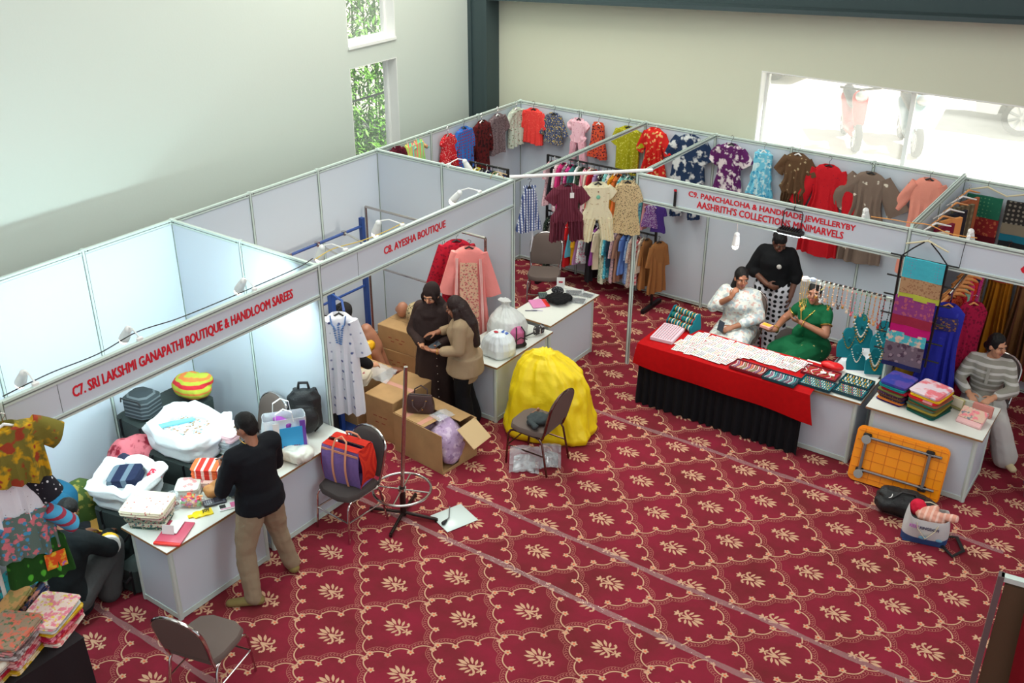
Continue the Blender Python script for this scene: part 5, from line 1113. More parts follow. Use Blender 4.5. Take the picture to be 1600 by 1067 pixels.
# shopping bag on the chair
t = thing('shopping_bag', 'purple checked shopping bag with red sides standing on the dark chair', 'bag', (2.48, -6.27, .487), R_(8))
def sb(x, y, z): return (x, y, z)
M_pur = fab('check', (106, 84, 150), (130, 104, 166), (130, 104, 166), 420); M_rck = fab('check', (222, 60, 36), (196, 40, 30), (196, 40, 30), 420)
MB().grid(lambda u, v: (-.2 + .4 * u, -.12 - .025 * math.sin(v * 3.1) - .01 * math.sin(u * 6), v * .38), 12, 10, th=.004).build('side', M_pur, t)
MB().grid(lambda u, v: (.2 - .4 * u, .1 + .02 * math.sin(v * 3.1), v * .38), 12, 10, th=.004).build('side', M_pur, t)
MB().grid(lambda u, v: (.2 + .035 * math.sin(v * 3.1) - .03 * math.sin(u * 3.1), -.12 + .22 * u, v * .38), 8, 10, th=.004).build('gusset', M_rck, t)
MB().grid(lambda u, v: (-.2 - .03 * math.sin(v * 3.1), .1 - .22 * u, v * .38), 8, 10, th=.004).build('gusset', M_rck, t)
MB().grid(lambda u, v: (-.19 + .38 * u, -.12 + .08 * v, .38 + .012 * math.sin(v * 3.1)), 10, 5, th=.004).build('top_flap', M_rck, t)
MB().grid(lambda u, v: (-.19 + .38 * u, .1 - .09 * v, .38 + .012 * math.sin(v * 3.1)), 10, 5, th=.004).build('top_flap', M_rck, t)
MB().box((0, -.005, .002), (.38, .2, .004)).build('base', M_pur, t, smooth=False)
MB().tube([(-.19, -.02, .392), (0, -.015, .396), (.19, -.02, .392)], .006, 6).build('zip', M_black, t)
M_web = mat('peach_webbing', (222, 150, 116), .7)
MB().box((0, -.136, .345), (.395, .004, .022)).build('trim_band', M_web, t, smooth=False)
for s_ in (-1, 1):
    MB().grid(lambda u, v: (s_ * .07 + (u - .5) * .022, -.128 - .028 * math.sin(min(v * 1.0, 1) * 3.1) - .006, v * .38), 2, 12, th=.004).build('strap', M_web, t)
MB().tube([(-.07, -.13, .38), (-.06, -.1, .45), (0, -.08, .485), (.06, -.1, .45), (.07, -.13, .38)], .009, 8).build('handle', M_web, t); MB().tube([(-.07, .1, .38), (-.06, .07, .44), (0, .05, .465), (.06, .07, .44), (.07, .1, .38)], .009, 8).build('handle', M_web, t)
# ---------------------------------------------------------------- middle stall
M_tapep = mat('printed_tape', (206, 150, 130), .2, spec=.8); M_pale = mat('cardboard_inside', (206, 178, 134), .8)
def carton(label, c, dims, rz=0, tape=True, z0=0):
    t = thing('carton', label, 'carton', (c[0], c[1], z0), rz); w_, d, h = dims
    MB().box((0, 0, h / 2), dims, bev=.006).build('body', M_cart, t, smooth=False)
    if tape: MB().box((0, 0, h + .0006), (w_ * 1.0, .06, .0012)).build('tape', M_tapep, t, smooth=False); MB().box((w_ / 2 + .0006, 0, h - .06), (.0012, .06, .12)).build('tape', M_tapep, t, smooth=False)
    MB().box((0, 0, h + .0004), (w_ - .01, .004, .0006)).build('flap_seam', mat('carton_seam', (110, 84, 54), .9), t, smooth=False)
    m = MB()
    for k, (x, z) in enumerate(((-.1, .55), (.02, .55), (.12, .55), (-.06, .4), (.08, .4))): m.box((x * w_ * 1.6, -d / 2 - .0006, z * h), (.05, .001, .012))
    m.build('printed_marks', mat('carton_print', (150, 80, 56), .8), t, smooth=False)
    return t
carton('closed taped carton beside the tall bare pole, below the dark brown robe', (1.72, -4.72), (.4, .64, .5), R_(0)).rotation_euler = (0, 0, R_(90)) if False else (0, 0, 0)
carton('carton used as a low table for cloth by the woman behind the white tunic', (1.16, -4.72), (.42, .6, .5), 0, False)
carton('lower brown carton stacked against the back of the middle stall', (.9, -3.62), (.56, .44, .3), R_(4), False)
carton('upper brown carton stacked against the back of the middle stall', (.9, -3.62), (.55, .43, .29), R_(2), False, .302)
# open carton with lilac plush inside
t = thing('open_carton', 'burst open carton spilling lilac wrapped goods in front of the stall', 'carton', (2.36, -4.9, 0), R_(-6))
w_, d, h, th = .7, .5, .45, .008
m = MB().box((0, 0, th / 2), (w_, d, th)).box((0, -d / 2, h / 2), (w_, th, h)).box((0, d / 2, h / 2), (w_, th, h)).box((-w_ / 2, 0, h / 2), (th, d, h))
m.build('body', M_cart, t, smooth=False)
MB().add([(w_ / 2, -d / 2, 0), (w_ / 2, d / 2, 0), (w_ / 2, d / 2, h), (w_ / 2, .1, h * .95), (w_ / 2, -.02, .04), (w_ / 2, -d / 2, .02), (w_ / 2 + th, -d / 2, 0), (w_ / 2 + th, d / 2, 0), (w_ / 2 + th, d / 2, h), (w_ / 2 + th, .1, h * .95), (w_ / 2 + th, -.02, .04), (w_ / 2 + th, -d / 2, .02)],
         [[0, 1, 2, 3, 4, 5], [11, 10, 9, 8, 7, 6], [0, 6, 7, 1], [1, 7, 8, 2], [2, 8, 9, 3], [3, 9, 10, 4], [4, 10, 11, 5], [5, 11, 6, 0]]).build('torn_end', M_cart, t, smooth=False)
MB().box((-.12, -.13, h + .003), (.44, .23, .006)).build('flap', M_cart, t, smooth=False); MB().box((-.02, .16, h + .003), (.62, .17, .006)).build('flap', M_cart, t, smooth=False)
m = MB(); m.T = Matrix.Translation((w_ / 2 + .01, .09, h)) @ Euler((0, R_(38), R_(8))).to_matrix().to_4x4(); m.box((.13, 0, 0), (.26, .3, .007)).build('flap', M_pale, t, smooth=False)
for x in (-.2, .02): MB().box((x, -.13, h + .0068), (.06, .23, .0012)).build('tape', M_tapep, t, smooth=False)
o = blobbag('plush_goods', 'lilac plush goods in clear wrap inside the burst carton', (0, 0, 0), [('e', (.16, -.02, .22), (.2, .2, .18)), ('e', (-.1, .02, .2), (.2, .2, .18)), ('e', (.27, -.06, .14), (.08, .14, .13)), ('e', (.1, .05, .36), (.14, .09, .08))], fab('blotch', (180, 156, 190), (206, 186, 210), (150, 124, 160), 14), .018, (.016, 9, 3, 1), 'soft goods')
o.location = (2.37, -4.91, .012)
tag(MB().grid(lambda u, v: (2.42 + .17 * (u - .5) + .05 * v, -4.86 + .2 * (v - .5) - .04 * u, .47 + .06 * math.sin(u * 3) * math.sin(v * 3.1) + .008 * noise.noise((u * 8, v * 8, 1))), 12, 12, th=.002).build('plastic_wrap', M_plas), 'torn clear wrap standing up from the burst carton', 'plastic wrap')
# handbag on the carton
t = thing('handbag', 'dark brown leather handbag with two handles on the burst carton', 'bag', (2.2, -4.93, .462), R_(28))
M_lea = mat('brown_leather', (66, 44, 44), .42, bump=.2, bscale=120)
rings = []
for z, a, b in ((0, .14, .06), (.02, .15, .068), (.1, .145, .055), (.17, .13, .035), (.185, .125, .028)): rings.append([(a * math.copysign(abs(math.cos(k * math.pi / 16)) ** .5, math.cos(k * math.pi / 16)), b * math.copysign(abs(math.sin(k * math.pi / 16)) ** .6, math.sin(k * math.pi / 16)), z) for k in range(32)])
MB().loft(rings).build('body', M_lea, t)
for s_ in (-1, 1): MB().tube([(-.07, s_ * .04, .15), (-.065, s_ * .06, .22), (0, s_ * .068, .26) if s_ > 0 else (0, -.1, .1), (.065, s_ * .06, .22), (.07, s_ * .04, .15)] if s_ > 0 else [(-.07, -.045, .15), (-.06, -.09, .1), (0, -.1, .04), (.06, -.09, .1), (.07, -.045, .15)], .008, 8).build('handle', M_lea, t)
MB().tube([(-.11, 0, .188), (.11, 0, .188)], .005, 6).build('zip', M_bmetal, t); M_gold = mat('gold_metal', (220, 178, 92), .25, .9)
for x in (-.07, .07): MB().lathe([(.006, 0), (.012, 0), (.012, .004), (.006, .004)], 12, (x, -.05, .145)).build('ring', M_gold, t)
MB().box((.03, -.069, .06), (.022, .004, .026)).build('clasp', M_gold, t, smooth=False)
# cloth on the low carton with cellophane
folded('folded_cloth', 'cream embroidered cloth being folded on the low carton', (1.3, -4.88, .502), R_(24), (.26, .22, .09), fab('floral', (206, 196, 176), (150, 60, 70), None, 10, thr=.12), None, 'folded cloth', (R_(4), R_(-5)), 31)
tag(MB().grid(lambda u, v: (1.2 + .4 * u - .1 * v, -4.78 + .3 * v, .515 + .09 * math.sin(u * 3.1) * math.sin(v * 3.1) + .02 * noise.noise((u * 7, v * 7, 3))), 16, 14, th=.002).build('cellophane', M_plas), 'glossy cellophane lying over the cloth on the low carton', 'plastic wrap')
# mannequins lying at the back
M_skinm = mat('mannequin_skin', (172, 118, 92), .4)
def mannequin(label, loc, rot, parts):
    m = MB()
    for p in parts: (m.cap if p[0] == 'c' else m.ell)(*p[1:])
    o = remesh(m, 'mannequin', M_skinm, None, .018, 6); o.location = loc; o.rotation_euler = rot; o.scale = (.86, .86, .86)
    return tag(o, label, 'mannequin')
mannequin('flesh coloured mannequin hips and legs leaning at the back of the middle stall', (.72, -4.1, .02), (0, 0, R_(30)), [('c', (0, 0, .62), .13, (.05, 0, .46), .15), ('c', (-.02, .0, .72), .09, (0, 0, .62), .12), ('c', (.08, .07, .42), .095, (.22, .1, .08), .055), ('c', (.08, -.07, .42), .095, (.24, -.1, .08), .055), ('c', (.22, .1, .08), .055, (.42, .12, .05), .04), ('c', (.24, -.1, .08), .055, (.44, -.12, .05), .04)])
mannequin('flesh coloured mannequin head and shoulder lying on the stacked cartons', (.78, -3.55, .594), (0, 0, R_(60)), [('e', (0, 0, .13), (.09, .08, .12)), ('c', (0, .06, .08), .05, (.0, .16, .07), .06)])
blobbag('print_bundle', 'leopard print bundle on the stacked cartons beside the mannequin head', (1.02, -3.55, .594), [('e', (0, 0, .14), (.15, .15, .14))], fab('floral', (190, 170, 130), (50, 44, 38), None, 40), .015, (.012, 7, 2), 'cloth')
blobbag('plastic_bag', 'yellow plastic bag beside the mannequin legs', (.92, -4.4, .0), [('e', (0, 0, .3), (.1, .1, .32)), ('e', (.04, .05, .58), (.06, .08, .06))], mat('amber_film', (236, 176, 20), .35, bump=.5, bscale=16), .016, (.016, 8, 6, 1))
# bags on the carrier counter
gathersack('plastic_bag', 'big translucent bag knotted on top at the back of the carrier counter', (2.2, -3.4, .722), M_film, [(0, .18, .15, 0, 0), (.03, .21, .18, 0, 0), (.12, .22, .19, 0, 0), (.22, .19, .16, 0, 0), (.3, .11, .09, -.01, 0), (.34, .045, .04, -.02, 0), (.38, .03, .03, -.02, 0), (.42, .07, .05, -.03, 0), (.41, .02, .02, -.03, 0)], 0, 3, .014)
t_ = gathersack('plastic_bag', 'white plastic carrier with blue and red print at the counter corner', (2.4, -3.83, .722), mat('white_film', (226, 234, 238), .3, bump=.4, bscale=16), [(0, .14, .13, 0, 0), (.03, .17, .15, 0, 0), (.1, .175, .155, 0, 0), (.18, .15, .13, 0, 0), (.24, .1, .09, 0, 0), (.262, .06, .05, 0, 0), (.255, .02, .02, 0, 0)], 0, 7, .012)
MB().ell((-.02, -.02, .268), (.03, .022, .006), n=10, m=5).build('red_print', mat('red_print', (190, 30, 50), .4), t_); MB().box((.06, .03, .262), (.07, .05, .004), rot=(0, R_(14), 0)).build('blue_print', mat('blue_print', (60, 100, 180), .4), t_, smooth=False)
t = thing('rucksack', 'small pink and black rucksack between the two plastic bags', 'bag', (2.46, -3.56, .722), R_(60))
remesh(MB().box((0, 0, .12), (.17, .14, .23), bev=.05), 'body', mat('pink_nylon', (196, 100, 150), .6), t, .012, 4, (.006, 9, 3)); MB().box((0, 0, .03), (.176, .146, .06), bev=.02).build('base_panel', M_black, t)
for x in (-.05, .05): MB().tube([(x, -.076, .02), (x, -.08, .2), (x * .6, -.03, .245)], .008, 6).build('strap', M_black, t)
MB().tube([(-.08, -.078, .1), (0, -.084, .14), (.08, -.078, .1)], .006, 6).build('cord', M_black, t)
t = thing('waist_pouch', 'black and silver pouch bag with its strap along the carrier counter', 'bag', (2.5, -3.2, .722), R_(70))
remesh(MB().box((0, 0, .07), (.16, .06, .12), bev=.03), 'body', fab('floral', (60, 60, 62), (170, 170, 170), None, 30), t, .008, 3); MB().tube([(-.07, 0, .05), (-.16, .03, .02), (-.28, .05, .015), (-.4, .06, .012)], .014, 6, flat=.3).build('strap', M_black, t); MB().tube([(.0, -.033, .03), (.0, -.036, .1)], .01, 6).build('zip', M_chrome, t)
# goods on the calculator counter
t = thing('display_card', 'white card standing at the far end of the calculator counter', 'card', (2.04, -2.04, .767), R_(30))
MB().box((0, .0, .07), (.1, .004, .14), rot=(R_(-14), 0, 0)).build('card', mat('white_card', (232, 232, 230), .5), t, smooth=False); MB().box((0, -.004, .085), (.05, .003, .02), rot=(R_(-14), 0, 0)).build('printed_logo', mat('red_print', (190, 30, 50), .4), t, smooth=False)
t = thing('calculator', 'dark green desk calculator on the counter', 'calculator', (2.0, -2.37, .767), R_(40))
MB().box((0, 0, .014), (.11, .16, .024), bev=.006).build('body', mat('calc_body', (48, 60, 60), .45), t); MB().box((0, .055, .027), (.09, .03, .004)).build('display', mat('calc_display', (120, 140, 124), .2), t, smooth=False)
for a in range(4):
    for b in range(5): MB().box((-.038 + a * .025, .025 - b * .022, .028), (.017, .014, .005)).build('key', mat('calc_key', (90, 110, 110), .5) if (a, b) != (3, 4) else mat('calc_key_green', (90, 190, 160), .5), t, smooth=False)
box_obj('document_folder', 'pink folder with a red spine on the calculator counter', 'folder', (2.07, -2.6, .767), (.16, .22, .018), mat('folder_pink', (226, 140, 190), .35), R_(50))
box_obj('document_folder', 'red folder edge lying under the black cloth on the counter', 'folder', (2.14, -2.52, .767), (.05, .2, .015), mat('folder_red', (232, 50, 44), .35), R_(50))
for k, (c, lab) in enumerate((((90, 90, 110), 'dark pen lying by the pink folder'), ((206, 200, 220), 'pale lilac pen lying by the pink folder'))):
    o = MB().tube([(-.07, 0, .006), (.06, 0, .006), (.075, 0, .006)], [.005, .005, .002], 8).build('pen', mat('pen_%d' % k, c, .4)); o.location = (2.12 + k * .05, -2.8 + k * .05, .767); o.rotation_euler = (0, 0, R_(35 - k * 14)); tag(o, lab, 'pen')
o = blobbag('cloth_heap', 'black lace cloth heaped on the calculator counter', (2.24, -2.42, .767), [('e', (0, 0, .03), (.14, .12, .035)), ('e', (.06, .08, .03), (.08, .07, .03))], fab('plain', (20, 20, 22)), .008, (.02, 18, 4, 1), 'cloth')
o = blobbag('mesh_pouch', 'black mesh pouch beside the standing white card', (2.1, -2.2, .767), [('e', (0, 0, .03), (.08, .06, .04))], fab('floral', (34, 34, 38), (110, 110, 116), None, 60), .008, (.008, 18, 6, 1), 'pouch')
tag(MB().tube([(2.18, -2.36, .79), (2.22, -2.24, .79)], .022, 10).build('tape_roll', mat('roll_yellow', (226, 190, 60), .5)), 'yellow roll lying between the black pouch and the black lace', 'roll')
for k, (x, y, lab) in enumerate(((2.25, -2.07, 'clear packet of black goods nearest the standing card'), (2.4, -2.24, 'clear packet of black goods at the front counter edge'), (2.42, -2.04, 'small dark packet at the far front counter corner'))):
    t = thing('clear_packet', lab, 'packet', (x, y, .767), R_(30 - 12 * k)); s_ = .7 if k == 2 else 1
    MB().grid(lambda u, v: ((u - .5) * .24 * s_, (v - .5) * .17 * s_, .02 + .006 * noise.noise((u * 5, v * 5, k))), 10, 8, th=.014).build('wrap', M_plas, t); MB().box((0, 0, .007), (.19 * s_, .13 * s_, .01), bev=.004).build('contents', mat('black_goods', (44, 46, 54), .6), t)
# yellow sack
M = [('e', (0, 0, .3), (.43, .3, .34)), ('e', (-.1, .02, .5), (.3, .24, .3)), ('e', (.1, .02, .5), (.3, .22, .28)), ('e', (.2, -.02, .12), (.32, .26, .16)), ('e', (-.22, .0, .12), (.24, .24, .16)), ('c', (-.02, 0, .72), .12, (-.06, .02, .84), .07), ('c', (.38, -.1, .08), .09, (.46, -.16, .06), .05), ('c', (-.36, -.1, .08), .09, (-.46, -.16, .05), .04), ('e', (.22, .06, .7), (.16, .1, .1)), ('e', (-.2, .05, .66), (.14, .12, .12))]
gathersack('yellow_sack', 'bulging bright yellow woven sack behind the side-on chair', (3.07, -3.82, 0), M_yellow, [(0, .46, .3, 0, 0), (.06, .49, .33, 0, 0), (.16, .46, .32, 0, 0), (.34, .42, .31, -.01, 0), (.52, .39, .29, -.02, .02), (.68, .34, .25, -.03, .03), (.78, .27, .2, -.06, .03), (.84, .2, .15, -.08, .03), (.87, .15, .1, -.08, .02), (.91, .1, .08, -.09, .02), (.9, .03, .03, -.08, .02)], R_(18), 5, .034, 'sack')
# on and under the side-on chair
blobbag('jacket', 'grey-green jacket crumpled on the seat of the side-on chair', (3.34, -4.45, .486), [('e', (0, 0, .03), (.11, .09, .035)), ('c', (.05, .04, .03), .03, (.14, .1, .05), .03), ('c', (-.04, -.08, .02), .03, (.06, -.14, .02), .025)], fab('plain', (66, 74, 76)), .009, (.02, 14, 3, 1), 'clothing')
blobbag('small_doll', 'small flesh coloured figure lying on the crumpled jacket', (3.22, -4.38, .5), [('c', (0, 0, .02), .012, (.04, .03, .05), .016), ('e', (.05, .035, .07), (.018, .016, .02)), ('c', (0, 0, .02), .008, (.03, -.03, .01), .007)], M_skinm, .005, None, 'figure', 2)
for k, (x, y, rz, lab) in enumerate(((3.3, -4.62, 30, 'larger clear packet hanging under the side-on chair, nearer the camera'), (3.46, -4.4, 35, 'smaller clear packet under the side-on chair by its far leg'))):
    t = thing('clear_packet', lab, 'packet', (x, y, .012), R_(rz), 'clear packets under the side-on chair')
    MB().grid(lambda u, v: ((u - .5) * (.3 - k * .08), .04 * math.sin(u * 3.1) + .03 * noise.noise((u * 6, v * 6, k)) - .12 * (1 - v), .01 + v * (.24 - .03 * k)), 14, 12, th=.003).build('wrap', M_plas, t)
    MB().grid(lambda u, v: ((u - .5) * (.22 - k * .06), .045 * math.sin(u * 3.1) + .02 * noise.noise((u * 6, v * 6, k + 3)) - .1 * (1 - v), .02 + v * (.12 - .02 * k)), 10, 8, th=.006).build('contents', mat('silver_goods', (170, 168, 168), .2, .7), t)
# ---------------------------------------------------------------- jewellery stall
ZT = .763
t = thing('earring_board', 'pale pink board of tiny studs at the left end of the jewellery table', 'display board', (3.72, -2.42, ZT), R_(6))
MB().box((0, 0, .02), (.26, .42, .04), bev=.004).build('board', mat('pale_pink_board', (222, 196, 208), .5), t, smooth=False)
m = MB()
for a in range(8):
    for b in range(14): m.ell((-.1 + a * .028, -.18 + b * .027, .042), (.007, .004, .004), n=6, m=4, mi=(a * 5 + b * 3) % 2)
tag(m.build('studs', [mat('stud_dark', (80, 50, 60), .3, .5), mat('stud_red', (170, 70, 80), .3, .4)], t), None, None, kind='stuff')
M_tealv = mat('teal_velvet', (20, 112, 124), .85, spec=.2); M_teald = mat('teal_velvet_edge', (14, 62, 72), .8)
t = thing('bangle_stand', 'teal stepped bangle stand with three rods at the end of the table', 'display stand', (3.76, -2.13, ZT), R_(-12))
for s_ in (-1, 1): MB().prism([(-.09, 0), (.1, 0), (.1, .05), (.07, .2), (.03, .2), (-.09, .05)], s_ * .17 - .006, s_ * .17 + .006).build('side_plate', M_tealv, t, smooth=False)
for sub in [c for c in t.children]: sub.rotation_euler = (0, 0, R_(90))
RODS = ((-.055, .05), (0.0, .105), (.05, .16))
for y, z in RODS: MB().tube([(-.165, y, z), (.165, y, z)], .03, 12).build('rod', M_tealv, t)
o0 = None
for q, (y, z) in enumerate(RODS):
    for k in range(8):
        mt = [mat('bangle_gold', (224, 180, 80), .25, .8), mat('bangle_ivory', (226, 210, 190), .35), mat('bangle_green', (40, 120, 90), .3), mat('bangle_red', (190, 50, 50), .3)][(k * 3 + q * 2) % 4 if q == 1 else (k + q) % 2]
        if o0 is None:
            o0 = MB().tube([(0, .033 * math.cos(a * math.pi / 10), .033 * math.sin(a * math.pi / 10)) for a in range(20)], .006, 6, closed=True).build('bangle', mt); o = o0
        else: o = o0.copy(); COL.objects.link(o)
        o.material_slots[0].link = 'OBJECT'; o.material_slots[0].material = mt
        p = Matrix.Translation((3.76, -2.13, ZT)) @ Matrix.Rotation(R_(-12), 4, 'Z') @ Vector((-.14 + k * .04, y, z)); o.location = p; o.rotation_euler = (0, 0, R_(-12))
        tag(o, '%s bangle on the %s rod of the teal stand, %s from left' % (('gold', 'ivory', 'green', 'red')[(k * 3 + q * 2) % 4 if q == 1 else (k + q) % 2], ('front', 'middle', 'back')[q], ORD[k]), 'bangle', 'bangles on the teal stand')
# white cards with small jewellery laid in rows
M_cardw = mat('white_card', (232, 232, 230), .5); GEM = [mat('gem_%d' % i, c, .3, .3) for i, c in enumerate(((196, 150, 110), (190, 110, 130), (120, 150, 150), (206, 180, 120), (150, 120, 160), (150, 170, 130)))]
def card_proto(i):
    m = MB().box((0, 0, .002), (.075, .15, .003))
    for k in range(3): m.tube([(-.022 + k * .022, -.055, .006), (-.02 + k * .022, 0, .008), (-.022 + k * .022, .05, .006)], .0028, 5, mi=1 + (i + k) % 2)
    for k in range(4): m.ell((-.022 + (k % 3) * .022, -.05 + k * .03, .007), (.006, .006, .005), n=6, m=4, mi=2)
    o = m.build('jewellery_card', [M_cardw, GEM[i], GEM[(i + 2) % 6]], smooth=False); return o
CP_ = [card_proto(i) for i in range(6)]; usedc = set()
cnt = 0
for row, (y, x0, x1) in enumerate(((-2.64, 3.95, 4.58), (-2.5, 3.92, 4.62), (-2.36, 3.95, 5.2), (-2.22, 4.0, 5.3))):
    x = x0; k = 0
    while x < x1:
        i = (k * 5 + row) % 6; o = CP_[i]
        if i in usedc: o = o.copy(); COL.objects.link(o)
        usedc.add(i); o.location = (x, y + rnd.uniform(-.015, .015), ZT + .0015 + .002 * (k % 2) + row * .001); o.rotation_euler = (0, 0, R_(rnd.uniform(-16, 8)))
        tag(o, 'white jewellery card, %s row on the red table, %s from left' % (('front', 'second', 'third', 'back')[row], ORD[k]), 'jewellery card', 'white jewellery cards on the red table'); x += .068 + rnd.random() * .012; k += 1
def tray(label, x, y, w_, d, col, edge, z=ZT):
    t = thing('jewellery_tray', label, 'tray', (x, y, z), R_(-1))
    MB().box((0, 0, .006), (w_, d, .012)).build('lining', col, t, smooth=False)
    m = MB()
    for s_ in (-1, 1): m.box((s_ * w_ / 2, 0, .014), (.008, d + .008, .028)).box((0, s_ * d / 2, .014), (w_ - .008, .008, .028))
    m.build('rim', edge, t, smooth=False); return t
M_rtray = mat('crimson_tray', (170, 16, 44), .7); M_rte = mat('crimson_tray_edge', (120, 14, 34), .6)
tray('crimson tray of bracelets at the front of the red table', 4.79, -2.64, .36, .2, M_rtray, M_rte)
tray('teal tray of bright bracelets right of the crimson one', 5.16, -2.66, .34, .2, M_tealv, M_teald)
tray('teal tray of small studs in the front row on the counter', 5.5, -2.55, .33, .2, M_tealv, M_teald)
tray('teal tray of fine earrings at the front counter corner', 5.83, -2.5, .3, .2, M_tealv, M_teald)
tray('crimson tray of gold chains behind the stud tray', 5.45, -2.31, .36, .2, M_rtray, M_rte)
tray('teal tray of gold jhumka earrings at the back of the counter', 5.82, -2.28, .3, .2, M_tealv, M_teald)
brp = None
for tx, ty, tw, n, nm, cols in ((4.79, -2.64, .36, 14, 'crimson tray', ((220, 214, 206), (150, 130, 170), (226, 150, 110), (226, 220, 214), (150, 170, 120))), (5.16, -2.66, .34, 15, 'teal bracelet tray', ((206, 206, 210), (190, 110, 140), (226, 226, 226), (110, 190, 190), (120, 110, 130)))):
    for k in range(n):
        if brp is None: o = brp = MB().tube([(-.006 + .02 * math.sin(j * math.pi / 8) ** 2, -.08 + .16 * j / 8, .018) for j in range(9)], .006, 6).build('bracelet', M_cardw)
        else: o = brp.copy(); COL.objects.link(o)
        o.material_slots[0].link = 'OBJECT'; o.material_slots[0].material = mat('bracelet_%d_%d_%d' % cols[k % 5], cols[k % 5], .35, .2)
        o.location = (tx - tw / 2 + .025 + k * (tw - .05) / (n - 1), ty, ZT + .0005); o.rotation_euler = (0, 0, R_(rnd.uniform(-5, 5)))
        tag(o, 'beaded bracelet in the %s, %s from the left' % (nm, ORD[k]), 'bracelet', 'bracelets in the ' + nm)
epr = None
for tx, ty, tw, rows, n, nm, big in ((5.5, -2.55, .33, 4, 13, 'stud tray', 0), (5.83, -2.5, .3, 4, 14, 'fine earring tray', 0), (5.82, -2.28, .3, 3, 9, 'jhumka tray', 1)):
    for a in range(rows):
        for k in range(n):
            if epr is None: o = epr = MB().ell((0, 0, .006), (.006, .006, .006), n=8, m=5).lathe([(.007, .001), (.004, .006), (.001, .007)], 8, (0, -.01, .0)).build('earring', M_gold)
            else: o = epr.copy(); COL.objects.link(o)
            o.material_slots[0].link = 'OBJECT'; o.material_slots[0].material = [M_gold, mat('pearl', (230, 226, 214), .25), mat('stud_ruby', (190, 70, 90), .3)][(k * 7 + a * 3) % 5 % 3 if not big else (k + a) % 4 % 2]
            s_ = 1.7 if big else 1.0; o.scale = (s_, s_, s_); o.location = (tx - tw / 2 + .03 + k * (tw - .06) / (n - 1), ty + .075 - a * .15 / (rows - 1), ZT + .0125)
            tag(o, 'earring in the %s' % {'stud tray': 'teal front tray of small studs', 'fine earring tray': 'teal tray of fine earrings at the front corner', 'jhumka tray': 'teal back tray of gold earrings'}[nm], 'earring', 'earrings in the ' + nm)
for k in range(8):
    o = MB().tube([(-.012 + .024 * math.sin(j * .8 + k), -.08 + .02 * j, .017) for j in range(9)], .005, 6).build('chain', M_gold if k % 2 else mat('pearl', (230, 226, 214), .25)); o.location = (5.3 + k * .042, -2.31, ZT); tag(o, 'chain lying in the crimson back tray, %s from the left' % ORD[k], 'chain', 'chains in the crimson back tray')
for k, x in enumerate((5.47, 5.56)): box_obj('price_card', 'small white card on the crimson back tray, %s one' % ('left' if k == 0 else 'right'), 'card', (x, -2.3, ZT + .022), (.06, .045, .004), M_cardw, R_(10))
blobbag('red_pouch', 'bright red pouch lying behind the crimson back tray', (5.5, -2.12, .753), [('e', (0, 0, .03), (.12, .06, .035))], mat('red_satin', (216, 16, 22), .4), .01, (.012, 9, 3, 1), 'pouch')
# white draped stand behind the counter with teal necklace busts
t = thing('draped_table', 'white draped side table under the teal necklace busts', 'table', (5.72, -1.72, 0))
MB().grid(lambda u, v: ((.27 + .012 * v * math.sin(u * 60)) * math.copysign(abs(math.cos(u * 6.2832)) ** .4, math.cos(u * 6.2832)), (.34 + .012 * v * math.sin(u * 60)) * math.copysign(abs(math.sin(u * 6.2832)) ** .4, math.sin(u * 6.2832)), .73 - .72 * v), 120, 5, th=.003).box((0, 0, .735), (.47, .67, .02)).build('white_cloth', fab('plain', (226, 228, 232)), t)
def necklace(pts, r, mt, label, loc, rz, bead=False):
    if bead:
        m = MB()
        for i in range(len(pts) - 1):
            a, b = Vector(pts[i]), Vector(pts[i + 1]); m.ell((a + b) / 2, (r, r, r), n=6, m=4)
    else: m = MB().tube(pts, r, 6)
    o = m.build('necklace', mt); o.location = loc; o.rotation_euler = (0, 0, rz); return tag(o, label, 'necklace', 'necklaces on the teal busts')
BUST = [((5.56, -1.43, .74), .38, 'broad bead collar on the tall back bust', 'tall teal bust at the back left', 2), ((5.82, -1.46, .74), .38, 'triple pearl strand on the tall back right bust', 'tall teal bust at the back right', 3), ((5.53, -1.74, .74), .33, 'gold bead necklace on the left middle bust', 'teal bust at the left, before the tall one', 1), ((5.93, -1.72, .74), .28, 'gold and pearl necklace on the right middle bust', 'teal bust by the stall post', 1), ((5.7, -1.97, .74), .28, 'pearl drop necklace on the front bust', 'teal bust at the front left, lowest of the busts', 1), ((5.9, -2.0, .765), .28, 'double pearl necklace on the front right bust', 'teal bust at the front right beside the ladder', 2)]
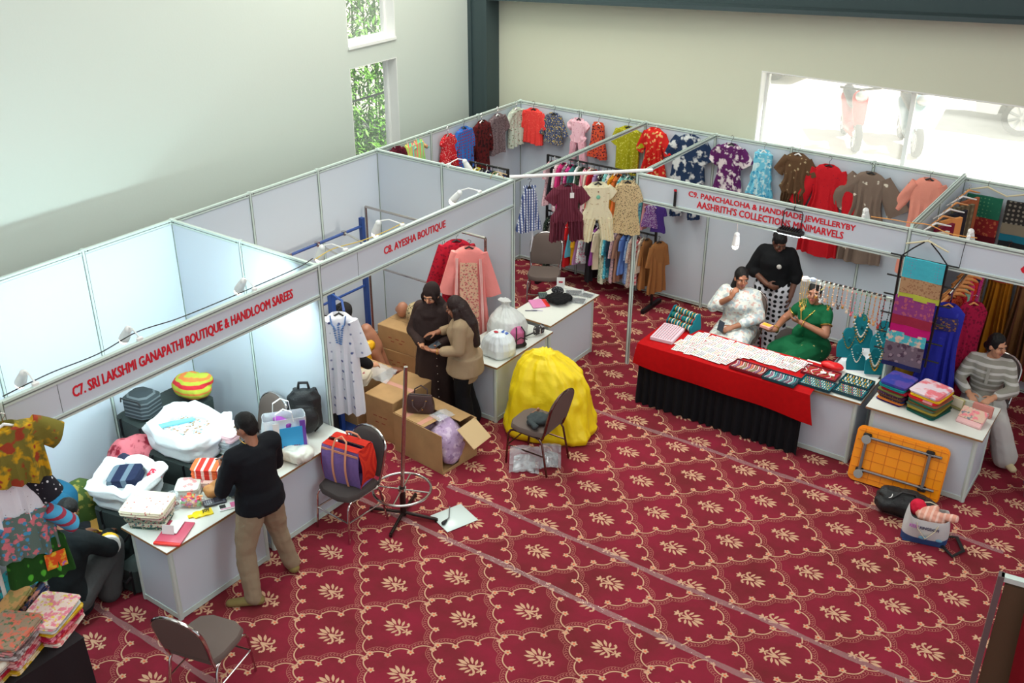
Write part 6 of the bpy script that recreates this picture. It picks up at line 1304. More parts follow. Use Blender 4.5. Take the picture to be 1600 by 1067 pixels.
for (x, y, z), h, nl, bl, ns in BUST:
    rz = R_(28); t = thing('necklace_bust', bl, 'display bust', (x, y, z), rz)
    w_ = h * .36
    out = [(-w_ * .95, 0), (w_ * .95, 0), (w_ * 1.0, h * .3), (w_ * .9, h * .52), (w_ * .55, h * .62), (w_ * .5, h * .85), (w_ * .3, h * .97), (0, h), (-w_ * .3, h * .97), (-w_ * .5, h * .85), (-w_ * .55, h * .62), (-w_ * .9, h * .52), (-w_ * 1.0, h * .3)]
    m = MB(); m.T = Matrix.Rotation(R_(-20), 4, 'X'); m.prism(out, -.014, .014); o = m.build('bust', M_tealv, t, smooth=False)
    bv = o.modifiers.new('b', 'BEVEL'); bv.width = .008; bv.segments = 2
    MB().tube([(0, .02, h * .7), (0, h * .55, .004)], .012, 6).build('prop', M_tealv, t)
    for k in range(ns):
        P = [];
        for j in range(17):
            u = (j / 16) * 2 - 1; zz = h * (.82 - .05 * k) - (1 - abs(u) ** 1.7) * h * (.5 + .09 * k); P.append((u * w_ * (.62 + .06 * k), -.02 + zz * .364 * 1.0 - .0, zz))
        necklace(P, .0105 if ns == 2 else .008, mat('pearl', (230, 226, 214), .25) if k % 2 == 0 and ns != 1 or nl.startswith('pearl') else M_gold, nl if ns == 1 or k == 0 else nl + ', %s strand' % ORD[k], (x, y, z), rz, True)
# necklaces on the slotted rail
NC = [((236, 196, 90), .3), ((236, 196, 90), .34), ((240, 210, 120), .32), ((226, 190, 170), .16), ((226, 226, 220), .2), ((226, 180, 150), .18), ((206, 160, 70), .26), ((226, 190, 160), .2), ((90, 70, 60), .22), ((226, 160, 130), .2), ((232, 214, 190), .24), ((226, 110, 120), .26), ((120, 180, 160), .27), ((226, 170, 150), .24), ((60, 120, 70), .27), ((210, 150, 110), .28), ((220, 160, 100), .3), ((190, 60, 50), .32), ((40, 40, 44), .34)]
for i, (c, L) in enumerate(NC):
    x = 5.05 + i * .048 if i > 2 else 5.04 + i * .02; r = .007 if i > 2 else .005; m = MB()
    w_ = .02 if i < 18 else .03; n = max(8, int(L * 90)); mt = mat('beads_%d_%d_%d' % c, c, .3, .35 if i in (0, 1, 2, 6) else 0); mt2 = M_gold if i % 3 == 0 else mt
    P = [(-w_, 0, .02), (-w_ * 1.1, -.008, -L * .5), (-w_ * .8, -.01, -L * .9), (0, -.012, -L), (w_ * .8, -.01, -L * .9), (w_ * 1.1, -.008, -L * .5), (w_, 0, .02)]
    Q = []
    for a, b in zip(P, P[1:]):
        for k in range(max(2, n // 6)): q = k / max(2, n // 6); Q.append(tuple(u + (v - u) * q for u, v in zip(a, b)))
    m.tube(Q, .0022, 5, mi=0)
    for k, p in enumerate(Q): m.ell(p, (r * (.8 + .4 * (k % 2)),) * 3, n=6, m=4, mi=0)
    m.ell((0, -.014, -L - .012), (.016, .008, .018), n=8, m=5, mi=1)
    o = m.build('necklace', [mt, mt2]); o.location = (x, -2.024, 1.648); tag(o, '%s necklace on the slotted rail, %s from free end' % (('gold', 'gold', 'pale gold', 'rose', 'pearl', 'peach', 'antique gold', 'blush', 'dark bead', 'coral', 'ivory', 'pink', 'green and white', 'shell pink', 'dark green', 'amber', 'orange', 'red drop', 'black cord')[i], ORD[i]), 'necklace', 'necklaces on the slotted rail')
# ---------------------------------------------------------------- right stall
def sar(i, cols): return F(*cols)
LFT = [('purple', F('plain', (70, 40, 110))), ('orange', F('plain', (200, 110, 40))), ('dark blue dotted', F('dots', (36, 40, 80), (190, 190, 190), None, 40, thr=.2)), ('brown', F('plain', (96, 60, 40))), ('plum dotted', F('dots', (70, 30, 60), (180, 160, 150), None, 40, thr=.2)), ('olive', F('plain', (110, 110, 60))), ('crimson', F('plain', (180, 24, 50))), ('teal dotted', F('dots', (16, 130, 136), (196, 220, 214), None, 28, thr=.16)), ('royal blue and violet', F('blotch', (50, 60, 150), (90, 70, 150), None, 8))]
RGT = [('bottle green', F('plain', (20, 90, 80))), ('dark green', F('plain', (40, 70, 50))), ('mustard', F('plain', (150, 130, 50))), ('grey green', F('plain', (90, 110, 90))), ('brown gold', F('plain', (120, 90, 50))), ('emerald', F('plain', (30, 110, 80))), ('copper', F('plain', (150, 90, 70))), ('red and pink', F('vstripe', (214, 30, 44), (226, 150, 160), None, 24)), ('yellow', F('plain', (222, 180, 30))), ('white and pink', F('blotch', (226, 206, 216), (226, 120, 130), None, 8))]
N9 = len(LFT)
stack([('%s saree in the left pile beside the black ladder, %s from bottom' % (c, ORD[i]), m, (.27, .3, .018 if i < 6 else .03)) for i, (c, m) in enumerate(LFT)], (6.24, -2.34, .753), R_(-12), 'folded sarees in the left pile on the right stall counter', .012, seed=21)
stack([('%s saree in the right pile beside the purses, %s from bottom' % (c, ORD[i]), m, (.3, .34, .018 if i < 7 else .026)) for i, (c, m) in enumerate(RGT)], (6.56, -2.38, .753), R_(-14), 'folded sarees in the right pile on the right stall counter', .012, seed=22)
def purse(label, loc, rz, dims, m1, m2, lean=0):
    t = thing('clutch_purse', label, 'purse', loc, rz); w_, d, h = dims
    m = MB(); m.T = Matrix.Rotation(R_(lean), 4, 'X'); m.box((0, 0, h / 2), dims, bev=.008); m.build('body', m1, t, smooth=False)
    m = MB(); m.T = Matrix.Rotation(R_(lean), 4, 'X'); m.box((0, -d / 2 - .004, h * .62), (w_ * .99, .006, h * .7), bev=.002); m.build('flap', m2, t, smooth=False)
    return t
t = purse('peach and pink clutch with floral band, lying tilted at the counter corner', (6.96, -2.47, .756), R_(-8), (.24, .035, .2), mat('pale_pink_leather', (230, 180, 180), .5), fab('blotch', (214, 180, 160), (230, 130, 140), (120, 130, 140), 18), -62)
purse('salmon pink clutch standing at the far counter corner', (7.02, -2.2, .753), R_(-6), (.19, .04, .12), mat('salmon_leather', (206, 130, 120), .5), mat('salmon_leather_flap', (214, 140, 130), .5), -8)
purse('grey and cream clutch standing in the middle of the purses', (6.88, -2.18, .753), R_(-6), (.2, .04, .11), mat('grey_leather', (176, 176, 160), .5), mat('grey_leather_flap', (190, 190, 176), .5), -8)
purse('olive cream clutch standing nearest the folded sarees', (6.78, -2.2, .753), R_(-20), (.14, .04, .12), mat('olive_leather', (170, 164, 110), .5), mat('cream_leather_flap', (214, 204, 180), .5), -8)
# orange folding table, folded and leaning on the counter
t = thing('folding_table', 'orange plastic folding table leaning folded on the right stall counter', 'table', (6.47, -2.84, .012), 0); t.rotation_euler = (R_(-16), 0, R_(3))
M_or = mat('orange_plastic', (250, 152, 14), .4)
def rrect(w_, h, r, n=6):
    o = []
    for cx, cz, a0 in ((w_ / 2 - r, r, -90), (w_ / 2 - r, h - r, 0), (-w_ / 2 + r, h - r, 90), (-w_ / 2 + r, r, 180)):
        for k in range(n + 1): a = R_(a0 + 90 * k / n); o.append((cx + r * math.cos(a), cz + r * math.sin(a)))
    return o
MB().prism(rrect(.88, .57, .06), -.01, .012).build('top', M_or, t, smooth=False)
m = MB()
for k in range(7): m.box((-.36 + k * .12, -.0115, .285), (.006, .005, .53))
for k in range(5): m.box((0, -.0115, .07 + k * .108), (.84, .005, .006))
m.prism(rrect(.88, .57, .06), -.022, -.008); 
m2 = MB()
for k in range(7): m2.box((-.36 + k * .12, -.0225, .285), (.005, .004, .52))
for k in range(6): m2.box((0, -.0225, .05 + k * .094), (.84, .004, .005))
m2.build('rib', mat('orange_plastic_rib', (216, 116, 10), .5), t, smooth=False); MB().prism(rrect(.86, .55, .055), -.021, -.009).build('underside', M_or, t, smooth=False)
M_gpipe = mat('grey_pipe', (132, 130, 132), .35, .5)
for z in (.13, .47): MB().tube([(-.33, -.045, z), (.38, -.045, z)], .013, 8).build('leg', M_gpipe, t)
for x in (-.33, .27): MB().tube([(x, -.05, .12), (x, -.05, .48)], .016, 8).build('crossbar', M_gpipe, t)
for x in (-.33, .27):
    for z in (.12, .48): MB().box((x, -.04, z), (.08, .03, .06), bev=.01).build('bracket', M_black, t); 
for z in (.09, .45): m = MB(); m.T = Matrix.Translation((-.33, -.06, z)) @ Matrix.Rotation(R_(90), 4, 'X'); m.lathe([(.001, 0), (.045, 0), (.045, .014), (.001, .016)], 20); m.build('foot_disc', mat('grey_disc', (150, 152, 150), .4), t)
# floor bags before it
t = thing('tote_bag', 'white and blue printed tote bag stuffed with peach cloth on the carpet', 'bag', (6.95, -3.42, 0), R_(14))
def tote(u, v):
    a = u * 2 * math.pi; w_, d = .2 - .02 * v, .1 + .03 * math.sin(v * 2.4); x = w_ * math.copysign(abs(math.cos(a)) ** .5, math.cos(a)); y = d * math.copysign(abs(math.sin(a)) ** .6, math.sin(a))
    return (x + .01 * math.sin(a * 3 + v * 4), y, .01 + v * (.285 + .02 * math.cos(2 * a)))
mb = MB().grid(tote, 64, 12, th=.003)
for i, f in enumerate(mb.f):
    if sum(mb.v[k][2] for k in f) / len(f) < .075: mb.m[i] = 1
mb.build('body', [mat('tote_white', (206, 208, 208), .55, bump=.2, bscale=20), mat('tote_blue', (40, 78, 130), .5)], t); MB().box((0, 0, .006), (.37, .18, .01)).build('base', mat('tote_blue', (40, 78, 130), .5), t, smooth=False)
text('lettering', 'KINGDOM', mat('navy_print', (50, 50, 90), .5), (-.06, -.134, .19), (R_(84), 0, 0), .026, .16, t); text('lettering', 'KIDZ', mat('violet_print2', (190, 100, 190), .5), (-.15, -.127, .192), (R_(84), 0, R_(-10)), .03, .08, t)
MB().ell((-.02, -.136, .1), (.04, .006, .018), n=14, m=6).ell((.12, -.12, .09), (.03, .006, .015), n=14, m=6).build('printed_shell', mat('shell_print', (110, 170, 200), .5), t)
for s_, yy in ((-1, -.125), (1, .1)): MB().tube([(-.09, yy, .25), (-.08, yy + s_ * .02, .2 if s_ < 0 else .31), (0, yy + s_ * .02, .1 if s_ < 0 else .33), (.07, yy + s_ * .02, .2 if s_ < 0 else .31), (.09, yy, .25)], .009, 8, flat=.5).build('handle', mat('cream_web', (214, 204, 176), .7), t)
blobbag('cloth_bundle', 'crumpled peach striped cloth in the mouth of the tote bag', (6.97, -3.42, .19), [('e', (0, 0, .06), (.14, .08, .06)), ('c', (.02, -.02, .1), .03, (.2, .0, .12), .03), ('c', (-.06, .0, .1), .03, (.02, .05, .13), .025)], fab('vstripe', (226, 160, 140), (240, 196, 180), None, 120), .01, (.014, 14, 3, 1), 'cloth')
blobbag('cloth_bundle', 'bright red cloth at the back of the tote bag mouth', (6.84, -3.38, .2), [('e', (0, 0, .06), (.07, .06, .08))], fab('plain', (220, 36, 66)), .01, (.012, 12, 5, 1), 'cloth')
t = thing('holdall', 'black sports holdall behind the tote bag', 'bag', (6.66, -3.14, 0), R_(8))
remesh(MB().box((.02, 0, .11), (.54, .27, .2), bev=.07).box((-.02, 0, .2), (.4, .16, .08), bev=.04).box((.2, -.04, .14), (.2, .2, .18), bev=.06), 'body', mat('black_nylon', (24, 26, 28), .55, bump=.3, bscale=90), t, .014, 3, (.022, 7, 3, 1))
MB().tube([(-.1, -.1, .2), (-.02, -.06, .27), (.1, -.05, .27), (.14, -.1, .2)], .011, 8).build('handle', M_black, t); MB().tube([(-.2, -.02, .24), (.2, -.02, .23)], .005, 6).build('zip', M_bmetal, t)
text('swoosh', ')', mat('white_print', (220, 220, 220), .5), (-.13, -.1, .2), (R_(50), 0, R_(-50)), .05, .02, t)
tag(MB().tube([(7.1, -3.3, .02), (7.2, -3.26, .03), (7.3, -3.42, .02), (7.24, -3.56, .02), (7.12, -3.46, .025), (7.1, -3.34, .02)], .02, 6, flat=.35).build('bag_strap', M_black), 'black webbing strap looped on the carpet right of the tote bag', 'strap')
# things cut by the frame edges at the lower right
t = thing('display_partition', 'panel with a grey edge post and red drape at the lower right corner', 'partition', (7.93, -6.94, 0), R_(8))
MB().box((0, 0, 1.2), (.03, .05, 2.4)).build('post', mat('grey_post', (120, 112, 112), .4, .4), t, smooth=False); MB().box((.75, 0, 1.2), (1.45, .02, 2.3)).build('panel', mat('brown_board', (86, 66, 44), .7), t, smooth=False); MB().box((.75, 0, 2.385), (1.5, .04, .03)).build('top_rail', M_alu, t, smooth=False)
MB().grid(lambda u, v: (.14 + 1.2 * u + .1 * v, -.06 - .02 * math.sin(u * 40), 2.34 - 2.3 * v), 60, 8, th=.004).build('red_drape', fab('plain', (120, 8, 22)), t)
t = thing('blue_form', 'rounded blue object just cut by the right frame edge', 'tub', (7.68, -2.12, 0)); MB().lathe([(.001, .0), (.13, .0), (.15, .14), (.16, .15)], 20).build('base', mat('form_grey', (96, 100, 108), .5), t); MB().lathe([(.162, .15), (.165, .24), (.1, .3), (.001, .31)], 20).build('lid', mat('form_blue', (24, 56, 110), .45), t)  # rough shape for an unidentified blue form
# packets on the black table at the lower left
M_pk = lambda c1, c2, c3=None: fab('blotch', c1, c2, c3, 22, rough=.18)
PK = [((1.95, -9.2), 26, [('blue medallion', M_pk((70, 84, 106), (150, 160, 176), (40, 44, 60))), ('rust floral', M_pk((150, 80, 70), (206, 150, 130))), ('navy bordered', M_pk((36, 40, 70), (110, 70, 60))), ('indigo flowered', M_pk((60, 70, 100), (180, 120, 110))), ('black and gold', M_pk((40, 36, 36), (150, 120, 60))), ('turquoise edged', M_pk((30, 130, 136), (60, 60, 70)))], .028, 'rear dark pile'),
      ((1.66, -9.42), 24, [('dark print', M_pk((60, 50, 60), (150, 90, 80))), ('teal', M_pk((20, 120, 130), (40, 60, 70))), ('indigo', M_pk((50, 56, 90), (150, 140, 150))), ('maroon', M_pk((96, 30, 44), (150, 110, 90))), ('blue grey', M_pk((90, 100, 120), (170, 150, 140)))], .03, 'leftmost pile'),
      ((2.38, -9.2), 22, [('cream bordered', M_pk((222, 206, 190), (220, 130, 130))), ('scarlet sequinned', M_pk((196, 26, 44), (230, 110, 110))), ('crimson beaded', M_pk((160, 24, 60), (214, 120, 140))), ('golden yellow', M_pk((206, 164, 30), (222, 190, 80))), ('white wrapped', M_pk((214, 214, 210), (190, 200, 200))), ('pink and yellow checked', M_pk((232, 206, 196), (226, 130, 150), (226, 196, 90)))], .03, 'outer corner pile'),
      ((2.4, -9.5), 24, [('mustard edged', M_pk((190, 150, 30), (214, 190, 150))), ('pale striped', M_pk((216, 206, 200), (200, 130, 140))), ('pink striped', M_pk((206, 150, 150), (180, 60, 80))), ('red speckled', M_pk((180, 50, 60), (226, 170, 160))), ('silver beaded', M_pk((170, 160, 160), (110, 90, 90))), ('rose beaded', M_pk((196, 130, 130), (110, 120, 110))), ('green and coral patchwork', M_pk((150, 130, 110), (206, 110, 90), (90, 110, 80)))], .032, 'front pile'),
      ((2.1, -9.72), 20, [('orange edged', M_pk((206, 140, 60), (220, 180, 150))), ('white and red', M_pk((216, 206, 200), (190, 40, 50))), ('red wrapped', M_pk((180, 26, 40), (206, 90, 90))), ('pale lilac', M_pk((206, 200, 210), (170, 150, 170))), ('rust red', M_pk((170, 50, 30), (206, 110, 80)))], .032, 'frame edge pile'),
      ((2.46, -9.8), 18, [('mustard striped', M_pk((190, 160, 60), (206, 190, 160))), ('crimson', M_pk((170, 30, 50), (200, 120, 120))), ('grey and rose', M_pk((180, 170, 170), (190, 110, 120))), ('ivory', M_pk((220, 210, 196), (200, 170, 150)))], .032, 'lowest pile')]
for (x, y), rz, items, th, nm in PK:
    z = .762; r = random.Random(len(nm))
    for i, (c, m) in enumerate(items):
        o = folded('saree_packet', '%s packet, %s of the black table, %s from bottom' % (c, nm, ORD[i]), (x + r.uniform(-.015, .015), y + r.uniform(-.015, .015), z), R_(rz + r.uniform(-5, 5)), (.3, .36, th), m, 'wrapped packets in the ' + nm, 'packet', seed=i + 50)
        z += th + .003
folded('saree_packet', 'long tan and olive packet lying across the table between the piles', (2.16, -9.36, .955), R_(30), (.14, .44, .03), M_pk((176, 130, 80), (130, 120, 70)), None, 'packet', seed=70)
# ================================================================ people
SKIN1 = mat('skin_brown', (156, 104, 78), .5, bump=.05, bscale=80); SKIN2 = mat('skin_tan', (196, 142, 110), .5, bump=.05, bscale=80); SKIN3 = mat('skin_deep', (104, 66, 50), .5, bump=.05, bscale=80)
M_hair = mat('black_hair', (15, 13, 13), .55, spec=.3, bump=.35, bscale=120); M_hairb = mat('dark_brown_hair', (40, 24, 22), .5, spec=.35, bump=.35, bscale=120)
M_eyew = mat('eye_white', (206, 198, 190), .7, spec=.1); M_iris = mat('iris', (26, 18, 16), .6, spec=.2); M_lip = mat('lips', (150, 78, 74), .4)
V = Vector
def stand(H):
    s = H / 1.7
    J = dict(pel=(0, 0, .92), wai=(0, .0, 1.06), che=(0, -.005, 1.27), nec=(0, .01, 1.45), head=(0, -.015, 1.585), shL=(.185, .01, 1.395), shR=(-.185, .01, 1.395), elL=(.24, .03, 1.12), elR=(-.24, .03, 1.12), wrL=(.25, -.05, .88), wrR=(-.25, -.05, .88),
             knL=(.1, -.02, .49), knR=(-.1, -.02, .49), anL=(.11, .03, .08), anR=(-.11, .03, .08))
    return {k: V(v) * s for k, v in J.items()}
def sit(up=.12):
    J = dict(pel=(0, .04, .56), wai=(0, .02, .70), che=(0, -.0, .90), nec=(0, .01, 1.07), head=(0, -.02, 1.2), shL=(.165, .01, 1.0), shR=(-.165, .01, 1.0), elL=(.25, -.02, .76), elR=(-.25, -.02, .76), wrL=(.14, -.26, .72), wrR=(-.14, -.26, .72),
             knL=(.13, -.4, .53), knR=(-.13, -.4, .53), anL=(.12, -.42, .08), anR=(-.12, -.42, .08))
    return {k: V(v) for k, v in J.items()}
def tring(c, r, f, w_, d, n=20, wob=None):
    return [c + r * (w_ * math.cos(2 * math.pi * k / n)) + f * (d * math.sin(2 * math.pi * k / n)) for k in range(n)]
def torso(mb, J, g=0, k=1.0, bust=0, lo=.09):
    r = (J['shL'] - J['shR']).normalized(); seq = [(J['pel'] - (J['wai'] - J['pel']).normalized() * lo, .145 * k, .105 * k), (J['pel'], .168 * k, .118 * k), (J['wai'], .14 * k, .105 * k), (J['wai'].lerp(J['che'], .5), .145 * k, .108 * k + bust * .4), (J['che'], .162 * k, .115 * k + bust), (J['che'].lerp(J['nec'], .5), .168 * k, .1 * k + bust * .3), (J['nec'] - (J['nec'] - J['che']).normalized() * .045, .13 * k, .075 * k), (J['nec'], .07, .062)]
    rings = []
    for i, (c, w_, d) in enumerate(seq):
        a = seq[max(i - 1, 0)][0]; b = seq[min(i + 1, len(seq) - 1)][0]; t = (b - a).normalized(); f = t.cross(r).normalized(); rr = f.cross(t).normalized()
        rings.append(tring(c, rr, f, w_ + g, d + g))
    mb.loft(rings)
    for s_ in 'LR': mb.cap(J['sh' + s_] * .93 + J['che'] * .07, .062 * k + g, J['che'].lerp(J['nec'], .55), .07 * k + g)
def arm(mb, J, s_, g=0, k=1, end=1.0):
    sh, el, wr = J['sh' + s_], J['el' + s_], J['wr' + s_]
    mb.cap(sh, .056 * k + g, el, .042 * k + g)
    if end > .5: mb.cap(el, .042 * k + g, el.lerp(wr, (end - .5) * 2), .042 * k + (.029 - .042 * 1) * (end - .5) * 2 * k + g)
def leg(mb, J, s_, g=0, k=1, flare=0):
    hip = J['pel'] + (J['shL'] - J['shR']).normalized() * (.09 if s_ == 'L' else -.09) - V((0, 0, .03)); kn, an = J['kn' + s_], J['an' + s_]
    mb.cap(hip, .095 * k + g, kn, .06 * k + g); mb.cap(kn, .06 * k + g, an, .038 * k + g + flare)
def foot(mb, J, s_, d, g=0, L=.17):
    a = J['an' + s_]; d = V((d[0], d[1], 0)).normalized(); z0 = a.z - .08
    mb.cap(V((a.x, a.y, z0 + .045)) - d * .04, .04 + g, V((a.x, a.y, z0 + .03)) + d * (L - .04), .03 + g, flat=.8)
def basis(fwd, roll=0):
    F_ = V(fwd).normalized(); R__ = F_.cross(V((0, 0, 1))); R__ = R__.normalized() if R__.length > .01 else V((-1, 0, 0)); U = R__.cross(F_).normalized()
    R__ = -R__    # person's left
    if roll: q = Matrix.Rotation(R_(roll), 3, F_); R__ = q @ R__; U = q @ U
    return R__, F_, U
def headpts(mb, J, fwd, roll=0):
    L, F_, U = basis(fwd, roll); c = J['head']; M = Matrix((L, F_, U)).transposed()
    mb.ell(c + U * .022 - F_ * .008, (.073, .09, .098), M); mb.ell(c - U * .05 + F_ * .022, (.056, .06, .066), M); mb.ell(c - U * .096 + F_ * .05, (.026, .024, .022), M)
    mb.cap(c + F_ * .08 + U * .012, .009, c + F_ * .1 - U * .022, .014); mb.ell(c + F_ * .07 + U * .03, (.055, .016, .014), M)
    for s_ in (-1, 1): mb.ell(c + L * s_ * .073 - F_ * .005 - U * .01, (.012, .022, .032), M); mb.ell(c + L * s_ * .036 + F_ * .062 - U * .03, (.026, .02, .022), M)
    mb.cap(J['nec'] - (J['head'] - J['nec']) * .3, .055, c - U * .05 - F_ * .01, .05)
def hand(mb, w_, d, n, left, curl=.5, k=.92):
    d = V(d).normalized(); n = V(n); n = (n - d * n.dot(d)).normalized(); sd = d.cross(n) * (-1 if left else 1)
    M = Matrix((sd, n, d)).transposed(); mb.ell(w_ + d * .05 * k, (.042 * k, .019 * k, .055 * k), M, 10, 7); mb.cap(w_ - d * .02, .026 * k, w_ + d * .03 * k, .025 * k)
    for i, (o, L) in enumerate(((.03, .036), (.01, .042), (-.01, .039), (-.028, .03))):
        b = w_ + d * .09 * k + sd * o * k; a = curl * (.5 + .12 * i); c, s_ = math.cos(a), math.sin(a); p = b + (d * c + n * s_) * L * k + sd * o * .12
        a2 = curl * (1.25 + .15 * i); q = p + (d * math.cos(a2) + n * math.sin(a2)) * L * .95 * k
        mb.cap(b, .0095 * k, p, .009 * k, 7); mb.cap(p, .009 * k, q, .0075 * k, 7)
    b = w_ + d * .03 * k + sd * .032 * k; p = b + (d * .55 + sd * .75 + n * .35).normalized() * .042 * k; q = p + (d * .85 + sd * .2 + n * .5).normalized() * .034 * k
    mb.cap(b, .014 * k, p, .011 * k, 7); mb.cap(p, .011 * k, q, .009 * k, 7)
def face_bits(t, J, fwd, roll=0, lip=None, gaze=(0, 0), beard=None):
    L, F_, U = basis(fwd, roll); c = J['head']; M = Matrix((L, F_, U)).transposed()
    for s_ in (-1, 1):
        e = c + L * s_ * .031 + F_ * .079 + U * .004; m = MB().ell(e - F_ * .003, (.0115, .005, .0045), M, 10, 7, mi=0); m.ell(e + F_ * .0005 + L * gaze[0] * .005 + U * gaze[1] * .002, (.0064, .004, .006), M, 8, 5, mi=1); m.build('eye', [M_eyew, M_iris], t)
        MB().tube([c + L * s_ * .016 + F_ * .089 + U * .024, c + L * s_ * .034 + F_ * .086 + U * .03, c + L * s_ * .05 + F_ * .074 + U * .024], [.003, .0038, .002], 6).build('eyebrow', M_hair, t)
    MB().ell(c + F_ * .079 - U * .052, (.024, .012, .0065), M, 10, 6).ell(c + F_ * .078 - U * .061, (.02, .012, .007), M, 10, 6).build('mouth', lip or M_lip, t)
def hairdo(t, J, fwd, roll=0, kind='short', mt=None, extra=()):
    L, F_, U = basis(fwd, roll); c = J['head']; M = Matrix((L, F_, U)).transposed(); mb = MB()
    if kind == 'short': mb.ell(c + U * .038 - F_ * .014, (.079, .094, .093), M); mb.ell(c + U * .0 - F_ * .045, (.072, .06, .085), M)
    else:
        mb.ell(c + U * .034 - F_ * .018, (.083, .096, .1), M); mb.ell(c - U * .02 - F_ * .05, (.074, .06, .09), M)
    for p in extra:
        f = lambda q: c + L * q[0] + F_ * q[1] + U * q[2]
        mb.cap(f(p[0]), p[1], f(p[2]), p[3]) if len(p) == 4 else mb.ell(f(p[0]), p[1], M)
    return remesh(mb, 'hair', mt or M_hair, t, .009, 3, (.004, 26, 2))
def body(t, J, skin, fwd, hands, roll=0, feet=((0, -1), (0, -1)), k=1.0, legs=True, vox=.0075, bust=0):
    mb = MB(); torso(mb, J, -.008, k, bust); headpts(mb, J, fwd, roll)
    for s_, h in zip('LR', hands):
        arm(mb, J, s_, 0, k)
        hand(mb, J['wr' + s_], h[0], h[1], s_ == 'L', h[2])
    for s_, f in zip('LR', feet): leg(mb, J, s_, 0, k); foot(mb, J, s_, f)
    return remesh(mb, 'body', skin, t, vox, 2)
def shoes(t, J, feet, mt, L=.2):
    for s_, f in zip('LR', feet):
        mb = MB(); foot(mb, J, s_, f, .012, L); a = J['an' + s_]; mb.cap(V((a.x, a.y, a.z - .02)), .045, V((a.x, a.y, a.z + .02)), .046)
        o = remesh(mb, 'shoe', mt, t, .008, 3); d = V((f[0], f[1], 0)).normalized()
        zb = a.z - .08
        for v in o.data.vertices: v.co.z = max(v.co.z, zb + .001)
def person(label, loc, face, group=None):
    return thing('person', label, 'person', (loc[0], loc[1], loc[2] if len(loc) > 2 else 0), math.atan2(face[0], -face[1]), group)
# ---- standing man with phone
J = stand(1.74)
J.update(anL=V((.2, .06, .08)), anR=V((-.3, -.06, .08)), knL=V((.17, -.02, .5)), knR=V((-.2, -.08, .5)), pel=V((-.02, .0, .93)), wai=V((-.02, .0, 1.08)), head=V((-.01, -.05, 1.61)), elL=V((.26, -.08, 1.12)), wrL=V((.03, -.4, 1.07)), elR=V((-.27, -.08, 1.13)), wrR=V((-.1, -.42, 1.05)))
t = person('man in a black sweater and khaki cargo trousers looking at his phone by the counter', (2.57, -7.42), (-1, .1)); ft = ((.75, -.7), (-.35, -.95)); hd = (.35, -1, -.42)
body(t, J, SKIN1, hd, (((-.5, -.9, .1), (-.6, .3, .6), 1.0), ((.5, -.9, .1), (.6, .3, .6), 1.0)), 0, ft, 1.12); face_bits(t, J, hd)
hairdo(t, J, hd, 0, 'short')
mb = MB(); torso(mb, J, .02, 1.16)
mb.loft([tring(J['pel'] + V((0, 0, z)), V((1, 0, 0)), V((0, 1, 0)), a, b) for z, a, b in ((.16, .19, .14), (.08, .215, .165), (-.02, .222, .172), (-.05, .222, .172))])
for s_ in 'LR': arm(mb, J, s_, .016, 1.15, .97)
remesh(mb, 'sweater', fab('plain', (17, 20, 26)), t, .012, 4, (.008, 6, 3))
mb = MB(); mb.cap(J['pel'] + V((-.07, .0, .02)), .125, J['pel'] + V((.07, 0, .02)), .125)
for s_ in 'LR': leg(mb, J, s_, .02, 1.1, .012)
remesh(mb, 'trousers', fab('plain', (148, 132, 108)), t, .012, 3, (.011, 8, 4)); shoes(t, J, ft, mat('olive_suede', (128, 112, 62), .8), .235)
MB().tube([(.06 * math.cos(a), -.01 + .066 * math.sin(a) - .02, 1.5 + .012 * math.cos(a) - .018 * math.sin(a)) for a in [k * math.pi / 12 for k in range(24)]], .004, 6, closed=True).build('gold_chain', M_gold, t)
def phone(label, loc, rot, holder=None):
    p = thing('phone', label, 'phone', loc); p.rotation_euler = rot; MB().box((0, 0, 0), (.075, .15, .009), bev=.003).build('case', M_black, p); MB().box((0, 0, .005), (.068, .14, .001)).build('screen', mat('phone_screen', (40, 46, 58), .08), p, smooth=False); return p
Rz = math.atan2(-1, -.1); q = Matrix.Rotation(Rz, 3, 'Z') @ V((-.035, -.5, 1.115)); phone('black phone held by the man in the black sweater', (2.57 + q.x, -7.42 + q.y, q.z), (R_(28), 0, Rz))
# ---- woman in the dark robe
M_abaya = fab('plain', (50, 36, 34)); M_hijab = fab('plain', (40, 29, 29))
J = stand(1.57); J.update(shL=V((.155, .01, 1.265)), shR=V((-.155, .01, 1.265)), elL=V((.25, -.06, 1.0)), wrL=V((.13, -.27, .96)), elR=V((-.24, -.04, 1.0)), wrR=V((-.03, -.27, .96)), head=V((.0, -.045, 1.45)), anL=V((.12, .02, .08)), anR=V((-.1, .0, .08)))
t = person('woman in a dark brown robe and headscarf holding a phone', (1.84, -4.24), (.3, -1)); hd = (-.12, -1, -.42)
body(t, J, SKIN2, hd, (((-.3, -.95, .0), (-.5, .2, .8), .7), ((.45, -.9, 0), (.5, .2, .8), .8))); face_bits(t, J, hd, gaze=(0, -1))
mb = MB(); torso(mb, J, .024, 1.0, .02)
for s_ in 'LR': arm(mb, J, s_, .022, 1.0, .94); mb.cap(J['el' + s_], .066, J['el' + s_].lerp(J['wr' + s_], .85), .06)
rings = []
for i in range(11):
    u = i / 10; z = J['pel'].z + .05 - u * (J['pel'].z + .03); rings.append([((.19 + .09 * u) * math.cos(a) * (1 + .05 * u * math.sin(9 * a + 1)), (.15 + .08 * u) * math.sin(a) * (1 + .07 * u * math.sin(9 * a + 1)), z) for a in [2 * math.pi * k / 72 for k in range(72)]])
mb.loft(rings); remesh(mb, 'robe', M_abaya, t, .012, 2, (.007, 6, 5))
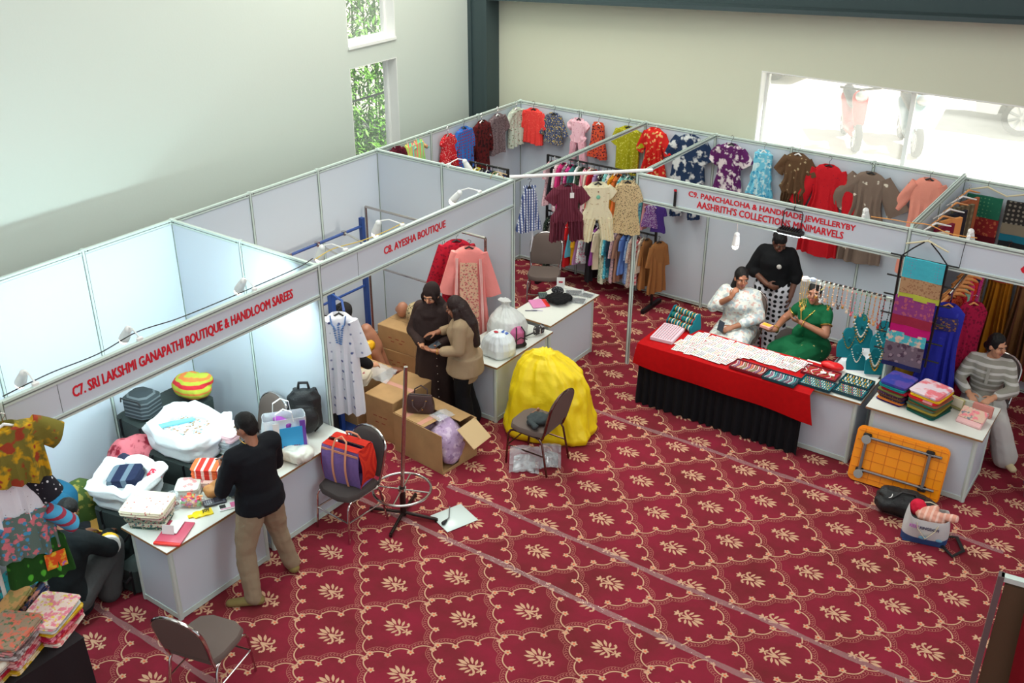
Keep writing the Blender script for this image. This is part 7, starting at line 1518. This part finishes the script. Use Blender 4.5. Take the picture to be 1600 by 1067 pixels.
L_, F__, U_ = basis(hd); mb = MB(); c = J['head']; M3 = Matrix((L_, F__, U_)).transposed()
mb.ell(c + U_ * .025 - F__ * .022, (.094, .102, .112), M3); mb.tube([c + L_ * .08 * math.cos(a) + U_ * (-.014 + .108 * math.sin(a)) + F__ * (.052 + .012 * math.cos(2 * a)) for a in [k * math.pi / 12 for k in range(24)]], .015, 8, closed=True); mb.cap(c - U_ * .08 - F__ * .0, .086, J['che'] + V((0, -.02, .06)), .15); mb.loft([tring(J['nec'] + V((0, y, z)), V((1, 0, 0)), V((0, 1, 0)), a, b, 28) for z, a, b, y in ((.06, .085, .085, 0), (0, .13, .11, 0), (-.06, .205, .135, 0), (-.16, .235, .165, -.01), (-.3, .235, .185, -.02), (-.36, .23, .19, -.025))])
o = remesh(mb, 'headscarf', M_hijab, t, .01, 4, (.006, 9, 4))
for k in range(8): MB().ell((.1 + .006 * k, -.19 - .008 * k, .78 - k * .09), (.008, .006, .008), n=8, m=5).build('button', M_chrome, t)
shoes(t, J, ((0, -1), (0, -1)), M_black)
phone('phone held between the two talking women', (2.06, -4.52, 1.0), (R_(20), R_(10), R_(-20)))
# ---- woman in the beige blazer
J = stand(1.56); J.update(shL=V((.155, -.02, 1.26)), shR=V((-.155, -.02, 1.26)), head=V((.0, -.09, 1.42)), nec=V((0, -.03, 1.32)), che=V((0, -.02, 1.17)), elL=V((.22, -.02, 1.03)), wrL=V((.2, -.25, 1.0)), elR=V((-.22, -.12, 1.1)), wrR=V((-.04, -.3, 1.1)), anL=V((.1, .02, .08)), anR=V((-.1, .04, .08)))
t = person('woman with long dark hair in a beige blazer and black trousers', (2.3, -4.3), (-.85, -.45)); hd = (-.1, -1, -.3)
body(t, J, SKIN1, hd, (((.0, -1, .12), (-.1, .1, 1), .5), ((.3, -.95, -.1), (.1, .1, -1), .45)), bust=.01); face_bits(t, J, hd, gaze=(0, -1))
hairdo(t, J, hd, 0, 'long', M_hairb, [((.0, -.06, .0), .085, (.02, -.11, -.2), .085), ((.02, -.11, -.2), .085, (.03, -.11, -.42), .05), ((.06, -.02, -.02), .045, (.085, .0, -.2), .04), ((-.06, -.02, -.02), .045, (-.085, -.02, -.2), .04)])
mb = MB(); torso(mb, J, .024, 1.04, .025, .24)
for s_ in 'LR': arm(mb, J, s_, .018, 1.06, .86)
mb.cap(J['pel'] + V((-.06, 0, -.03)), .15, J['pel'] + V((.06, 0, -.03)), .15); mb.loft([tring(J['pel'] + V((0, .01, .06)), V((1, 0, 0)), V((0, 1, 0)), .205, .185), tring(J['pel'] + V((0, .0, -.15)), V((1, 0, 0)), V((0, 1, 0)), .23, .205)])
remesh(mb, 'blazer', fab('plain', (158, 136, 108)), t, .011, 3, (.007, 6, 6))
mb = MB(); mb.cap(J['pel'] + V((-.06, 0, 0)), .12, J['pel'] + V((.06, 0, 0)), .12)
for s_ in 'LR': leg(mb, J, s_, .022, 1.05, .055)
remesh(mb, 'trousers', fab('plain', (16, 16, 20)), t, .012, 3, (.008, 7, 4)); shoes(t, J, ((0, -1), (0, -1)), M_black)
MB().tube([J['wrL'] + V((.032 * math.cos(a), .0, .032 * math.sin(a))) for a in [k * math.pi / 8 for k in range(16)]], .005, 6, closed=True).build('bangle', M_gold, t)
# ---- woman behind the white tunic
J = stand(1.56); J.update(wai=V((0, -.04, 1.0)), che=V((0, -.17, 1.14)), nec=V((0, -.3, 1.24)), head=V((0, -.42, 1.3)), shL=V((.17, -.26, 1.2)), shR=V((-.17, -.26, 1.2)), elL=V((.24, -.3, .94)), elR=V((-.22, -.34, .94)), wrL=V((.22, -.52, .78)), wrR=V((-.26, -.55, .76)))
t = person('woman in black headscarf and black robe bending behind the white tunic', (1.13, -5.38), (.22, 1)); hd = (0, -.75, -.75)
body(t, J, SKIN2, hd, (((-.3, -.9, -.2), (-.3, 0, -.8), .6), ((.1, -.95, -.2), (.3, 0, -.8), .6))); face_bits(t, J, hd)
mb = MB(); torso(mb, J, .03, 1.1, .02)
for s_ in 'LR': arm(mb, J, s_, .026, 1.15, .93)
rings = []
for i in range(11):
    u = i / 10; z = J['pel'].z + .08 - u * (J['pel'].z + .05); rings.append([((.19 + .08 * u) * math.cos(a) * (1 + .05 * u * math.sin(9 * a + 1)), (.15 + .08 * u) * math.sin(a) * (1 + .07 * u * math.sin(9 * a + 1)), z) for a in [2 * math.pi * k / 72 for k in range(72)]])
mb.loft(rings); remesh(mb, 'robe', fab('plain', (20, 19, 22)), t, .013, 2, (.007, 6, 5))
L_, F__, U_ = basis(hd); mb = MB(); c = J['head']; M3 = Matrix((L_, F__, U_)).transposed()
mb.ell(c + U_ * .025 - F__ * .024, (.096, .104, .114), M3); mb.cap(c - U_ * .06 - F__ * .02, .085, J['nec'], .12); mb.ell(J['nec'] + V((0, .05, -.03)), (.19, .15, .1)); remesh(mb, 'headscarf', fab('plain', (22, 20, 22)), t, .01, 4, (.006, 9, 4)); shoes(t, J, ((0, -1), (0, -1)), M_black)
# ---- seated woman in the white floral tunic
J = sit(); J.update(elR=V((-.27, -.1, .82)), wrR=V((-.05, -.2, 1.02)), elL=V((.27, -.04, .76)), wrL=V((.03, -.3, .7)), head=V((.01, -.03, 1.21)))
t = person('seated woman in a white floral tunic with her hand at her mouth', (4.1, -1.4), (.15, -1)); hd = (.5, -.85, -.12)
body(t, J, SKIN1, hd, (((-.6, -.75, -.1), (-.4, .2, -.8), .9), ((.35, .1, .9), (.5, .8, 0), 1.0)), k=1.05, bust=.03); face_bits(t, J, hd, gaze=(.8, 0))
hairdo(t, J, hd, 0, 'long', None, [((0, -.08, -.03), .06, (-.06, -.06, -.14), .04), ((-.06, -.06, -.14), .04, (-.1, .03, -.28), .018)])
M_flo = fab('blotch', (218, 222, 216), (176, 190, 196), (208, 176, 166), 17)
mb = MB(); torso(mb, J, .022, 1.1, .035)
arm(mb, J, 'L', .024, 1.12, .8); arm(mb, J, 'R', .024, 1.12, .66)
for s_ in 'LR': leg(mb, J, s_, .045, 1.15, .05)
mb.cap(J['knL'] + V((-.03, .1, .03)), .1, J['knR'] + V((.03, .1, .03)), .1)
remesh(mb, 'tunic', M_flo, t, .013, 3, (.009, 6, 7)); shoes(t, J, ((0, -1), (0, -1)), M_lea)
phone('dark phone in the lap hand of the woman in the floral tunic', (4.07, -1.78, .72), (R_(30), R_(30), R_(30)))
# ---- standing woman, black top and polka trousers
J = stand(1.62); J.update(shL=V((.155, .005, 1.31)), shR=V((-.155, .005, 1.31)), head=V((.03, -.09, 1.475)), elR=V((-.28, -.02, 1.06)), wrR=V((-.04, -.2, .97)), elL=V((.26, .02, 1.06)), wrL=V((.24, -.1, .82)), anL=V((.1, .0, .08)), anR=V((-.14, .02, .08)))
t = person('standing woman in a black sweatshirt and white trousers with black polka dots', (4.22, -.68), (.22, -1)); hd = (.45, -.8, -.5)
body(t, J, SKIN3, hd, (((.0, -.3, -1), (-1, 0, 0), .5), ((.85, -.4, -.15), (0, .9, 0), .7)), k=1.06, bust=.015); face_bits(t, J, hd)
hairdo(t, J, hd, 0, 'long', None, [((0, -.12, -.01), (.05, .05, .05))])
mb = MB(); torso(mb, J, .028, 1.05, .025, -.07)
arm(mb, J, 'L', .028, 1.08, .62); arm(mb, J, 'R', .028, 1.08, .62)
remesh(mb, 'sweatshirt', fab('plain', (16, 17, 20)), t, .012, 3, (.009, 6, 8)); MB().ell((.07, -.175, 1.2), (.03, .012, .03), n=12, m=6).build('round_print', mat('grey_print', (190, 186, 180), .6), t)
mb = MB(); mb.cap(J['pel'] + V((-.06, 0, 0)), .13, J['pel'] + V((.06, 0, 0)), .13)
for s_ in 'LR': leg(mb, J, s_, .045, 1.12, .07)
remesh(mb, 'trousers', fab('prints', (214, 214, 222), (16, 16, 20), None, 15, thr=.36), t, .013, 3, (.008, 7, 4)); shoes(t, J, ((0, -1), (0, -1)), M_lea)
# ---- seated woman in the green sari
J = sit(); J.update(head=V((-.01, -.04, 1.2)), elR=V((-.3, -.14, .8)), wrR=V((-.2, -.4, .76)), elL=V((.28, -.1, .82)), wrL=V((.04, -.26, .92)))
t = person('seated woman in a green sari with gold bangles looking up, holding a small box', (4.97, -1.3), (-.4, -1)); hd = (.5, -.85, .1)
body(t, J, SKIN1, hd, (((-.75, -.5, .15), (0, .6, .5), .9), ((-.4, -.9, .0), (0, .1, 1), .7)), k=1.08, bust=.03); face_bits(t, J, hd, lip=mat('lips_red', (166, 84, 78), .5), gaze=(1, .5))
hairdo(t, J, hd, 0, 'long', None, [((0, -.12, .0), (.06, .05, .06))])
M_sari = fab('floral', (8, 88, 52), (190, 170, 110), None, 9, thr=.05)
mb = MB(); torso(mb, J, .016, 1.06, .035)
for s_ in 'LR': sh, el = J['sh' + s_], J['el' + s_]; mb.cap(sh, .068, sh.lerp(el, .4), .066)
for s_ in 'LR': leg(mb, J, s_, .045, 1.15, .07)
mb.cap(J['knL'] + V((-.03, .1, .0)), .12, J['knR'] + V((.03, .1, .0)), .12); mb.cap(J['knL'] + V((-.1, 0, -.1)), .13, J['anL'] + V((-.1, 0, 0)), .15)
mb.cap(J['shL'] + V((-.04, -.03, .03)), .06, J['wai'] + V((-.1, -.12, .0)), .08); mb.cap(J['shL'] + V((-.04, .03, .03)), .06, J['wai'] + V((.05, .12, .0)), .08)
o = remesh(mb, 'sari', M_sari, t, .012, 2, (.01, 8, 9)); 
for s_ in 'LR':
    sh, el = J['sh' + s_], J['el' + s_]; d = (el - sh).normalized(); u = d.cross(V((0, 1, 0))).normalized(); w2 = d.cross(u); c = sh.lerp(el, .56)
    MB().tube([c + u * .062 * math.cos(a) + w2 * .062 * math.sin(a) for a in [k * math.pi / 10 for k in range(20)]], .008, 6, closed=True).build('gold_border', M_gold, t)
    wr = J['wr' + s_]; d = (wr - J['el' + s_]).normalized(); u = d.cross(V((0, 0, 1))).normalized(); w2 = d.cross(u); c = wr - d * .03
    MB().tube([c + u * .04 * math.cos(a) + w2 * .04 * math.sin(a) for a in [k * math.pi / 10 for k in range(20)]], .006, 6, closed=True).build('bangle', M_gold, t)
MB().tube([V((-.07, -.02, 1.06)), V((-.065, -.15, .99)), V((0, -.2, .88)), V((.065, -.15, .99)), V((.07, -.02, 1.06))], .008, 6).build('gold_necklace', M_gold, t)
MB().tube([J['head'] + V((.07 * math.cos(a), (.05 + .07 * math.sin(a)), .07 + .03 * math.sin(a))) for a in [k * math.pi / 10 for k in range(20)]], .009, 6, closed=True).build('hair_flowers', fab('floral', (206, 190, 110), (226, 220, 200), None, 60), t)
Rz = math.atan2(-.4, 1); q = Matrix.Rotation(Rz, 3, 'Z') @ V((-.235, -.49, .80)); 
p = thing('gift_box', 'small orange and pink box held out by the woman in the green sari', 'box', (4.97 + q.x, -1.3 + q.y, q.z), R_(-10)); MB().box((0, 0, .018), (.13, .09, .035), bev=.004).build('lid', mat('pink_box', (226, 160, 150), .5), p, smooth=False); MB().box((0, 0, .0365), (.1, .06, .003)).build('printed_panel', mat('amber_print', (240, 170, 50), .5), p, smooth=False)
# ---- seated woman, grey and white stripes
J = sit(); J.update(elR=V((-.26, -.1, .8)), wrR=V((-.13, -.3, .76)), elL=V((.26, -.12, .8)), wrL=V((.1, -.33, .78)), head=V((.02, -.03, 1.21)), knL=V((.2, -.38, .55)), anL=V((.33, -.3, .14)), knR=V((-.06, -.4, .52)))
t = person('seated woman in a grey and white striped shirt behind the purses', (6.9, -1.5), (.12, -1)); hd = (.75, -.65, -.1)
ft = ((.6, -.8), (0, -1)); body(t, J, SKIN2, hd, (((-.5, -.85, -.1), (-.3, .2, -.9), .8), ((.5, -.85, -.1), (.3, .2, -.9), .7)), 0, ft, 1.05, bust=.02); face_bits(t, J, hd, gaze=(.6, 0))
hairdo(t, J, hd, 0, 'long', None, [((0, -.1, -.05), (.05, .05, .05))])
mb = MB(); torso(mb, J, .02, 1.0, .025)
for s_ in 'LR': arm(mb, J, s_, .02, 1.05, .88)
mb.cap(J['pel'] + V((-.07, 0, 0)), .14, J['pel'] + V((.07, 0, 0)), .14); mb.cap(J['pel'] + V((0, -.1, .03)), .13, J['knR'] + V((.1, .12, .03)), .12)
remesh(mb, 'shirt', fab('hstripe', (146, 144, 134), (196, 195, 190), None, 95), t, .012, 3, (.007, 6, 9))
MB().box((.0, -.165, .92), (.03, .01, .18)).build('button_placket', mat('grey_cloth', (160, 158, 150), .8), t)
mb = MB()
for s_ in 'LR': leg(mb, J, s_, .035, 1.1, .05)
remesh(mb, 'trousers', fab('plain', (190, 188, 184)), t, .012, 3, (.008, 7, 4)); shoes(t, J, ft, mat('cream_sandal', (206, 190, 150), .6))
# ---- man in teal bending on the floor
J = sit(); J.update(pel=V((0, .12, .22)), wai=V((0, .06, .38)), che=V((0, -.14, .6)), nec=V((0, -.36, .68)), head=V((.0, -.48, .68)), shL=V((.2, -.28, .66)), shR=V((-.2, -.28, .66)), elL=V((.26, -.4, .4)), elR=V((-.26, -.4, .4)), wrL=V((.16, -.52, .22)), wrR=V((-.16, -.52, .22)), knL=V((.3, -.22, .34)), knR=V((-.3, -.22, .34)), anL=V((.14, -.36, .08)), anR=V((-.14, -.36, .08)))
t = person('person in a teal blue sweater bent forward on the floor of the far left stall', (.68, -8.0), (.3, -.95)); hd = (.1, -.5, -.85)
body(t, J, SKIN1, hd, (((0, -.9, -.4), (0, -.4, -.9), .6), ((0, -.9, -.4), (0, -.4, -.9), .6)), k=1.1); hairdo(t, J, hd, 0, 'short')
mb = MB(); torso(mb, J, .03, 1.2)
for s_ in 'LR': arm(mb, J, s_, .024, 1.2, .95)
remesh(mb, 'sweater', fab('plain', (24, 88, 118)), t, .013, 4, (.009, 6, 3))
mb = MB(); mb.cap(J['pel'] + V((-.07, 0, 0)), .14, J['pel'] + V((.07, 0, 0)), .14)
for s_ in 'LR': leg(mb, J, s_, .03, 1.1, .02)
remesh(mb, 'trousers', fab('plain', (50, 52, 60)), t, .014, 3, (.008, 7, 4)); shoes(t, J, ((0, -1), (0, -1)), M_black)
# ---- crouching man seen from behind
J = sit(); J.update(pel=V((0, .08, .26)), wai=V((0, .1, .42)), che=V((0, .03, .62)), nec=V((0, -.06, .79)), head=V((.0, -.15, .9)), shL=V((.2, -.03, .74)), shR=V((-.2, -.03, .74)), elL=V((.27, -.18, .55)), elR=V((-.29, -.2, .56)), wrL=V((.1, -.4, .5)), wrR=V((-.12, -.42, .52)), knL=V((.2, -.32, .48)), knR=V((-.22, -.32, .48)), anL=V((.16, -.22, .08)), anR=V((-.18, -.22, .08)))
t = person('crouching man in a black sweater with a white and yellow sleeve band, seen from behind', (1.47, -8.55), (-.4, 1)); hd = (-.1, -.8, -.5)
body(t, J, SKIN1, hd, (((-.2, -.9, -.2), (0, -.2, -.9), .6), ((.2, -.9, -.2), (0, -.2, -.9), .6)), k=1.12); hairdo(t, J, hd, 0, 'short')
mb = MB(); torso(mb, J, .03, 1.22, 0, .16)
for s_ in 'LR': arm(mb, J, s_, .026, 1.2, .95)
remesh(mb, 'sweater', fab('plain', (17, 23, 25)), t, .013, 4, (.009, 6, 6))
sh, el = J['elR'], J['wrR']; d = (el - sh).normalized()
MB().tube([sh + d * .03, sh + d * .075], .087, 16, mi=0).tube([sh + d * .075, sh + d * .125], .085, 16, mi=1).build('sleeve_band', [fab('plain', (222, 222, 218)), fab('plain', (226, 176, 40))], t)
mb = MB(); mb.cap(J['pel'] + V((-.08, 0, -.04)), .15, J['pel'] + V((.08, 0, -.04)), .15)
for s_ in 'LR': leg(mb, J, s_, .035, 1.15, .03)
remesh(mb, 'trousers', fab('plain', (74, 76, 76)), t, .014, 3, (.008, 7, 4)); shoes(t, J, ((0, -1), (0, -1)), mat('dark_olive_shoe', (60, 60, 40), .7))
